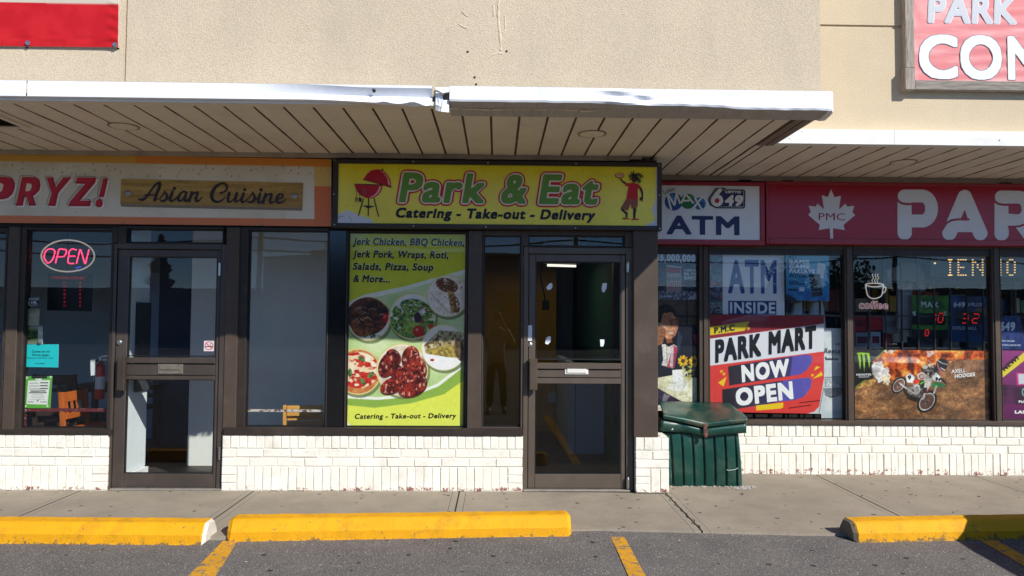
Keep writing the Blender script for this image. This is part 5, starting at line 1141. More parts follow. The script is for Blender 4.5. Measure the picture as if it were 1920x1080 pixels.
# no smoking sticker on the left door
p = Pic(382, 638, 403, 660, den=3, base=(226, 214, 216)); p.ring(392, 648.6, 8.4, 8.8, .16, (186, 30, 50)); p.line([(386, 650), (398, 650)], 1.8, (30, 30, 34)); p.line([(396, 648), (394, 645), (397, 643)], .8, (60, 60, 64)); p.line([(386.3, 643), (397.8, 654.4)], 1.6, (186, 30, 50))
poster('door_sticker', 'small no smoking sticker at the lower right of the left door glass', 'sticker', p, ((382.5, 639), (402.5, 639), (402, 658.5), (382, 658.5)), .030, m=PM, thick=.0012, pname='print')
# torn paper left on the right door
for (x, y), pts, lab in (((1030, 537.5), [(0, -6), (5, -7), (6, 0), (3, 5), (-3, 6), (-6, 2), (-3, -2)], 'torn white paper scrap at upper left of the right door glass'), ((1133, 539), [(-3, -8), (5, -8), (4, 2), (0, 9), (-4, 8), (-5, 0)], 'torn white paper scrap at upper right of the right door glass'), ((1027, 638), [(-3, -4), (2, -8), (6, -6), (5, 3), (0, 8), (-5, 6)], 'torn white paper scrap at lower left of the right door glass'), ((1129, 642.5), [(-4, -6), (4, -6), (4, 1), (2, 7), (-3, 7)], 'torn white paper scrap at lower right of the right door glass')):
    mb = MB(); c = [U(x+a, y+b, .029) for a, b in pts]; mb.prism([(v.x, v.z) for v in c], .0285, .0295); o = mb.build('paper_scrap', mat('white paper', (226, 228, 232), rough=.8, var=.05, vs=30)); tag(o, lab, 'paper', 'paper scraps stuck on the right door')
# worn low rails across the windows
M_burg = chipped('worn burgundy paint', (92, 34, 38), (206, 198, 190), chip=.58, scale=30)
w1r = rect(38, 766.5, 204, 772.5, .05); sub('low_rail', w1, M_burg, lambda mb: mb.cbox(w1r[0], w1r[1], .06, .09, w1r[2], w1r[3], .002)); w1p = rect(37, 773, 44.5, 803, .05); sub('rail_post', w1, M_burg, lambda mb: mb.cbox(w1p[0], w1p[1], .062, .09, w1p[2], w1p[3], .002)); w1p2 = rect(196.5, 773, 203, 803, .05); sub('rail_post', w1, M_bronze2, lambda mb: mb.cbox(w1p2[0], w1p2[1], .062, .09, w1p2[2], w1p2[3], .002))
w2r = rect(459, 768.5, 609, 773, .05); sub('low_rail', w2, chipped('peeling white paint', (196, 188, 180), (86, 48, 46), chip=.5, scale=30), lambda mb: mb.cbox(w2r[0], w2r[1], .06, .09, w2r[2], w2r[3], .002))

# ------------------------------------------------------------------ things inside the left shops
M_orange = mat('orange varnished wood', (176, 92, 38), rough=.35, var=.15, vs=5, stretch=(6, 6, 1)); M_pine = mat('yellow pine', (206, 150, 72), rough=.45, var=.1, vs=5)
def chair(name, label, x, y, rz, m, slats, top=.92, w=.40):
    t = thing(name, label, 'chair', (x, y, .01), 'wooden chairs inside the windows'); t.rotation_euler = (0, 0, 0)
    R_ = Matrix.Rotation(rz, 3, 'Z'); Lc = lambda a, b, c: Vector((x, y, .01))+R_ @ Vector((a, b, c))
    h = w/2
    sub('seat', t, m, lambda mb: mb.obox(Lc(0, .2, .45), R_ @ Vector((h, 0, 0)), R_ @ Vector((0, .2, 0)), Vector((0, 0, .018))), bevel=.006)
    for sx_ in (-1, 1):
        sub('leg', t, m, lambda mb: mb.bar(Lc(sx_*(h-.02), .38, 0), Lc(sx_*(h-.02), .38, .43), .036, .036, R_ @ Vector((1, 0, 0))))
        sub('leg', t, m, lambda mb: mb.bar(Lc(sx_*(h-.02), .0, 0), Lc(sx_*(h-.02), -.07, top), .042, .030, R_ @ Vector((1, 0, 0))), bevel=.004)
    bk = sub('backrest', t, m, lambda mb: (mb.obox(Lc(0, -.066, top-.05), R_ @ Vector((h-.04, 0, 0)), R_ @ Vector((0, .012, .002)), R_ @ Vector((0, -.003, .045))), mb.obox(Lc(0, -.035, .56), R_ @ Vector((h-.04, 0, 0)), R_ @ Vector((0, .01, 0)), Vector((0, 0, .025)))), bevel=.004)
    for k in range(slats):
        a = (k-(slats-1)/2)*(w-.1)/max(1, slats-1)*.8
        sub('slat', bk, m, lambda mb: mb.bar(Lc(a, -.04, .57), Lc(a, -.064, top-.07), .024, .012, R_ @ Vector((0, 1, 0))))
    return t
c_ = U(150, 735, .45); chair('wooden_chair', 'orange slat-back wooden chair behind the window with the notices', c_.x-.02, .50, math.radians(-92), M_orange, 4, top=c_.z+.0)
c_ = U(570, 760, .40); t = chair('wooden_chair', 'pale pine chair back low in the window left of the menu poster', c_.x, .40, math.radians(8), M_pine, 0, top=c_.z, w=.36)
M_table = mat('dark wood table', (40, 32, 28), rough=.35, var=.15, vs=6)
t = thing('dining_table', 'dark dining table inside the neon sign window', 'table', (-3.86, 1.35, .01)); sub('tabletop', t, M_table, lambda mb: mb.box(-4.4, -3.55, 1.0, 1.7, .72, .76), bevel=.005)
for a in (-4.3, -3.65):
    for b in (1.06, 1.64): sub('leg', t, M_table, lambda mb: mb.box(a-.025, a+.025, b-.025, b+.025, .01, .72))
M_dchair = mat('dark stained wood', (52, 40, 34), rough=.4, var=.15)
for lab, cx_, cy_, rz_ in (('dark chair at the far side of the dining table', -4.05, 2.15, math.pi), ('dark chair at the near side of the dining table', -4.1, .62, .05), ('dark chair alone further back in the neon sign shop', -3.3, 3.2, 2.4)): chair('wooden_chair', lab, cx_, cy_, rz_, M_dchair, 4)
# fire extinguisher on the partition end
ex = U(188, 710, .30); t = thing('fire_extinguisher', 'red fire extinguisher hanging inside beside the left door', 'fire extinguisher', ex)
zb = U(188, 748, .30).z; zt2 = U(188, 676, .30).z
sub('cylinder', t, mat('red enamel', (176, 20, 24), rough=.25, var=.05), lambda mb: mb.lathe([(.002, zb), (.036, zb), (.040, zb+.01), (.040, zt2-.07), (.034, zt2-.045), (.016, zt2-.03), (.014, zt2)], (ex.x, .30, 0), 'z', 20), smooth=True)
sub('paper_label', t, mat('silver paper label', (190, 190, 188), rough=.5, var=.3, vs=30), lambda mb: mb.lathe([(.0412, zb+.09), (.0412, zb+.20)], (ex.x, .30, 0), 'z', 20, cap=False), smooth=True)
sub('valve', t, M_chrome, lambda mb: (mb.box(ex.x-.012, ex.x+.012, .285, .315, zt2, zt2+.03), mb.bar((ex.x-.01, .30, zt2+.03), (ex.x+.06, .30, zt2+.045), .016, .006), mb.bar((ex.x-.01, .30, zt2+.012), (ex.x+.055, .30, zt2+.006), .016, .006)))
sub('hose', t, M_black, lambda mb: mb.tube(spline([(ex.x-.012, .29, zt2+.01), (ex.x-.05, .285, zt2-.02), (ex.x-.055, .28, zt2-.10), (ex.x-.045, .275, zt2-.19)], 6), .008, 8), smooth=True)
sub('tag', t, mat('white card', (214, 216, 214), rough=.7), lambda mb: mb.obox((ex.x-.046, .262, zt2-.06), (.022, 0, .003), (0, .001, 0), (-.004, 0, .07)))
# screens, light tube and outlet in the take-out shop
LA = bpy.data.lights.new('tube_glow', 'AREA'); LA.energy = 2.2; LA.size = 1.2; LA.color = (1, .93, .8)
t = thing('ceiling_light', 'thin fluorescent tube glowing high behind the right door', 'ceiling light', U(1053, 498, 2.4)); 
a, b = U(1026, 497.5, 2.4), U(1080, 499, 2.4); sub('tube', t, mat('lit fluorescent tube', (255, 250, 236), emit=.9), lambda mb: mb.tube([a, b], .014, 8)); lo_ = bpy.data.objects.new('tube_glow', LA); link(lo_, t); lo_.location = (-.4, -.2, .02); sub('housing', t, M_ceiling, lambda mb: mb.box(a.x-.04, b.x+.04, 2.36, 2.44, a.z+.02, 2.61))
o = U(1034.5, 746.5, 3.28); t = sub('wall_outlet', None, mat('pale grey plate', (150, 154, 160), rough=.6), lambda mb: mb.cbox(o.x-.055, o.x+.055, 3.288, 3.299, o.z-.06, o.z+.06, .004)); tag(t, 'pale square plate on the mustard wall behind the right door', 'wall plate')
t = thing('wall_bracket', 'small black bracket with cable hanging behind the right door glass', 'bracket', U(1022, 570, 1.4)); sub('box', t, M_black, lambda mb: mb.obox(U(1023, 572, 1.4), (.035, 0, 0), (0, .03, 0), (0, 0, .05)), bevel=.006); sub('cable', t, M_black, lambda mb: mb.tube(spline([U(1013, 480, 1.4), U(1014, 520, 1.4), U(1020, 550, 1.4), U(1024, 572, 1.4)], 6), .008, 6))
# ------------------------------------------------------------------ recessed shop: what hangs in its windows
YQ = YR+.060
q2 = cv(1220, 450, 3.375); q3 = cv(1300, 450, 3.0844); q4 = cv(1580, 450, 3.0853); qm = cv(1600, 640, 6.748)
# lottery ticket poster
p = Pic(1225, 459, 1312, 562, den=1.5, base=(22, 26, 40)); g = np.exp(-(((p.X-1264)/30)**2+((p.Y-530)/34)**2))[..., None]; p.C = p.C*(1-g*.5)+np.array((150, 160, 190))*g*.5
for k in range(14):
    a = k/14*math.pi*2+.2; p.poly([(1264, 530), (1264+90*math.cos(a), 530+90*math.sin(a)), (1264+90*math.cos(a+.12), 530+90*math.sin(a+.12))], (170, 180, 210), .14)
p.poly(q2((103, 155), (198, 165), (195, 372), (103, 372)), (190, 184, 180)); p.poly(q2((106, 170), (192, 178), (192, 208), (106, 206)), (60, 40, 60))
for r_ in range(7):
    for c in range(6): p.ell(1220+(118+c*14)/3.375, 450+(272+r_*13)/3.375, 1.4, 1.3, (176, 60, 84) if r_ < 4 else (70, 74, 90))
for c in range(3): p.ell(1220+(122+c*27)/3.375, 450+246/3.375, 3.2, 3, (40, 40, 50)); p.ell(1220+(122+c*27)/3.375, 450+246/3.375, 1.7, 1.7, (220, 214, 206))
for cx in (62, 82, 212, 232, 262, 284): p.ell(1220+cx/3.375, 450+345/3.375, 4, 7, (150, 156, 176), .8)
p.mix((p.Y > 548), (70, 74, 96), (190, 196, 214), 4, 9)
wt = poster('lottery_poster', 'dark lottery ticket poster with large grey figures, top of the narrow window', 'poster', p, ((1225, 460), (1309, 461), (1311, 562), (1225, 561)), YQ, m=PM)
letters('lettering', wt, ink('silver ink', (222, 222, 232)), [('$5,000,000', q2((28, 134))[0], q2((282, 140))[0], 14.5, .09, 0), ('8 EXTREME TOP PRIZES OF', q2((68, 72))[0], q2((242, 74))[0], 4.8, .05, 0), ('A GAME SO', q2((210, 198))[0], q2((285, 200))[0], 4.2, .07, 0), ('BIG, IT\'S', q2((210, 222))[0], q2((285, 224))[0], 5.2, .08, 0), ('GIANT!', q2((210, 250))[0], q2((285, 252))[0], 7, .09, 0)], YQ-.0022)
letters('lettering', wt, ink('magenta ink', (206, 40, 80)), [('EXTREME', q2((108, 203))[0], q2((192, 207))[0], 7, .08, 0)], YQ-.0022)
# man at a café table
p = Pic(1225, 560, 1318, 760, den=1.3, base=(20, 24, 36)); bgm = p.Y < 606; p.mix(bgm, (84, 70, 58), (104, 88, 72), 20, 5)
for k in range(60):
    p.ell(1262+(k % 9)*6, 564+(k//9)*6, .7, .7, (40, 34, 30))
p.poly(q2((240, 370), (250, 370), (250, 545), (240, 545)), (24, 22, 22)); p.poly(q2((170, 468), (320, 468), (320, 478), (170, 478)), (24, 22, 22))
p.poly(q2((30, 700), (60, 640), (110, 620), (190, 545), (250, 560), (290, 610), (325, 660), (330, 860), (30, 860)), (20, 26, 42))
p.poly(q2((75, 645), (150, 640), (180, 660), (150, 790), (70, 770)), (226, 220, 212)); p.poly(q2((150, 650), (185, 665), (160, 785), (110, 785)), (186, 60, 80)); p.poly(q2((140, 650), (156, 660), (150, 780), (128, 780)), (214, 190, 196)); p.line(q2((108, 650), (112, 780)), .8, (60, 60, 66))
p.poly(q2((95, 640), (130, 610), (160, 600), (165, 640), (120, 660)), (24, 22, 28))
p.mix(inside(np.array(q2((68, 462), (110, 445), (160, 455), (184, 500), (186, 545), (168, 590), (140, 612), (105, 610), (80, 570), (68, 520))), p.X, p.Y), (186, 122, 88), (226, 164, 124), 14, 15)
hr = inside(np.array(q2((46, 500), (46, 440), (60, 412), (98, 398), (136, 408), (162, 434), (176, 474), (166, 478), (150, 452), (128, 446), (112, 456), (92, 452), (78, 470), (72, 505), (62, 522))), p.X, p.Y); p.mix(hr, (20, 15, 14), (58, 44, 38), 2.2, 77, .4, .75); p.poly(q2((150, 560), (184, 500), (186, 545), (168, 590), (140, 612)), (150, 94, 68), .55)
p.line(q2((126, 512), (150, 506)), 1.3, (40, 24, 20)); p.line(q2((160, 500), (178, 508)), 1.1, (40, 24, 20)); p.ell(*q2((140, 520))[0], 2.2, 1, (30, 20, 18)); p.ell(*q2((168, 518))[0], 1.6, .9, (30, 20, 18)); p.line(q2((156, 525), (166, 552), (152, 558)), 1.0, (110, 66, 46)); p.poly(q2((120, 571), (158, 569), (148, 582), (130, 583)), (228, 214, 204)); p.line(q2((114, 568), (162, 568)), 1.0, (110, 50, 44)); p.line(q2((128, 592), (150, 592)), .9, (120, 60, 52))
p.poly(q2((30, 520), (70, 515), (100, 545), (105, 570), (80, 640), (40, 660)), (158, 104, 76)); p.line(q2((52, 515), (104, 548)), 1.8, (200, 196, 200)); 
for k in range(3): p.line(q2((52+k*4, 560+k*18), (98-k*4, 552+k*22)), .7, (104, 62, 44))
p.poly(q2((30, 690), (78, 658), (84, 740), (60, 800), (30, 830)), (20, 26, 42))
p.mix(inside(np.array(q2((30, 850), (150, 830), (325, 850), (325, 1000), (250, 1010), (40, 905))), p.X, p.Y), (228, 222, 180), (244, 240, 206), 10, 17)
p.poly(q2((30, 905), (250, 1008), (325, 1000), (325, 1050), (30, 1050)), (50, 44, 66)); p.poly(q2((30, 1015), (120, 1005), (200, 1050), (30, 1050)), (232, 230, 220)); p.poly(q2((90, 940), (130, 955), (90, 1010), (70, 1010)), (130, 120, 130))
p.ell(*q2((182, 905))[0], 22, 7, (246, 244, 232)); p.poly(q2((145, 800), (236, 795), (228, 880), (205, 905), (165, 905), (150, 880)), (250, 250, 246)); p.ring(*q2((238, 838))[0], 4.5, 9, .4, (240, 240, 234)); p.put((p.em(*q2((225, 860))[0], 5, 14) < 1) & (p.X > 1284), (196, 192, 184), .6)
for cx, cy in ((218, 745), (292, 748)):
    for a in range(9): p.ell(1220+(cx+24*math.cos(a*.7))/3.375, 450+(cy+24*math.sin(a*.7))/3.375, 3.6, 2.6, (240, 200, 40) if a % 2 else (214, 160, 26), 1, a*.7)
    p.ell(1220+cx/3.375, 450+cy/3.375, 3, 2.6, (96, 60, 20))
p.mix(inside(np.array(q2((200, 770), (262, 775), (300, 770), (290, 830), (260, 870), (225, 850))), p.X, p.Y) & (p.n(3, 8) > .5), (170, 160, 60), (214, 206, 120), 3, 18)
p.mix(inside(np.array(q2((285, 590), (315, 580), (322, 650), (300, 640))), p.X, p.Y), (120, 24, 60), (190, 60, 100), 3, 19)
p.line(q2((150, 470), (166, 530), (160, 560)), 3, (238, 180, 142), .5); p.ell(*q2((120, 545))[0], 5, 4, (238, 178, 140), .45); p.line(q2((132, 500), (152, 494)), 1.2, (36, 22, 18)); p.line(q2((162, 490), (180, 496)), 1.1, (36, 22, 18)); p.poly(q2((104, 612), (140, 612), (150, 632), (112, 640)), (150, 92, 66)); p.poly(q2((190, 560), (215, 600), (190, 700), (178, 660)), (44, 52, 76)); p.line(q2((190, 565), (178, 670), (150, 780)), 1.2, (70, 80, 104))
p.photo(.30, 10, 220)
poster('cafe_poster', 'poster of a smiling dark haired man on a telephone beside cup and yellow flowers', 'poster', p, ((1225, 561.5), (1311, 562), (1312, 770), (1225, 770)), YQ, m=PM)
# ATM sheet, betting poster, small sheets, ice cream sheet
YW = YR+.10
p = Pic(1354, 464, 1472, 592, den=1, base=(232, 238, 246)); p.poly(q3((200, 350), (482, 350), (482, 432), (200, 432)), (36, 56, 120)); wt = poster('window_sign', 'large white bank machine sign with blue capitals behind dark bars', 'sign', p, ((1355, 465), (1470, 466), (1471, 592), (1355, 592)), YW, m=PM)
letters('lettering', wt, ink('royal blue ink', (40, 66, 140)), [('ATM', q3((202, 310))[0], q3((482, 312))[0], 64, .055, 0)], YW-.0022); letters('lettering', wt, ink('pale blue white ink', (214, 220, 230)), [('INSIDE', q3((212, 424))[0], q3((474, 426))[0], 21, .05, 0)], YW-.0022)
p = Pic(1473, 466, 1556, 565, den=1.4, base=(80, 170, 214)); t_ = np.clip((p.Y-466)/99, 0, 1)[..., None]; p.C = np.array((122, 196, 220))*(1-t_)+np.array((34, 120, 186))*t_; p.mix(p.em(1500, 575, 60, 30) < 1, (30, 90, 160), (50, 130, 190), 12, 22)
p.poly(q3((722, 130), (768, 140), (752, 225), (715, 200)), (226, 230, 234)); p.poly(q3((668, 200), (735, 196), (750, 322), (690, 332)), (34, 40, 56))
for k in range(5): p.line(q3((678, 222+k*20), (738, 218+k*20)), .7, (120, 150, 180)); p.line(q3((725, 150+k*12), (760, 156+k*12)), .5, (110, 110, 120))
p.poly(q3((548, 286), (600, 286), (600, 298), (548, 298)), (20, 40, 70)); p.poly(q3((612, 276), (642, 276), (642, 300), (612, 300)), (200, 224, 236)); p.put(inside(np.array(q3((536, 318), (588, 340), (588, 354), (536, 354))), p.X, p.Y), (20, 26, 40))
wt = poster('betting_poster', 'sky blue betting poster with a dark phone, top right of its window', 'poster', p, ((1473, 466.5), (1554.5, 467), (1555, 564.5), (1474, 563)), YQ, m=PM)
I_dkb = ink('deep navy ink', (18, 40, 74)); I_pw = ink('pale ink', (228, 238, 242))
letters('lettering', wt, I_dkb, [('BET', q3((554, 104))[0], q3((600, 105))[0], 6, .02, .1), ('IN-STORE', q3((554, 216))[0], q3((655, 219))[0], 7, .02, .1), ('PLACE YOUR', q3((552, 244))[0], q3((612, 246))[0], 3, .06, 0), ('BETS NOW', q3((552, 258))[0], q3((640, 260))[0], 3.4, .06, 0)], YQ-.0022); letters('lettering', wt, I_pw, [('SAME', q3((554, 136))[0], q3((670, 138))[0], 7.5, .09, .1), ('GAME', q3((554, 163))[0], q3((672, 166))[0], 7.5, .09, .1), ('PARLAYS', q3((554, 190))[0], q3((700, 194))[0], 7.5, .08, .1)], YQ-.0022)
p = Pic(1328, 464, 1354, 592, den=1.2, base=(60, 84, 100)); p.mix(p.Y < 540, (56, 96, 116), (110, 150, 160), 6, 31); p.mix((p.Y > 530) & (p.Y < 562), (30, 44, 60), (96, 120, 150), 4, 32); p.put((p.n(4, 33) > .64) & (p.Y < 562), (190, 90, 100)); p.put((p.Y > 570), (140, 146, 150)); p.put((p.Y > 572) & (p.n(2.4, 34, 2) > .52), (40, 42, 48)); p.line([(1331, 562), (1350, 563)], 2, (20, 26, 30))
poster('notice_strip', 'narrow column of small blue green flyers at the left of the large window', 'flyers', p, ((1331, 466), (1354, 466), (1354, 588), (1331, 588)), YW, m=PM)
p = Pic(1540, 610, 1585, 786, den=1.2, base=(206, 214, 216)); p.mix(p.X > 0, (196, 206, 210), (220, 226, 226), 20, 35)
p.poly(q3((762, 800), (875, 795), (868, 850), (765, 850)), (150, 160, 166)); p.mix(inside(np.array(q3((770, 805), (862, 800), (856, 848), (775, 848))), p.X, p.Y), (170, 176, 180), (226, 228, 228), 3, 36); p.line(q3((765, 792), (878, 786)), 2, (120, 130, 136)); p.poly(q3((756, 856), (872, 852), (862, 900), (800, 915), (766, 900)), (96, 104, 112))
for k in range(16): p.line(q3((762+k*6.8, 856), (768+k*6.2, 905)), .6, (190, 196, 200))
p.poly(q3((765, 668), (848, 668), (842, 688), (770, 688)), (60, 66, 76)); p.poly(q3((826, 582), (856, 582), (856, 598), (826, 598)), (120, 128, 136), .6)
wt = poster('cup_poster', 'tall pale grey poster with a ridged chocolate cup, right of the red poster', 'poster', p, ((1538, 615), (1583, 616), (1582, 784), (1540, 784)), YW, m=PM)
letters('lettering', wt, ink('dark grey ink', (66, 72, 82)), [("Reese's", q3((756, 655))[0], q3((872, 658))[0], 9.5, .05, .15)], YW-.0022); letters('lettering', wt, I_pw, [('BIG CUP', q3((772, 684))[0], q3((842, 684))[0], 4, .08, 0)], YW-.0022)
# red opening poster
p = Pic(1329, 588, 1546, 776, den=1.1, base=(226, 66, 60)); p.poly(q3((80, 420), (770, 420), (770, 475), (80, 580)), (150, 38, 46)); p.mix(p.Y > 0, (0, 0, 0), (0, 0, 0), 9, 1) if False else None
p.poly(q3((80, 575), (770, 470), (770, 635), (80, 735)), (228, 228, 234)); p.poly(q3((80, 505), (326, 466), (296, 522), (80, 555)), (226, 200, 40)); p.ell(*q3((318, 507))[0], 3.2, 3.2, (226, 190, 50))
p.poly(q3((198, 735), (560, 672), (660, 655), (690, 668), (688, 700), (660, 745), (620, 775), (205, 848)), (92, 86, 176)); m_ = inside(np.array(q3((198, 735), (575, 668), (560, 785), (205, 848))), p.X, p.Y); t_ = np.clip((p.X-1365)/115, 0, 1)[..., None]; p.C = np.where(m_[..., None], np.array((44, 40, 48))*(1-t_)+np.array((66, 58, 110))*t_, p.C)
p.poly(q3((163, 872), (600, 800), (668, 792), (686, 806), (680, 850), (640, 905), (590, 925), (163, 985)), (92, 86, 176)); m_ = inside(np.array(q3((163, 872), (520, 812), (470, 945), (163, 1000))), p.X, p.Y); p.C = np.where(m_[..., None], np.array((44, 40, 48))*(1-t_)+np.array((66, 58, 110))*t_, p.C)
p.poly(q3((360, 962), (520, 942), (520, 970), (505, 978), (362, 992)), (244, 206, 30)); Y_ = (246, 206, 40)
for tri in (((150, 762), (172, 756), (158, 776)), ((140, 832), (190, 795), (172, 855)), ((712, 724), (736, 730), (698, 752)), ((690, 800), (742, 755), (752, 778))): p.poly(q3(*tri), Y_)
p.ell(*q3((174, 780))[0], 2.6, 2.6, (250, 190, 40)); p.ell(*q3((690, 778))[0], 2.6, 2.6, (250, 190, 40))
p.line(q3((614, 942), (738, 926)), 1.6, (60, 10, 14)); p.line(q3((552, 974), (682, 954)), 1.6, (60, 10, 14)); p.poly(q3((756, 800), (770, 800), (770, 1010), (640, 1010), (700, 992), (730, 960)), (206, 212, 214)); p.line(q3((756, 850), (728, 1000)), .8, (50, 20, 20))
wt = poster('opening_poster', 'big red and white opening poster with purple bars, low in the window behind the bin', 'poster', p, ((1329.5, 589), (1545, 592.5), (1545, 776), (1331, 772)), YQ+.012, m=PM)
yq = YQ+.0095
letters('lettering', wt, I_black, [('P.M.C', q3((122, 541))[0], q3((240, 523))[0], 11, .06, .12)], yq); letters('lettering', wt, I_black, [('PARK', q3((127, 712))[0], q3((392, 672))[0], 43, .075, .16), ('MART', q3((435, 664))[0], q3((710, 626))[0], 43, .075, .16)], yq)
letters('lettering', wt, I_white, [('NOW', q3((282, 824))[0], q3((556, 784))[0], 32, .075, .1), ('OPEN', q3((250, 962))[0], q3((580, 918))[0], 33, .07, .06)], yq)
# motocross poster
p = Pic(1602, 655, 1857, 788, den=1.35, base=(150, 100, 62)); d_ = p.n(10, 41, 5, 1, 1.6); d2_ = p.n(2.2, 42, 3, .7, 1.3)
C0 = np.array((96, 62, 38)); C1 = np.array((184, 132, 84)); p.C = C0*(1-d_[..., None])+C1*d_[..., None]; p.C *= (.72+.56*d2_[..., None])
fire = inside(np.array(qm((260, 90), (1720, 90), (1720, 210), (1300, 240), (1100, 300), (900, 430), (560, 450), (440, 540), (400, 480), (250, 300))), p.X, p.Y)
f_ = p.n(12, 43, 5); fa_ = np.clip((f_-.3)/.4, 0, 1)[..., None]; F_ = np.where(fa_ < .5, np.array((90, 34, 16))*(1-2*fa_)+np.array((226, 92, 24))*2*fa_, np.array((226, 92, 24))*(2-2*fa_)+np.array((252, 190, 90))*(2*fa_-1)); p.C = np.where(fire[..., None], F_, p.C)
sm = inside(np.array(qm((1180, 220), (1720, 215), (1720, 420), (1200, 420))), p.X, p.Y); p.mix(sm & (p.n(9, 44) > .38), (120, 84, 62), (166, 120, 88), 9, 45)
sp_ = p.em(1650, 697, 15, 22, -.5); p.mix((sp_+2.2*(p.n(6, 46, 5)-.5) < 1), (214, 204, 198), (250, 248, 244), 9, 47); p.mix((p.em(1661, 712, 7, 10, -.3)+2.0*(p.n(4, 66)-.5) < 1), (252, 214, 150), (250, 240, 220), 5, 67); p.put(inside(np.array(qm((350, 90), (560, 90), (480, 160), (420, 150))), p.X, p.Y) & (p.n(4, 48) > .4), (240, 226, 214)); p.put(inside(np.array(qm((930, 110), (1060, 110), (1010, 190), (940, 190))), p.X, p.Y) & (p.n(3, 49) > .45), (226, 196, 184))
p.poly(qm((-10, 90), (405, 90), (330, 180), (250, 250), (230, 300), (236, 400), (260, 470), (120, 510), (60, 560), (15, 610), (-10, 610)), (30, 31, 33)); p.line(qm((405, 95), (330, 180), (290, 210)), 2, (120, 170, 50)); p.line(qm((150, 500), (60, 560), (15, 610)), 2.2, (110, 150, 50)); p.mix(inside(np.array(qm((60, 560), (250, 480), (300, 500), (240, 560), (20, 620))), p.X, p.Y), (150, 110, 60), (214, 170, 90), 3, 50)
for sx_, ln in ((62, 375), (115, 400), (178, 352)): p.poly(qm((sx_-8, 160), (sx_+26, 152), (sx_+36, 250), (sx_+24, ln), (sx_+14, ln-70), (sx_+6, 240)), (156, 206, 60))
p.poly(qm((36, 152), (70, 140), (200, 145), (206, 175), (170, 160), (120, 175), (90, 160), (66, 178)), (156, 206, 60)); p.poly(qm((172, 150), (208, 150), (206, 185), (180, 200)), (156, 206, 60))
# dust thrown by the wheels, then machine and rider
for k in range(420):
    x, y = random.gauss(1665, 28), random.gauss(760, 16); l_ = random.uniform(1, 5); p.line([(x, y), (x+l_*random.uniform(-.4, .4), y-l_)], random.uniform(.4, .9), (196, 158, 120) if random.random() < .5 else (110, 76, 50), .6)
def wheel(cx, cy, rx, ry, rot):
    c = qm((cx, cy))[0]; p.ell(c[0], c[1], rx/6.748, ry/6.748, (26, 24, 24), 1, rot); p.ell(c[0], c[1], rx*.80/6.748, ry*.80/6.748, (214, 206, 200), 1, rot); p.ell(c[0], c[1], rx*.68/6.748, ry*.70/6.748, (92, 62, 48), 1, rot)
    for k in range(12):
        a = k*math.pi/12; u, v = rx*.68*math.cos(a)/6.748, ry*.7*math.sin(a)/6.748; du, dv = u*math.cos(rot)-v*math.sin(rot), u*math.sin(rot)+v*math.cos(rot); p.line([(c[0]-du, c[1]-dv), (c[0]+du, c[1]+dv)], .45, (220, 180, 170), .8)
    p.ell(c[0], c[1], 2.2, 2.4, (60, 56, 56))
wheel(575, 560, 78, 122, .62); wheel(930, 770, 108, 158, .62)
p.poly(qm((640, 560), (760, 640), (840, 700), (800, 770), (700, 720), (620, 620)), (54, 40, 34)); p.mix(inside(np.array(qm((690, 560), (860, 540), (900, 640), (840, 720), (720, 690), (650, 620))), p.X, p.Y), (60, 48, 42), (170, 160, 152), 3, 55)
p.line(qm((590, 540), (700, 620), (800, 680)), 3, (206, 200, 196)); p.poly(qm((660, 440), (720, 400), (780, 450), (750, 530), (680, 520)), (232, 232, 232)); p.poly(qm((830, 520), (960, 450), (1010, 480), (930, 580), (850, 600)), (34, 44, 34)); p.line(qm((850, 540), (950, 470)), 2.4, (110, 190, 50)); p.poly(qm((985, 540), (1060, 510), (1150, 545), (1170, 590), (1080, 570), (1000, 600)), (40, 120, 60))
p.line(qm((985, 480), (930, 620), (880, 730)), 5, (214, 210, 206)); p.line(qm((1050, 570), (1020, 660)), 3.4, (200, 190, 186)); p.line(qm((960, 590), (910, 690)), 1.6, (190, 60, 60)); p.ring(*qm((805, 610))[0], 5.4, 10, .4, (190, 186, 190)); 
p.poly(qm((750, 505), (830, 470), (850, 510), (780, 545)), (196, 52, 40)); p.poly(qm((800, 420), (870, 380), (960, 430), (930, 490), (820, 480)), (220, 206, 190)); p.ring(*qm((865, 445))[0], 5, 5, .35, (160, 60, 50)); p.poly(qm((860, 340), (900, 290), (1010, 275), (1060, 330), (1080, 400), (1000, 440), (940, 430), (870, 380)), (38, 34, 34)); p.poly(qm((870, 320), (910, 290), (950, 310), (930, 350), (880, 345)), (214, 202, 188)); p.poly(qm((930, 280), (1030, 270), (1010, 310), (960, 320)), (226, 186, 150))
p.ell(*qm((1122, 290))[0], 11, 12.5, (34, 34, 38), 1, .4); p.line(qm((1065, 270), (1085, 340), (1120, 375)), 2.2, (206, 110, 120)); p.line(qm((1070, 235), (1130, 270), (1190, 285)), 1.6, (206, 206, 206)); p.line(qm((1110, 330), (1160, 360)), 2.0, (214, 200, 200)); p.poly(qm((1090, 390), (1130, 375), (1140, 400), (1100, 430)), (180, 110, 90)); p.poly(qm((1010, 400), (1050, 390), (1115, 460), (1110, 515), (1010, 500), (995, 470)), (232, 234, 232)); p.line(qm((1110, 470), (1170, 530)), 3.5, (30, 28, 28))
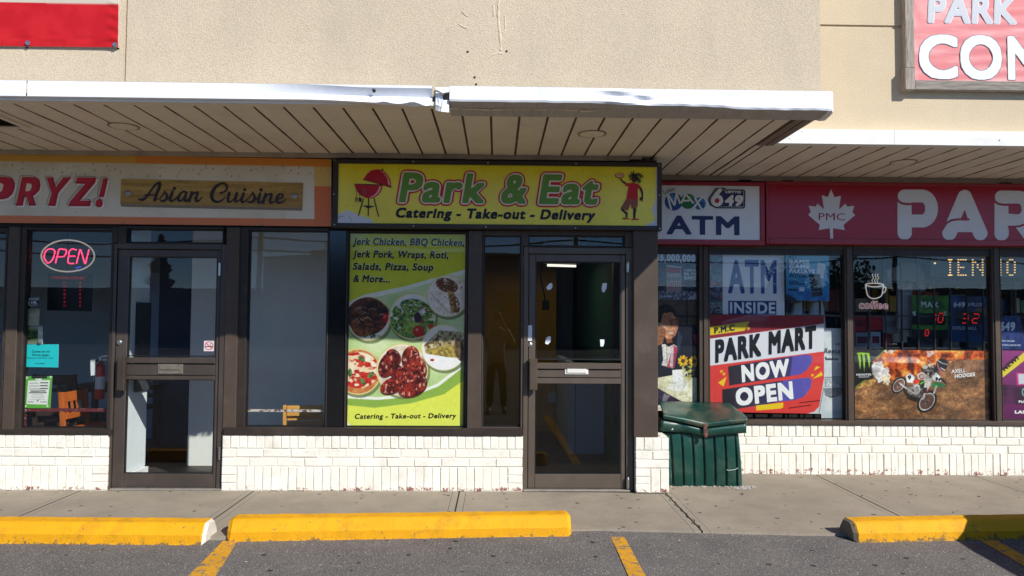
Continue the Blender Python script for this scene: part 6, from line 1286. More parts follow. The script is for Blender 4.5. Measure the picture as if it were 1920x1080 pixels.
p.poly(qm((880, 430), (960, 440), (985, 500), (930, 590), (890, 600), (905, 520)), (206, 196, 186)); p.poly(qm((880, 590), (935, 585), (930, 660), (870, 660)), (44, 40, 40)); p.mix(inside(np.array(qm((870, 345), (1010, 280), (1075, 390), (1000, 440), (900, 420))), p.X, p.Y) & (p.n(3, 71) > .55), (200, 190, 180), (120, 110, 104), 3, 72); p.line(qm((640, 640), (700, 730), (800, 770)), 3, (40, 30, 26), .8)
lgt = np.clip(p.n(38, 73, 3, 1, 1.8)*1.6-.4, .1, 1); p.C = np.where((p.Y > 690)[..., None], p.C*(.72+.55*lgt[..., None]), p.C); p.photo(.30, 6, 230)
wt = poster('motorbike_poster', 'poster of a motocross rider leaning through dirt before an orange fireball', 'poster', p, ((1602.5, 655.5), (1855, 658), (1857, 787), (1602.5, 785)), YQ, m=PM)
letters('lettering', wt, I_black, [('94', qm((1035, 500))[0], qm((1098, 510))[0], 7.5, .09, .1), ('9', qm((695, 490))[0], qm((735, 480))[0], 8, .06, .1)], YQ-.0022); letters('lettering', wt, I_white, [('AXELL', qm((1240, 404))[0], qm((1420, 390))[0], 7, .015, .15), ('HODGES', qm((1282, 466))[0], qm((1538, 440))[0], 7.0, .05, .15), ('MONSTER', qm((40, 435))[0], qm((228, 432))[0], 3.6, .04, 0), ('ENERGY', qm((68, 457))[0], qm((205, 455))[0], 1.6, .03, 0)], YQ-.0022)
# sheets at the right edge
p = Pic(1876, 655, 2010, 792, den=1.1, base=(120, 30, 96)); t_ = np.clip((p.Y-655)/137, 0, 1)[..., None]; p.C = np.array((150, 60, 126))*(1-t_)+np.array((96, 14, 78))*t_; p.mix((p.Y > 722) & (p.Y < 760), (50, 14, 44), (90, 30, 80), 14, 61); p.poly(q4((905, 770), (1049, 640), (1100, 600), (1110, 640), (905, 810)), (236, 214, 60)); p.poly(q4((998, 765), (1200, 765), (1200, 830), (1004, 842)), (206, 60, 130)); p.poly(q4((1010, 772), (1200, 772), (1200, 820), (1014, 834)), (214, 214, 224)); p.ring(*q4((1050, 880))[0], 6, 8, .3, (120, 210, 190))
wt = poster('purple_poster', 'purple poster with a yellow corner band at the right edge of the shopfront', 'poster', p, ((1878, 657), (2010, 659), (2010, 794), (1878.5, 788)), YQ, m=PM)
letters('lettering', wt, I_black, [('NEW!', q4((938, 760))[0], q4((1022, 688))[0], 8.5, .07, 0)], YQ-.0022); letters('lettering', wt, I_white, [('FUL', q4((1018, 942))[0], q4((1062, 943))[0], 4.5, .09, 0), ('LAU', q4((996, 1004))[0], q4((1066, 1005))[0], 6, .09, 0)], YQ-.0022)
p = Pic(1876, 588, 1960, 657, den=1.1, base=(34, 52, 110)); p.mix(p.X > 0, (28, 44, 96), (50, 70, 130), 16, 63); wt = poster('lottery_notice', 'dark blue lottery notice above the purple poster', 'notice', p, ((1879, 592), (1912, 592), (1924, 655), (1876, 655)), YW, m=PM)
letters('lettering', wt, ink('pale blue ink', (196, 206, 226)), [('649', q4((910, 525))[0], q4((996, 527))[0], 17, .06, .05), ('PLAY 649 AND', q4((922, 588))[0], q4((994, 590))[0], 3.2, .04, 0), ('ASK FOR A QUICK PICK', q4((912, 612))[0], q4((1030, 614))[0], 3.2, .04, 0)], YW-.0022)

# ------------------------------------------------------------------ deeper in the recessed shop
M_bar = mat('black bar paint', (18, 18, 20), rough=.5, var=.1)
YG = YR+.20
g = thing('security_grille', 'black window bars standing inside the recessed shop', 'window bars', U(1600, 620, YG))
gz0, gz1 = .42, 2.14; xs_ = []; k = U(1352, 520, YG).x
mb = MB()
while k < 7: xs_.append(k); k += .168
for i, x in enumerate(xs_): sub('bar', g, M_bar, lambda mb: mb.box(x-.007, x+.007, YG-.007, YG+.007, gz0, gz1))
for py in (464, 527, 592, 652, 785):
    z = U(1600, py, YG).z; sub('rail', g, M_bar, lambda mb: mb.box(xs_[0]-.02, xs_[-1]+.02, YG+.008, YG+.02, z-.008, z+.008))
# lottery prize displays
def display(label, pts, col, y):
    p = Pic(0, 0, 100, 110, den=1.2, base=col); p.mix(p.X > 0, tuple(c*.8 for c in col), tuple(min(255, c*1.15) for c in col), 30, 3); return p
YD = YR+.45
p = Pic(0, 0, 100, 110, den=1.3, base=(54, 120, 40)); p.mix(p.X > 0, (40, 100, 34), (84, 150, 56), 30, 3); p.poly([(-2, 46), (92, 46), (92, 76), (-2, 76)], (14, 18, 14)); p.poly([(-2, 88), (100, 88), (100, 112), (-2, 112)], (16, 16, 18))
for a, b, c in ((38, 24, 15), (58, 24, 13), (76, 26, 12)): p.ell(a, b, c, c, (30, 70, 60), .5)
wt = poster('prize_display', 'green lottery jackpot display with red lit figures', 'display', p, (q4((403, 318))[0], q4((614, 322))[0], q4((606, 570))[0], q4((402, 566))[0]), YD, m=PM, thick=.03)
I_ledr = mat('red segment light', (255, 40, 40), emit=.5)
letters('lettering', wt, ink('pale green ink', (196, 214, 200)), [('MAX', q4((455, 388))[0], q4((556, 392))[0], 11, .05, -.1), ('$', q4((404, 440))[0], q4((424, 440))[0], 9, .03, 0), ('$', q4((585, 440))[0], q4((600, 440))[0], 9, .03, 0)], YD-.003)
SEG = {'1': [((1, 0), (1, 1)), ((1, 1), (1, 2))], '0': [((0, 0), (0, 2)), ((1, 0), (1, 2)), ((0, 0), (1, 0)), ((0, 2), (1, 2))], '3': [((0, 0), (1, 0)), ((0, 1), (1, 1)), ((0, 2), (1, 2)), ((1, 0), (1, 2))], '2': [((0, 0), (1, 0)), ((1, 0), (1, 1)), ((0, 1), (1, 1)), ((0, 1), (0, 2)), ((0, 2), (1, 2))]}
def segs(par, txt, x, y, w, h, gap, yy):
    mb = MB()
    for i, ch in enumerate(txt):
        for (a, b), (c, d) in SEG[ch]:
            f = lambda u, v: (x+i*(w+gap)+u*w-(v-1)*h*.06, y+v*h/2); P0, P1 = np.array(f(a, b)), np.array(f(c, d)); s = P0+(P1-P0)*.12; e = P0+(P1-P0)*.88
            flat(mb, strip(q4(tuple(s), tuple(e)), 1.5), yy-.0003*random.random())
    return mb.build('figures', I_ledr, par, recalc=False)
segs(wt, '10', 512, 424, 26, 52, 16, YD-.004); segs(wt, '0', 478, 520, 18, 34, 16, YD-.004)
p = Pic(0, 0, 100, 110, den=1.3, base=(26, 60, 110)); p.mix(p.X > 0, (20, 44, 84), (36, 80, 140), 30, 7); p.ell(84, 40, 20, 14, (140, 110, 60), .7); p.poly([(20, 38), (86, 38), (86, 66), (20, 66)], (14, 16, 22))
wt = poster('prize_display', 'blue lottery jackpot display with red lit figures', 'display', p, (q4((616, 318))[0], q4((842, 326))[0], q4((838, 590))[0], q4((612, 590))[0]), YD+.01, m=PM, thick=.03)
letters('lettering', wt, ink('pale blue ink', (196, 206, 226)), [('649', q4((640, 388))[0], q4((706, 390))[0], 10, .05, .1), ('$5 MILLION', q4((716, 382))[0], q4((815, 384))[0], 6.5, .03, 0), ('$', q4((616, 442))[0], q4((632, 442))[0], 8, .03, 0), ('GOLD BALL', q4((635, 518))[0], q4((778, 520))[0], 6, .03, 0)], YD+.007)
segs(wt, '32', 692, 428, 34, 52, 26, YD+.006)
# scrolling LED board
YE = YR+.14
p = Pic(1750, 478, 1980, 524, den=.6, base=(12, 12, 14)); wt = thing('led_board', 'scrolling dot matrix board with amber letters at the top of the shop window', 'led board', U(1850, 500, YE))
bx = rect(1744, 482, 2000, 521, YE); sub('case', wt, M_black, lambda mb: mb.cbox(bx[0], bx[1], YE, YE+.05, bx[2], bx[3], .004))
FONT = {'I': ('111', '010', '010', '010', '010', '010', '111'), 'E': ('1111', '1000', '1000', '1110', '1000', '1000', '1111'), 'N': ('10001', '11001', '10101', '10101', '10011', '10001', '10001'), 'H': ('1001', '1001', '1001', '1111', '1001', '1001', '1001'), 'O': ('0110', '1001', '1001', '1001', '1001', '1001', '0110'), 'T': ('11111', '00100', '00100', '00100', '00100', '00100', '00100')}
M_amber = mat('amber led', (255, 206, 120), emit=.85)
mb = MB(); cx = 1779
for ch in 'IEN HO':
    if ch == ' ': cx += 8; continue
    for r_, row in enumerate(FONT[ch]):
        for c, b in enumerate(row):
            if b == '1':
                a = cx+c*(4.6 if ch != 'I' else 2.6); d = 487+r_*4.8; flat(mb, [(a-1.7, d-1), (a+1.7, d-1), (a+1.7, d+1), (a-1.7, d+1)], YE-.0015)
    cx += {'I': 18, 'E': 27, 'N': 30}.get(ch, 27)
flat(mb, [(1751, 492), (1755, 492), (1755, 495), (1751, 495)], YE-.0015)
mb.build('lettering', M_amber, wt, recalc=False)
# coffee sign
YC = YR+.15
t = thing('neon_sign', 'coffee cup sign with outlined lettering in the right shop window', 'neon sign', U(1640, 545, YC))
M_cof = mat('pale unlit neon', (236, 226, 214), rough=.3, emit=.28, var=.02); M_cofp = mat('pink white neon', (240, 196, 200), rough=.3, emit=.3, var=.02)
def ct(pts, name, m=M_cof, r=.0058, closed=False, n=5): return nt_(pts, r, name, m, t, YC, closed, n, 1580, 450, 3.0853)
ct([(133, 258), (137, 290), (146, 322), (170, 338), (200, 336), (224, 322), (232, 290), (237, 260)], 'cup_tube'); ct([(133, 258), (150, 252), (185, 250), (220, 253), (237, 260), (215, 268), (185, 271), (150, 267)], 'rim_tube', closed=True, n=4); ct([(232, 276), (246, 272), (250, 285), (242, 302), (228, 308)], 'handle_tube')
for a in (175, 190, 204): ct([(a, 245), (a-6, 232), (a+4, 220), (a-3, 206), (a+2, 196)], 'steam_tube', r=.0035)
mb = MB(); 
def outline_text(txt, p0, p1, cap, y):
    A, B_ = np.array(p0), np.array(p1); x = 0; V, T = layout(txt, .04, 'round'); lo, hi = V[:, 0].min(), V[:, 0].max()
    for i, ch in enumerate(txt):
        M, ox_, oy_, adv = (glyph(ch, .04, 'round'), GL[(ch, 'm')])[1]
        for lp in contours(blur(blur(dilate(M, .04*RES, 'round').astype(float))), .5, .8):
            P = (lp+np.array([ox_, oy_]))/RES; S = (P[:, 0]+x-lo)/(hi-lo)
            pts = [U(*(A+(B_-A)*s+np.array([0, -v*cap])), y) for s, v in zip(S, P[:, 1])]
            mb.tube(pts+pts[:1], .0030, 5, cap=False)
        x += adv+.06
outline_text('coffee', q4((96, 395))[0], q4((262, 398))[0], 13.5, YC); mb.build('letter_tube', M_cofp, t)
sub('cable', t, M_black, lambda mb: (mb.tube([U(1580+190/3.0853, 450+200/3.0853, YC+.01), U(1580+196/3.0853, 450+72/3.0853, YC+.01)], .010, 6), mb.tube([U(1580+200/3.0853, 450+200/3.0853, YC+.01), U(1580+208/3.0853, 450+72/3.0853, YC+.01)], .006, 6)))
# shirt on a hanger
YT = YR+.55
M_cloth = mat('grey white cloth', (150, 154, 160), rough=.95, var=.08, vs=4)
t = thing('shirt', 'white shirt on a hanger deep behind the coffee sign', 'shirt', U(1690, 540, YT))
outl = q4((318, 150), (350, 128), (400, 128), (440, 150), (468, 190), (476, 300), (440, 300), (425, 240), (400, 240), (398, 330), (385, 520), (310, 520), (312, 330), (318, 230), (300, 250), (262, 250), (240, 170))
mb = MB(); P = [U(a, b, YT) for a, b in outl]; mb.prism([(v.x, v.z) for v in P], YT-.03, YT+.03); mb.build('cloth', M_cloth, t, bevel=.02)
sub('hanger', t, M_chrome, lambda mb: mb.tube(spline([U(*q4((386, 132))[0], YT), U(*q4((386, 105))[0], YT), U(*q4((396, 80))[0], YT), U(*q4((380, 66))[0], YT)], 5), .004, 6))
# cartons and shelf goods on the low counter
t = thing('counter', 'dark low counter behind the window bars', 'counter', (3.9, 2.2, 0)); sub('top', t, M_intgrey, lambda mb: mb.box(1.5, 6.4, 1.75, 2.5, .96, 1.0), bevel=.004); sub('front_panel', t, M_dark, lambda mb: mb.box(1.52, 6.38, 1.8, 2.45, 0, .96))
def carton(px0, py0, px1, py1, y, col, label, d=.22, band=None):
    x0, x1, z0, z1 = rect(px0, py0, px1, py1, y); t = thing('carton', label, 'box', ((x0+x1)/2, y+d/2, z0), 'goods on the counter')
    sub('box', t, mat('carton %d %d %d' % col, col, rough=.6, var=.1, vs=8), lambda mb: mb.cbox(x0, x1, y, y+d, z0, z1, .006))
    if band: sub('print_band', t, mat('carton band %d' % band[0], band, rough=.6), lambda mb: mb.box(x0+.02, x1-.02, y-.002, y+.004, z0+(z1-z0)*.35, z1-(z1-z0)*.25))
for a in ((1601, 592, 1626, 622, (170, 20, 30), 'red carton left on the counter behind the bars', (120, 10, 20)), (1626.5, 592, 1656, 620, (176, 18, 30), 'wide red carton beside the white one', (200, 30, 40)), (1657, 594, 1684, 624, (176, 180, 186), 'white carton on the counter under the shirt', (140, 150, 160)), (1604, 623, 1630, 655, (150, 150, 156), 'grey white carton low at the left under the red one', (110, 40, 50)), (1632, 622, 1652, 655, (176, 180, 184), 'pale narrow carton between the low cartons', (120, 130, 160)), (1655, 626, 1674, 655, (132, 22, 34), 'small dark red carton low behind the bars', (160, 60, 60)), (1722, 632, 1760, 655, (126, 132, 140), 'grey carton under the green jackpot display', (90, 96, 120)), (1768, 634, 1800, 655, (110, 118, 128), 'blue grey carton under the blue jackpot display', (150, 154, 160)), (1812, 634, 1848, 655, (98, 104, 112), 'dark grey carton at the right under the displays', (60, 70, 90))):
    carton(*a[:4], YR+.66+.013*(a[0] % 3), a[4], a[5], band=a[6])
for a in ((1482, 568, 1512, 640, 'white plastic bag hanging left under the betting poster'), (1516, 566, 1552, 640, 'white plastic bag hanging right under the betting poster')):
    c0, c1 = U(a[0], a[1], YR+.30), U(a[2], a[3], YR+.30); t = thing('plastic_bag', a[4], 'bag', (c0+c1)/2, 'plastic bags behind the bars')
    rows = []
    for i in range(9):
        v = i/8; w_ = (c1.x-c0.x)/2*(.55+.45*math.sin(min(1, v*1.3)*math.pi/2)); z = c0.z+(c1.z-c0.z)*v
        rows.append([((c0.x+c1.x)/2+w_*math.cos(k*math.pi/8)*(1+.06*math.sin(k*3+i)), YR+.34+.05*math.sin(k*math.pi/8)+.012*math.sin(k*2.3+v*5), z) for k in range(16)])
    mb = MB(); mb.grid(rows, closed=True); mb.build('bag', mat('white plastic film', (214, 218, 222), rough=.4, var=.06), t, smooth=True)
    sub('handle', t, mat('white plastic film', (214, 218, 222)), lambda mb: (mb.tube(spline([((c0.x+c1.x)/2-.05, YR+.34, c0.z), ((c0.x+c1.x)/2-.03, YR+.33, c0.z+.08), ((c0.x+c1.x)/2+.03, YR+.33, c0.z+.08), ((c0.x+c1.x)/2+.05, YR+.34, c0.z)], 6), .008, 6)))
# shelving far inside
t = thing('shelf_rack', 'dim stocked shelves at the back of the recessed shop', 'shelves', (4, 3.3, 0))
for z in (.4, .8, 1.2, 1.6): sub('shelf', t, M_intgrey, lambda mb: mb.box(1.6, 8.6, 3.15, 3.55, z-.02, z))
for x in (1.6, 3.3, 5.0, 6.7, 8.4): sub('upright', t, M_intgrey, lambda mb: mb.box(x, x+.05, 3.1, 3.149, 0, 1.9))
mbs = [MB() for _ in range(5)]
for z in (.4, .8, 1.2, 1.6):
    x = 1.7
    while x < 8.4:
        w_ = random.uniform(.08, .25); mbs[random.randrange(5)].box(x, x+w_*.92, 3.17, 3.4, z+.002, z+random.uniform(.14, .3)); x += w_
for m_, c in zip(mbs, ((150, 30, 30), (40, 70, 130), (190, 180, 160), (200, 160, 40), (60, 110, 70))): tag(m_.build('goods', mat('packet %d' % c[0], c, rough=.5, var=.2, vs=9), t), kind='stuff')
t = thing('string_lights', 'string of small coloured bulbs hung inside the recessed shop window', 'string lights', (4, YR+.5, 1.9))
pts = [U(a, b, YR+.5) for a, b in ((1590, 505), (1640, 530), (1672, 536), (1700, 530), (1744, 534), (1795, 534), (1842, 530), (1900, 520))]; sub('wire', t, M_black, lambda mb: mb.tube(spline(pts, 6), .003, 5))
for i, v in enumerate(pts[1:-1]): sub('bulb', t, mat('bulb %d' % (i % 3), ((190, 120, 30), (150, 130, 30), (170, 40, 40))[i % 3], rough=.2), lambda mb: mb.lathe([(.004, 0), (.014, -.012), (.018, -.03), (.012, -.05), (.002, -.056)], v, 'z', 10), smooth=True)

# ------------------------------------------------------------------ green grit bin
gb = thing('grit_bin', 'battered dark green plastic bin with a sagging lid beside the brick pier', 'bin', U(1325, 905, .45))
M_gbin = mat('dark green plastic', (6, 62, 53), rough=.38, spec=.5, var=.15, vs=4, dirt=.55, dirt_col=(84, 98, 84), ds=4.5, bump=.08, bs=25)
M_lid = mat('faded green lid', (14, 60, 50), rough=.3, spec=.55, var=.15, vs=3, dirt=.85, dirt_col=(118, 104, 82), ds=3.4, bump=.06, bs=18)
qb = cv(1225, 740, 5.682)
YF = .22; YBK = .74
zg = wz(1.8)
bl_ = U(*qb((175, 955))[0], YF); br2 = U(*qb((965, 955))[0], YF); bxl, bxr = U(*qb((110, 420))[0], YF).x, U(*qb((965, 955))[0], YF).x
ztop = U(*qb((500, 420))[0], YF).z; xm = U(*qb((540, 440))[0], YF).x
def bin_row(v):
    """perimeter at height fraction v: front, right, back, left; the walls lean and bulge"""
    z = zg+.004+(ztop-zg)*v
    xl = bxl+.035*(1-v)-.01*v; xr = bxr-.035*v*v-.010*math.sin(v*3); yf = YF+.012*(1-v)-.018*math.sin(math.pi*v); yb = YBK
    pts = []; n = 132; cr = .04
    for i in range(n+1):
        u = i/n; x = xl+cr+(xr-xl-2*cr)*u; d = 0
        for k in range(7):
            g0 = .055+k*.158-.035*(1-v)*1.0
            if abs(u-g0) < .0165: d = .022*min(1, (.0165-abs(u-g0))/.006)
        if v > .97 or v < .02: d *= .4
        pts.append((x, yf+d-.006*math.sin(u*9), z))
    m_ = 5
    for i in range(m_+1): a = -math.pi/2+math.pi/2*i/m_; pts.append((xr-cr+cr*math.cos(a), yf+cr+cr*math.sin(a), z))
    for i in range(1, 9): pts.append((xr+.008*math.sin(v*3), yf+cr+(yb-yf-cr)*i/8, z))
    for i in range(1, 9): pts.append((xr+(xl-xr)*i/8, yb, z))
    for i in range(1, 8): pts.append((xl, yb+(yf+cr-yb)*i/8, z))
    for i in range(m_+1): a = math.pi+math.pi/2*i/m_; pts.append((xl+cr+cr*math.cos(a), yf+cr+cr*math.sin(a), z))
    return pts
mb = MB(); rows = [bin_row(v) for v in np.linspace(0, 1, 15)]; mb.grid(rows, closed=True); mb.build('body', M_gbin, gb, smooth=True)
# the rim band under the lid, sagging to a V at the middle, and the lid over it
def vz(px): # photo y of (band bottom, lid lower edge, lid upper edge) along the front
    a = (px-95)/(985-95); 
    return np.interp(px, [60, 95, 250, 380, 540, 700, 850, 985, 1005], [385, 390, 400, 402, 440, 424, 412, 402, 400]), np.interp(px, [60, 95, 300, 535, 560, 780, 1000, 1010], [250, 255, 296, 352, 352, 322, 296, 290]), np.interp(px, [60, 100, 300, 540, 580, 800, 1005, 1010], [200, 205, 240, 292, 292, 262, 250, 246])
YFl = YF-.045
def fp(px, py, y): return U(*qb((px, py))[0], y)
mb = MB(); rows = [[], [], [], []]
for px in np.linspace(92, 985, 46):
    b, l_, t_ = vz(px); e = .012*math.exp(-((px-290)/60)**2)+.010*math.exp(-((px-545)/30)**2)
    rows[0].append(fp(px+12, b+2, YF-.005)); rows[1].append(fp(px, b, YFl+.008+e*1.5)); rows[2].append(fp(px, (b+l_)/2, YFl+e)); rows[3].append(fp(px, l_+2, YFl+.006))
mb.grid(rows)
for ex, sg_ in ((92, -1), (985, 1)):
    b, l_, t_ = vz(ex); f0, f1 = fp(ex, b, YFl+.008), fp(ex, l_+2, YFl+.006); k = .012*sg_
    mb.grid([[f0, f1], [f0+Vector((k, .03, 0)), f1+Vector((k, .03, 0))], [f0+Vector((k, .55, .03)), f1+Vector((k, .55, .08))]])
mb.build('rim', M_gbin, gb, smooth=True, thick=.006)
mb = MB(); rows = []
pxs = list(np.linspace(100, 1005, 48))
def lidrow(fn): return [fn(px) for px in pxs]
rows.append(lidrow(lambda px: fp(px, vz(px)[1]-3, YFl-.004))); rows.append(lidrow(lambda px: fp(px, vz(px)[1]-8, YFl-.016))); rows.append(lidrow(lambda px: fp(px, (vz(px)[1]+vz(px)[2])/2, YFl-.020))); rows.append(lidrow(lambda px: fp(px, vz(px)[2]+4, YFl-.016))); rows.append(lidrow(lambda px: fp(px, vz(px)[2], YFl-.004)))
yb_ = .76
for k in range(1, 10):
    s = k/9
    def f(px):
        a = fp(px, vz(px)[2], YFl-.004); u = (px-100)/905; xb0, xb1 = U(*qb((62, 84))[0], yb_).x, U(*qb((805, 100))[0], yb_).x
        zb_ = U(*qb((62, 84))[0], yb_).z+(U(*qb((805, 100))[0], yb_).z-U(*qb((62, 84))[0], yb_).z)*u+.012
        return Vector((a.x+(xb0+(xb1-xb0)*u-a.x)*s, a.y+(yb_-a.y)*s, a.z+(zb_-a.z)*s**(.9)+.006*math.sin(u*7+s*5)*math.sin(math.pi*s)))
    rows.append(lidrow(f))
mb.grid(rows); mb.build('lid', M_lid, gb, smooth=True, thick=.006)
lt = fp(558, 345, YFl-.024); sub('latch', gb, mat('rusty latch', (96, 52, 40), rough=.7, var=.4, vs=40, dirt=.5, dirt_col=(170, 170, 168), ds=25), lambda mb: (mb.obox(lt+Vector((0, 0, -.035)), (.016, 0, 0), (0, .004, 0), (-.004, 0, .045)), mb.obox(lt+Vector((0, -.002, .016)), (.022, 0, 0), (0, .006, 0), (0, 0, .010)), mb.lathe([(.014, -.006), (.014, .006)], lt+Vector((0, -.004, -.078)), 'y', 12)), bevel=.002)
sub('scratch', gb, mat('pale scrape', (206, 214, 212), rough=.8), lambda mb: (mb.tube([fp(782, 800, YF-.016), fp(800, 806, YF-.016), fp(870, 800, YF-.016), fp(900, 780, YF-.015)], .0025, 5), mb.tube([fp(936, 700, YF-.012), fp(950, 745, YF-.012)], .004, 5), mb.tube([fp(195, 375, YFl-.004), fp(212, 360, YFl-.004)], .005, 5)))
mb = MB(); rr_ = random.Random(4)
for k in range(150):
    px, py = rr_.gauss(930, 70), rr_.gauss(988, 9); 
    if k % 3 == 0: px, py = rr_.uniform(170, 960), rr_.gauss(975, 5)
    v = U(*qb((px, py))[0], z=zg); s = rr_.uniform(.002, .009); mb.obox(v+Vector((0, 0, s*.3)), (s, s*.2, 0), (-s*.2, s*.8, 0), (0, 0, s*.4))
tag(mb.build('grit_crumbs', mat('pale grit', (176, 170, 162), rough=.95, var=.2, vs=60)), 'pale spilled grit and crumbs on the pavement along the green bin', 'grit', kind='stuff')

# ------------------------------------------------------------------ wheel stops
M_stop = chipped('yellow kerb paint', (222, 158, 8), (128, 104, 62), chip=.60, scale=20, rough=.75, low_z=.002, dirt=.55, dirt_col=(150, 108, 26), ds=7)
M_stopw = chipped('bare pale concrete', (206, 200, 188), (150, 142, 130), chip=.6, scale=16, rough=.9)
def stop(label, fl, fr, endl, endr, h=.122, wtop=.10, seed=0):
    """fl, fr: photo points of the front bottom edge"""
    A, B_ = UG(*fl), UG(*fr); d = (B_-A); Lg = Vector((d.x, d.y, 0)).length; n = Vector((d.x, d.y, 0)).normalized(); s = Vector((-n.y, n.x, 0)); D = .235; r_ = random.Random(seed)
    t = thing('wheel_stop', label, 'wheel stop', (A+B_)/2, 'wheel stops along the pavement')
    prof = [(0, -.012), (.002, .0), (.005, .052), (.012, .062), (.048, h-.010), (.058, h-.003), (.072, h), (D-.072, h+.001), (D-.058, h-.003), (D-.014, .06), (D-.005, .05), (D, -.012)]
    N_ = 46; rows = []; nz = [[r_.gauss(0, .0009) for _ in prof] for _ in range(N_+1)]
    def row(i, x, sc=1.0): return [A+n*x+s*(.0+D/2+(o-D/2)*(sc if z > .03 else 1.0)+nz[i][k])+Vector((0, 0, (B_.z-A.z)*x/Lg+max(z, -.012)*(1-(1-sc)*.25)+nz[i][k]*.8)) for k, (o, z) in enumerate(prof)]
    xs = [0, .006]+list(np.linspace(.03, Lg-.03, N_-3))+[Lg-.006, Lg]
    rows = [row(i, x, .93 if x in (0, Lg) else 1) for i, x in enumerate(xs)]
    mb = MB(); mb.grid(rows); ms = [M_stop]
    o = mb.build('body', M_stop, t)
    for e, rw, nm in ((endl, rows[0], 'end_face'), (endr, rows[-1], 'end_face')):
        mb = MB(); c = sum((v for v in rw), Vector())/len(rw); sgn = -1 if rw is rows[0] else 1
        inner = [c+(v-c)*.8+n*sgn*.022 for v in rw]; mb.grid([rw, inner]); mb.add(inner, [tuple(range(len(inner)))]); mb.build(nm, e, t)
    return t
M_stopd = chipped('dirty grey concrete end', (120, 108, 92), (84, 76, 66), chip=.55, scale=14, rough=.95)
stop('yellow wheel stop with bare white end at the left edge', (-215, 1015), (377, 1019.5), M_stop, M_stopw, seed=1)
stop('whole yellow wheel stop in front of the take-out shop', (430, 1013.5), (1066, 1004), M_stop, M_stop, h=.128, seed=2)
stop('yellow wheel stop half in shade at the right', (1610, 1015.5), (2180, 1004), M_stopd, M_stop, seed=3)

# scattered litter: dry leaf bits and butts along the pavement edge
mb = MB(); rr_ = random.Random(11)
for k in range(130):
    x = rr_.uniform(-4, 5); y = rr_.choice([rr_.gauss(-1.2, .12), rr_.uniform(-2.2, -.05), rr_.gauss(-.10, .03)]); y = max(-2.4, y)
    z = (wz(x) if y > edge_y(x) else ground_z(x, y)-.012)+.002; s = rr_.uniform(.003, .011); a = rr_.uniform(0, 6.28)
    if 1.4 < x < 2.4 and y > 0: continue
    u = Vector((math.cos(a), math.sin(a), 0)); w = Vector((-u.y, u.x, 0)); c = Vector((x, y, z+s*.2))
    mb.obox(c, u*s, w*s*rr_.uniform(.25, .6), Vector((0, 0, s*.16)), k % 3)
tag(mb.build('litter', [mat('dry leaf brown', (92, 70, 48), rough=.9, var=.3, vs=60), mat('dark leaf bits', (48, 42, 36), rough=.9, var=.3, vs=60), mat('pale butt paper', (190, 178, 156), rough=.9, var=.2, vs=60)]), 'small dry leaf bits and butts scattered on the pavement and asphalt', 'litter', kind='stuff')
# ------------------------------------------------------------------ across the car park (what the glass reflects)
LZ = ground_z(0, -30)-.012
M_block = mat('grey rendered block', (150, 146, 140), rough=.9, var=.08, vs=.5, dirt=.3, dirt_col=(110, 104, 98), ds=.8)
M_roofd = mat('dark metal roof edge', (60, 62, 66), rough=.6)
M_clad = mat('brown cladding', (112, 100, 88), rough=.8, var=.06, vs=1)
def across(label, x0, x1, y, h, m, win=0, step=None, roof=None):
    t = thing('warehouse', label, 'building', ((x0+x1)/2, y, LZ), 'buildings across the car park')
    w = sub('wall', t, m, lambda mb: (mb.box(x0, x1, y-14, y, LZ, LZ+h), mb.box(step[0], step[1], y-13, y-.4, LZ+h, LZ+h+step[2]) if step else None))
    sub('parapet_cap', t, M_roofd, lambda mb: mb.box(x0-.1, x1+.1, y-14.1, y+.12, LZ+h+.002, LZ+h+.16))
    for k in range(win):
        a = x0+(x1-x0)*(k+.5)/win; f = sub('window', t, M_roofd, lambda mb: mb.box(a-1.0, a+1.0, y+.001, y+.08, LZ+1.0, LZ+2.3)); sub('pane', f, M_black, lambda mb: mb.box(a-.92, a+.92, y+.081, y+.09, LZ+1.08, LZ+2.22))
    return t
t = across('long grey rendered warehouse with a stepped roof across the car park', -14.6, 9.5, -40, 5.4, M_block, 0, (-11.8, 6, .5)); 
for a in (-8, 2): sub('roller_door', t, M_roofd, lambda mb: mb.box(a-1.8, a+1.8, -39.999, -39.9, LZ, LZ+3.4))
t = sub('roof_railing', t, M_roofd, lambda mb: [mb.bar((x, -41, LZ+5.9), (x, -41, LZ+6.6), .06, .06) for x in np.arange(-11, -8.9, .33)]+[mb.bar((-11, -41, z), (-9.02, -41, z), .06, .06, (0, 0, 1)) for z in (LZ+6.25, LZ+6.6)] and None)
across('low brown clad shop row with dark roof on the right across the car park', 10.2, 62, -44, 3.9, M_clad, 9)
across('low dark shop row on the left across the car park', -52, -15.6, -42, 3.4, mat('charcoal cladding', (70, 70, 74), rough=.8, var=.08), 6)
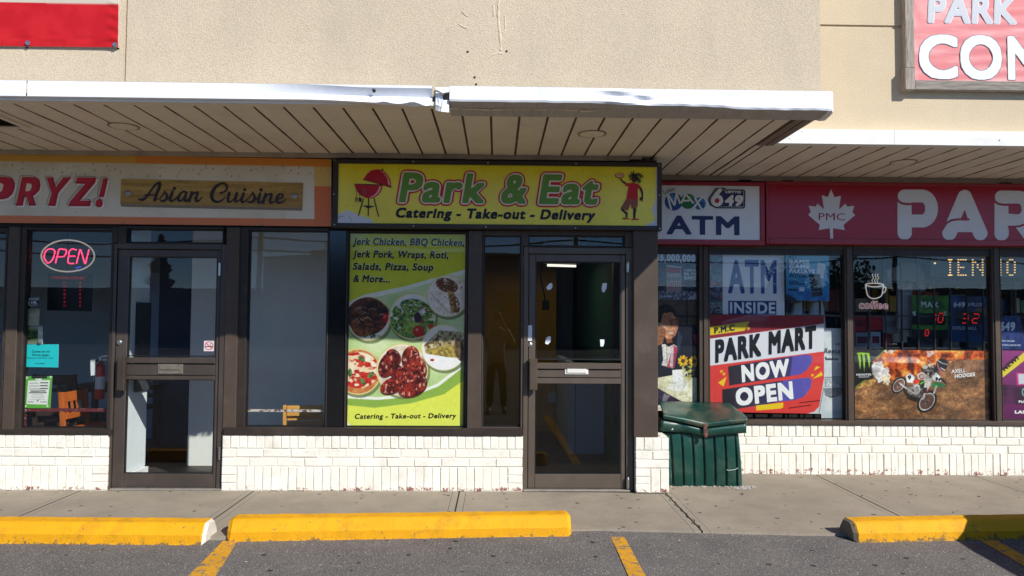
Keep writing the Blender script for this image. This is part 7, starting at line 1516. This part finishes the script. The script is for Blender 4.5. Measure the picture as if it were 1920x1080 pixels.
# poles and wires
M_pole = mat('weathered pole timber', (96, 84, 72), rough=.9, var=.2, stretch=(4, 4, .3))
tops = []
for i, (x, lab) in enumerate(((-31, 'leftmost timber utility pole across the car park'), (-13.6, 'timber utility pole before the left end of the grey warehouse'), (4.5, 'timber utility pole before the roller doors of the warehouse'), (24, 'rightmost timber utility pole across the car park'))):
    t = thing('utility_pole', lab, 'utility pole', (x, -36, LZ), 'utility poles across the car park')
    sub('pole', t, M_pole, lambda mb: mb.tube([(x, -36, LZ), (x, -36, LZ+10.5)], [.17, .12], 12)); sub('cross_arm', t, M_pole, lambda mb: (mb.box(x-.06, x+.06, -37.1, -34.9, LZ+9.6, LZ+9.74), mb.box(x-.05, x+.05, -36.8, -35.2, LZ+8.4, LZ+8.5)))
    for d in (-1, 0, 1): sub('insulator', t, M_chrome, lambda mb: mb.lathe([(.05, 0), (.06, .06), (.03, .14)], (x, -36+d, LZ+9.74), 'z', 8))
xsP = (-60, -31, -13.6, 4.5, 24, 60)
for j, (dy, z, lab) in enumerate(((-1, 9.9, 'far overhead wire on the utility poles'), (1, 9.9, 'near overhead wire on the utility poles'), (0, 6.3, 'thick low cable slung between the utility poles'), (.2, 5.6, 'lowest cable slung between the utility poles'))):
    pts = []
    for a, b in zip(xsP[:-1], xsP[1:]): pts += [(a+(b-a)*k/8, -36+dy, LZ+z-.5*math.sin(math.pi*k/8)) for k in range(8)]
    o = sub('overhead_wire', None, M_black, lambda mb: mb.tube(pts, .025 if z > 7 else .05, 5)); tag(o, lab, 'wire', 'overhead wires across the car park')
# trees
def tree(label, x, y, h, kind, seed):
    r_ = np.random.default_rng(seed); t = thing('fir_tree' if kind == 'fir' else 'leafy_tree', label, 'tree', (x, y, LZ), 'trees across the car park')
    tr = sub('trunk', t, M_pole, lambda mb: mb.tube([(x, y, LZ), (x+.05, y, LZ+h*.5), (x, y, LZ+h*.97)], [h*.03, h*.02, .02], 9))
    n = 2600; V = []; F = []
    for k in range(n):
        if kind == 'fir':
            f = r_.random()**.7; z = h*(.12+.88*(1-f)); lv = .5+.5*math.sin(z*5.2); R_ = (h*.24*f+.1)*(.6+.5*lv)*math.sqrt(r_.random()); a = r_.random()*6.283; c = np.array([R_*math.cos(a), R_*math.sin(a), z-R_*.25])
        else:
            a, b = r_.random()*6.283, math.acos(2*r_.random()-1); rr = h*.30*(.55+.45*math.sin(3*a+2*b+seed))*r_.random()**.35; c = np.array([rr*math.sin(b)*math.cos(a)*1.1, rr*math.sin(b)*math.sin(a), h*.62+rr*math.cos(b)*1.15])
        s = h*.022*(.6+r_.random()); u = r_.normal(size=3); u /= np.linalg.norm(u); w = np.cross(u, r_.normal(size=3)); w /= np.linalg.norm(w); k0_ = len(V); c = c+np.array([x, y, LZ])
        V += [tuple(c+s*u), tuple(c+s*.6*w), tuple(c-s*u), tuple(c-s*.6*w)]; F.append((k0_, k0_+1, k0_+2, k0_+3))
    mb = MB(); mb.add(V, F); mb.build('crown', mat('dark fir needles', (30, 48, 32), rough=.8, var=.4, vs=1.5) if kind == 'fir' else mat('green leaves', (52, 78, 36), rough=.7, var=.4, vs=1.2), t, recalc=False)
tree('tall fir tree standing behind the dark shop row', -30, -60, 9, 'fir', 1); tree('smaller fir tree beside the tall one', -24.5, -62, 7, 'fir', 2); tree('round leafy tree behind the brown shop row, nearer the warehouse', 27, -60, 8, 'leafy', 3); tree('wide leafy tree behind the middle of the brown shop row', 34, -63, 8.6, 'leafy', 4); tree('leafy tree at the right end of the brown shop row', 52, -60, 8, 'leafy', 5)

# ------------------------------------------------------------------ the photographer
PX, PY = .0, -6.83; GZ = ground_z(0, -6.8)-.012
per = thing('person', 'person in a grey shirt and dark trousers holding up a phone to photograph the shops', 'person', (PX, PY, GZ))
def skin(name, m, parent, V, E, R_, sub_=2):
    me = bpy.data.meshes.new(name); off = parent.location
    me.from_pydata([(v[0], v[1], v[2]) for v in V], E, []); me.update(); me.materials.append(m)
    o = bpy.data.objects.new(name, me); link(o, parent)
    o.modifiers.new('skin', 'SKIN'); 
    if not me.skin_vertices: bpy.context.view_layer.update()
    lay = me.skin_vertices[0] if len(me.skin_vertices) else None
    if lay is None:
        return o
    for i, r_ in enumerate(R_): lay.data[i].radius = r_ if isinstance(r_, tuple) else (r_, r_); lay.data[i].use_root = (i == 0)
    s = o.modifiers.new('sub', 'SUBSURF'); s.levels = sub_; s.render_levels = sub_
    for md in o.modifiers:
        if md.type == 'SKIN': md.use_smooth_shade = True
    return o
def body_graph(extra=0., torso=True, arms=1., legs=True, hands=True, head=True):
    V = []; R_ = []; E = []
    def a(p, r_, par=None):
        V.append(p); R_.append(tuple(q+extra for q in r_) if isinstance(r_, tuple) else r_+extra)
        if par is not None: E.append((par, len(V)-1))
        return len(V)-1
    pel = a((0, 0, .97), (.15, .11)); out = {'pel': pel}
    if torso:
        b = a((0, .0, 1.12), (.14, .10), pel); c = a((0, -.01, 1.30), (.165, .115), b); d = a((0, -.01, 1.44), (.13, .09), c)
        if head: n = a((0, .0, 1.54), .056, d); h1 = a((0, .03, 1.62), (.070, .085), n); h2 = a((0, .03, 1.71), (.080, .098), h1); a((0, .015, 1.785), (.055, .07), h2)
        for s in (-1, 1):
            sh = a((s*.19, -.01, 1.45), .062, d); e1 = a((s*.25, .04, 1.33), .050, sh)
            if arms >= .5: 
                el_ = a((s*.30, .10, 1.22), .043, e1)
                if arms >= 1:
                    f1 = a((s*.22, .22, 1.42), .036, el_); wr_ = a((s*.125, .325, 1.585), .026, f1)
                    if hands:
                        pa = a((s*.105, .352, 1.65), (.020, .036), wr_); kn = a((s*.092, .372, 1.69), (.016, .034), pa)
                        for k, (dz, ln) in enumerate(((.030, .9), (.010, 1.0), (-.010, .95), (-.028, .75))):
                            j = a((s*.080, .398, 1.692+dz), .0085, kn); j2 = a((s*(.080-.022*ln), .408, 1.696+dz), .008, j); a((s*(.080-.040*ln), .404, 1.698+dz), .007, j2)
                        th = a((s*.085, .345, 1.672), .011, pa); a((s*.062, .362, 1.690), .009, th)
    if legs:
        for s in (-1, 1):
            hp = a((s*.095, 0, .88), .098, pel); kn = a((s*.115, .02, .50), .060, hp); cf = a((s*.122, -.005, .34), .056, kn); an = a((s*.13, -.015, .10), .040, cf); a((s*.145, .10, .045), .040, an)
    return V, E, R_
M_skin = mat('skin', (190, 140, 112), rough=.5, var=.05); M_shirt = mat('grey shirt cloth', (172, 174, 178), rough=.9, var=.06, vs=12); M_trs = mat('dark trouser cloth', (34, 34, 40), rough=.9, var=.1, vs=12); M_hair = mat('dark hair', (30, 24, 20), rough=.6, var=.3, vs=30); M_shoe = mat('dark shoe leather', (40, 36, 34), rough=.4)
skin('body', M_skin, per, *body_graph())
skin('shirt', M_shirt, per, *body_graph(.013, arms=.6, legs=False, head=False))
def trousers():
    V = [(0, 0, .99), (0, 0, .96)]; E = [(0, 1)]; R_ = [(.16, .12), (.165, .125)]
    for s in (-1, 1):
        k = len(V); V += [(s*.097, 0, .87), (s*.115, .015, .50), (s*.128, -.012, .11)]; E += [(1, k), (k, k+1), (k+1, k+2)]; R_ += [.110, .076, .062]
    return V, E, R_
skin('trousers', M_trs, per, *trousers())
for s in (-1, 1): skin('shoe', M_shoe, per, [(s*.13, -.05, .05), (s*.137, .05, .05), (s*.147, .15, .040), (s*.150, .20, .035)], [(0, 1), (1, 2), (2, 3)], [.046, .046, .042, .03])
def loc_sub(name, m, fn, **k):
    mb = MB(); fn(mb); mb.v = [(v[0]+PX, v[1]+PY, v[2]+GZ) for v in mb.v]; return mb.build(name, m, per, **k)
def ball(mb, c, rx, ry, rz, n=10, z0=-1.0):
    rows = []
    for i in range(n+1):
        t = math.asin(max(-1, z0+(1-z0)*i/n)); rows.append([(c[0]+rx*math.cos(t)*math.cos(2*math.pi*k/16), c[1]+ry*math.cos(t)*math.sin(2*math.pi*k/16), c[2]+rz*math.sin(t)) for k in range(16)])
    mb.grid(rows, closed=True)
loc_sub('hair', M_hair, lambda mb: ball(mb, (0, .005, 1.735), .090, .108, .095, 8, -.35), smooth=True)
loc_sub('face', M_skin, lambda mb: (mb.tube([(0, .118, 1.70), (0, .140, 1.665), (0, .120, 1.655)], [.008, .014, .010], 8), ball(mb, (-.082, .02, 1.68), .012, .02, .03, 6), ball(mb, (.082, .02, 1.68), .012, .02, .03, 6)), smooth=True)
for s in (-1, 1): loc_sub('eye', M_black, lambda mb: ball(mb, (s*.032, .112, 1.70), .012, .008, .008, 6), smooth=True)
loc_sub('mouth', mat('lip', (150, 86, 78), rough=.5), lambda mb: mb.tube([(-.024, .112, 1.628), (0, .120, 1.630), (.024, .112, 1.628)], .005, 6))
ph = thing('phone', 'dark phone held up level in both hands of the photographer', 'phone', (0, PY+.385, GZ+1.69))
sub('case', ph, M_black, lambda mb: mb.box(-.075, .075, PY+.372, PY+.380, GZ+1.655, GZ+1.727), bevel=.004); sub('screen', ph, mat('phone screen glass', (10, 12, 16), rough=.1), lambda mb: mb.box(-.071, .071, PY+.3695, PY+.3718, GZ+1.659, GZ+1.723))

# ------------------------------------------------------------------ parked vehicle just outside the right of the view: its shadow crosses the wheel stop
car = thing('parked_car', 'tall silver car parked nose in beside the right wheel stop', 'car', (5.1, -4.2, ground_z(5, -4.2)))
M_paint = mat('silver car paint', (190, 194, 198), rough=.25, metal=.6, var=.03, coat=.6); M_tyre = mat('tyre rubber', (24, 24, 25), rough=.9); M_cglass = mat('dark car glass', (14, 18, 22), rough=.03, spec=.7); M_plast = mat('black bumper plastic', (30, 30, 32), rough=.6)
cz = lambda y: ground_z(5, y)-.012
X0c, X1c = 4.14, 6.02; YF0 = -1.80
prof = [(-1.83, .45, .80, 0), (-1.86, .36, .98, .06), (-2.05, .32, 1.06, .05), (-2.95, .32, 1.12, .03), (-3.15, .32, 1.16, .03), (-3.75, .32, 1.70, .17), (-4.6, .32, 1.76, .19), (-6.0, .32, 1.70, .18), (-6.45, .34, 1.20, .06), (-6.55, .42, .80, .02)]
def carsec(y, zb, zt, tum):
    b = cz(y); zs = min(zt, 1.08); L_ = []
    for z, ins in ((zb, .06), (zb+.15, .01), (.72, .0), (zs-.06, .015), (zs, .045)): L_.append((ins, z+b))
    L_ += [(.045+tum*.5, b+zs+(zt-zs)*.5), (.045+tum*.92, b+zt-.05), (.10+tum*1.15, b+zt)]
    return [(X0c+i, y, z) for i, z in L_]+[((X0c+X1c)/2, y, b+zt+.015)]+[(X1c-i, y, z) for i, z in reversed(L_)]
rows = [carsec(*q) for q in prof]
mb = MB(); mb.grid(rows); mb.add(rows[0], [tuple(range(len(rows[0])))]); mb.add(rows[-1], [tuple(range(len(rows[-1])))])
mb.grid([[r_[0] for r_ in rows], [r_[-1] for r_ in rows]]); mb.build('body', M_paint, car, smooth=False, bevel=.03)
for s, xx in ((-1, X0c), (1, X1c)):
    for (y0, y1) in ((-3.62, -4.55), (-4.68, -5.75)):
        b = cz(y0); sub('side_window', car, M_cglass, lambda mb: mb.add([(xx-s*(.055), y0+.32, b+1.13), (xx-s*.055, y1, b+1.13), (xx-s*.205, y1, b+1.60), (xx-s*.19, y0-.03, b+1.60)], [(0, 1, 2, 3)]), thick=.02)
    mr0 = sub('mirror', car, M_paint, lambda mb: mb.obox((xx+s*.13, -3.28, cz(-3.3)+1.18), (.10, 0, 0), (0, .05, 0), (0, 0, .075)), bevel=.02)
    for yy in (-2.75, -5.55):
        b = cz(yy); w_ = sub('wheel', car, M_tyre, lambda mb: mb.lathe([(.20, -.11), (.34, -.11), (.37, -.08), (.37, .08), (.34, .11), (.20, .11)], (xx-s*.10, yy, b+.37), 'x', 26)); sub('rim', w_, M_chrome, lambda mb: mb.lathe([(.02, .0), (.10, .01), (.21, .03), (.215, -.03)], (xx+s*.0, yy, b+.37), 'x', 22))
    sub('headlight', car, mat('headlight lens', (210, 216, 220), rough=.08, spec=.8), lambda mb: mb.obox((xx-s*.22, -1.84, cz(-1.8)+.86), (.16, 0, 0), (0, .03, 0), (0, 0, .07)), bevel=.02)
b = cz(-3.4); sub('windscreen', car, M_cglass, lambda mb: mb.add([(X0c+.14, -3.19, b+1.20), (X1c-.14, -3.19, b+1.20), (X1c-.26, -3.72, b+1.67), (X0c+.26, -3.72, b+1.67)], [(0, 1, 2, 3)]), thick=.03)
sub('grille', car, M_plast, lambda mb: mb.box(X0c+.42, X1c-.42, -1.87, -1.80, cz(-1.8)+.62, cz(-1.8)+.90), bevel=.01); sub('bumper', car, M_plast, lambda mb: mb.box(X0c+.06, X1c-.06, -1.90, -1.70, cz(-1.8)+.30, cz(-1.8)+.52), bevel=.03)
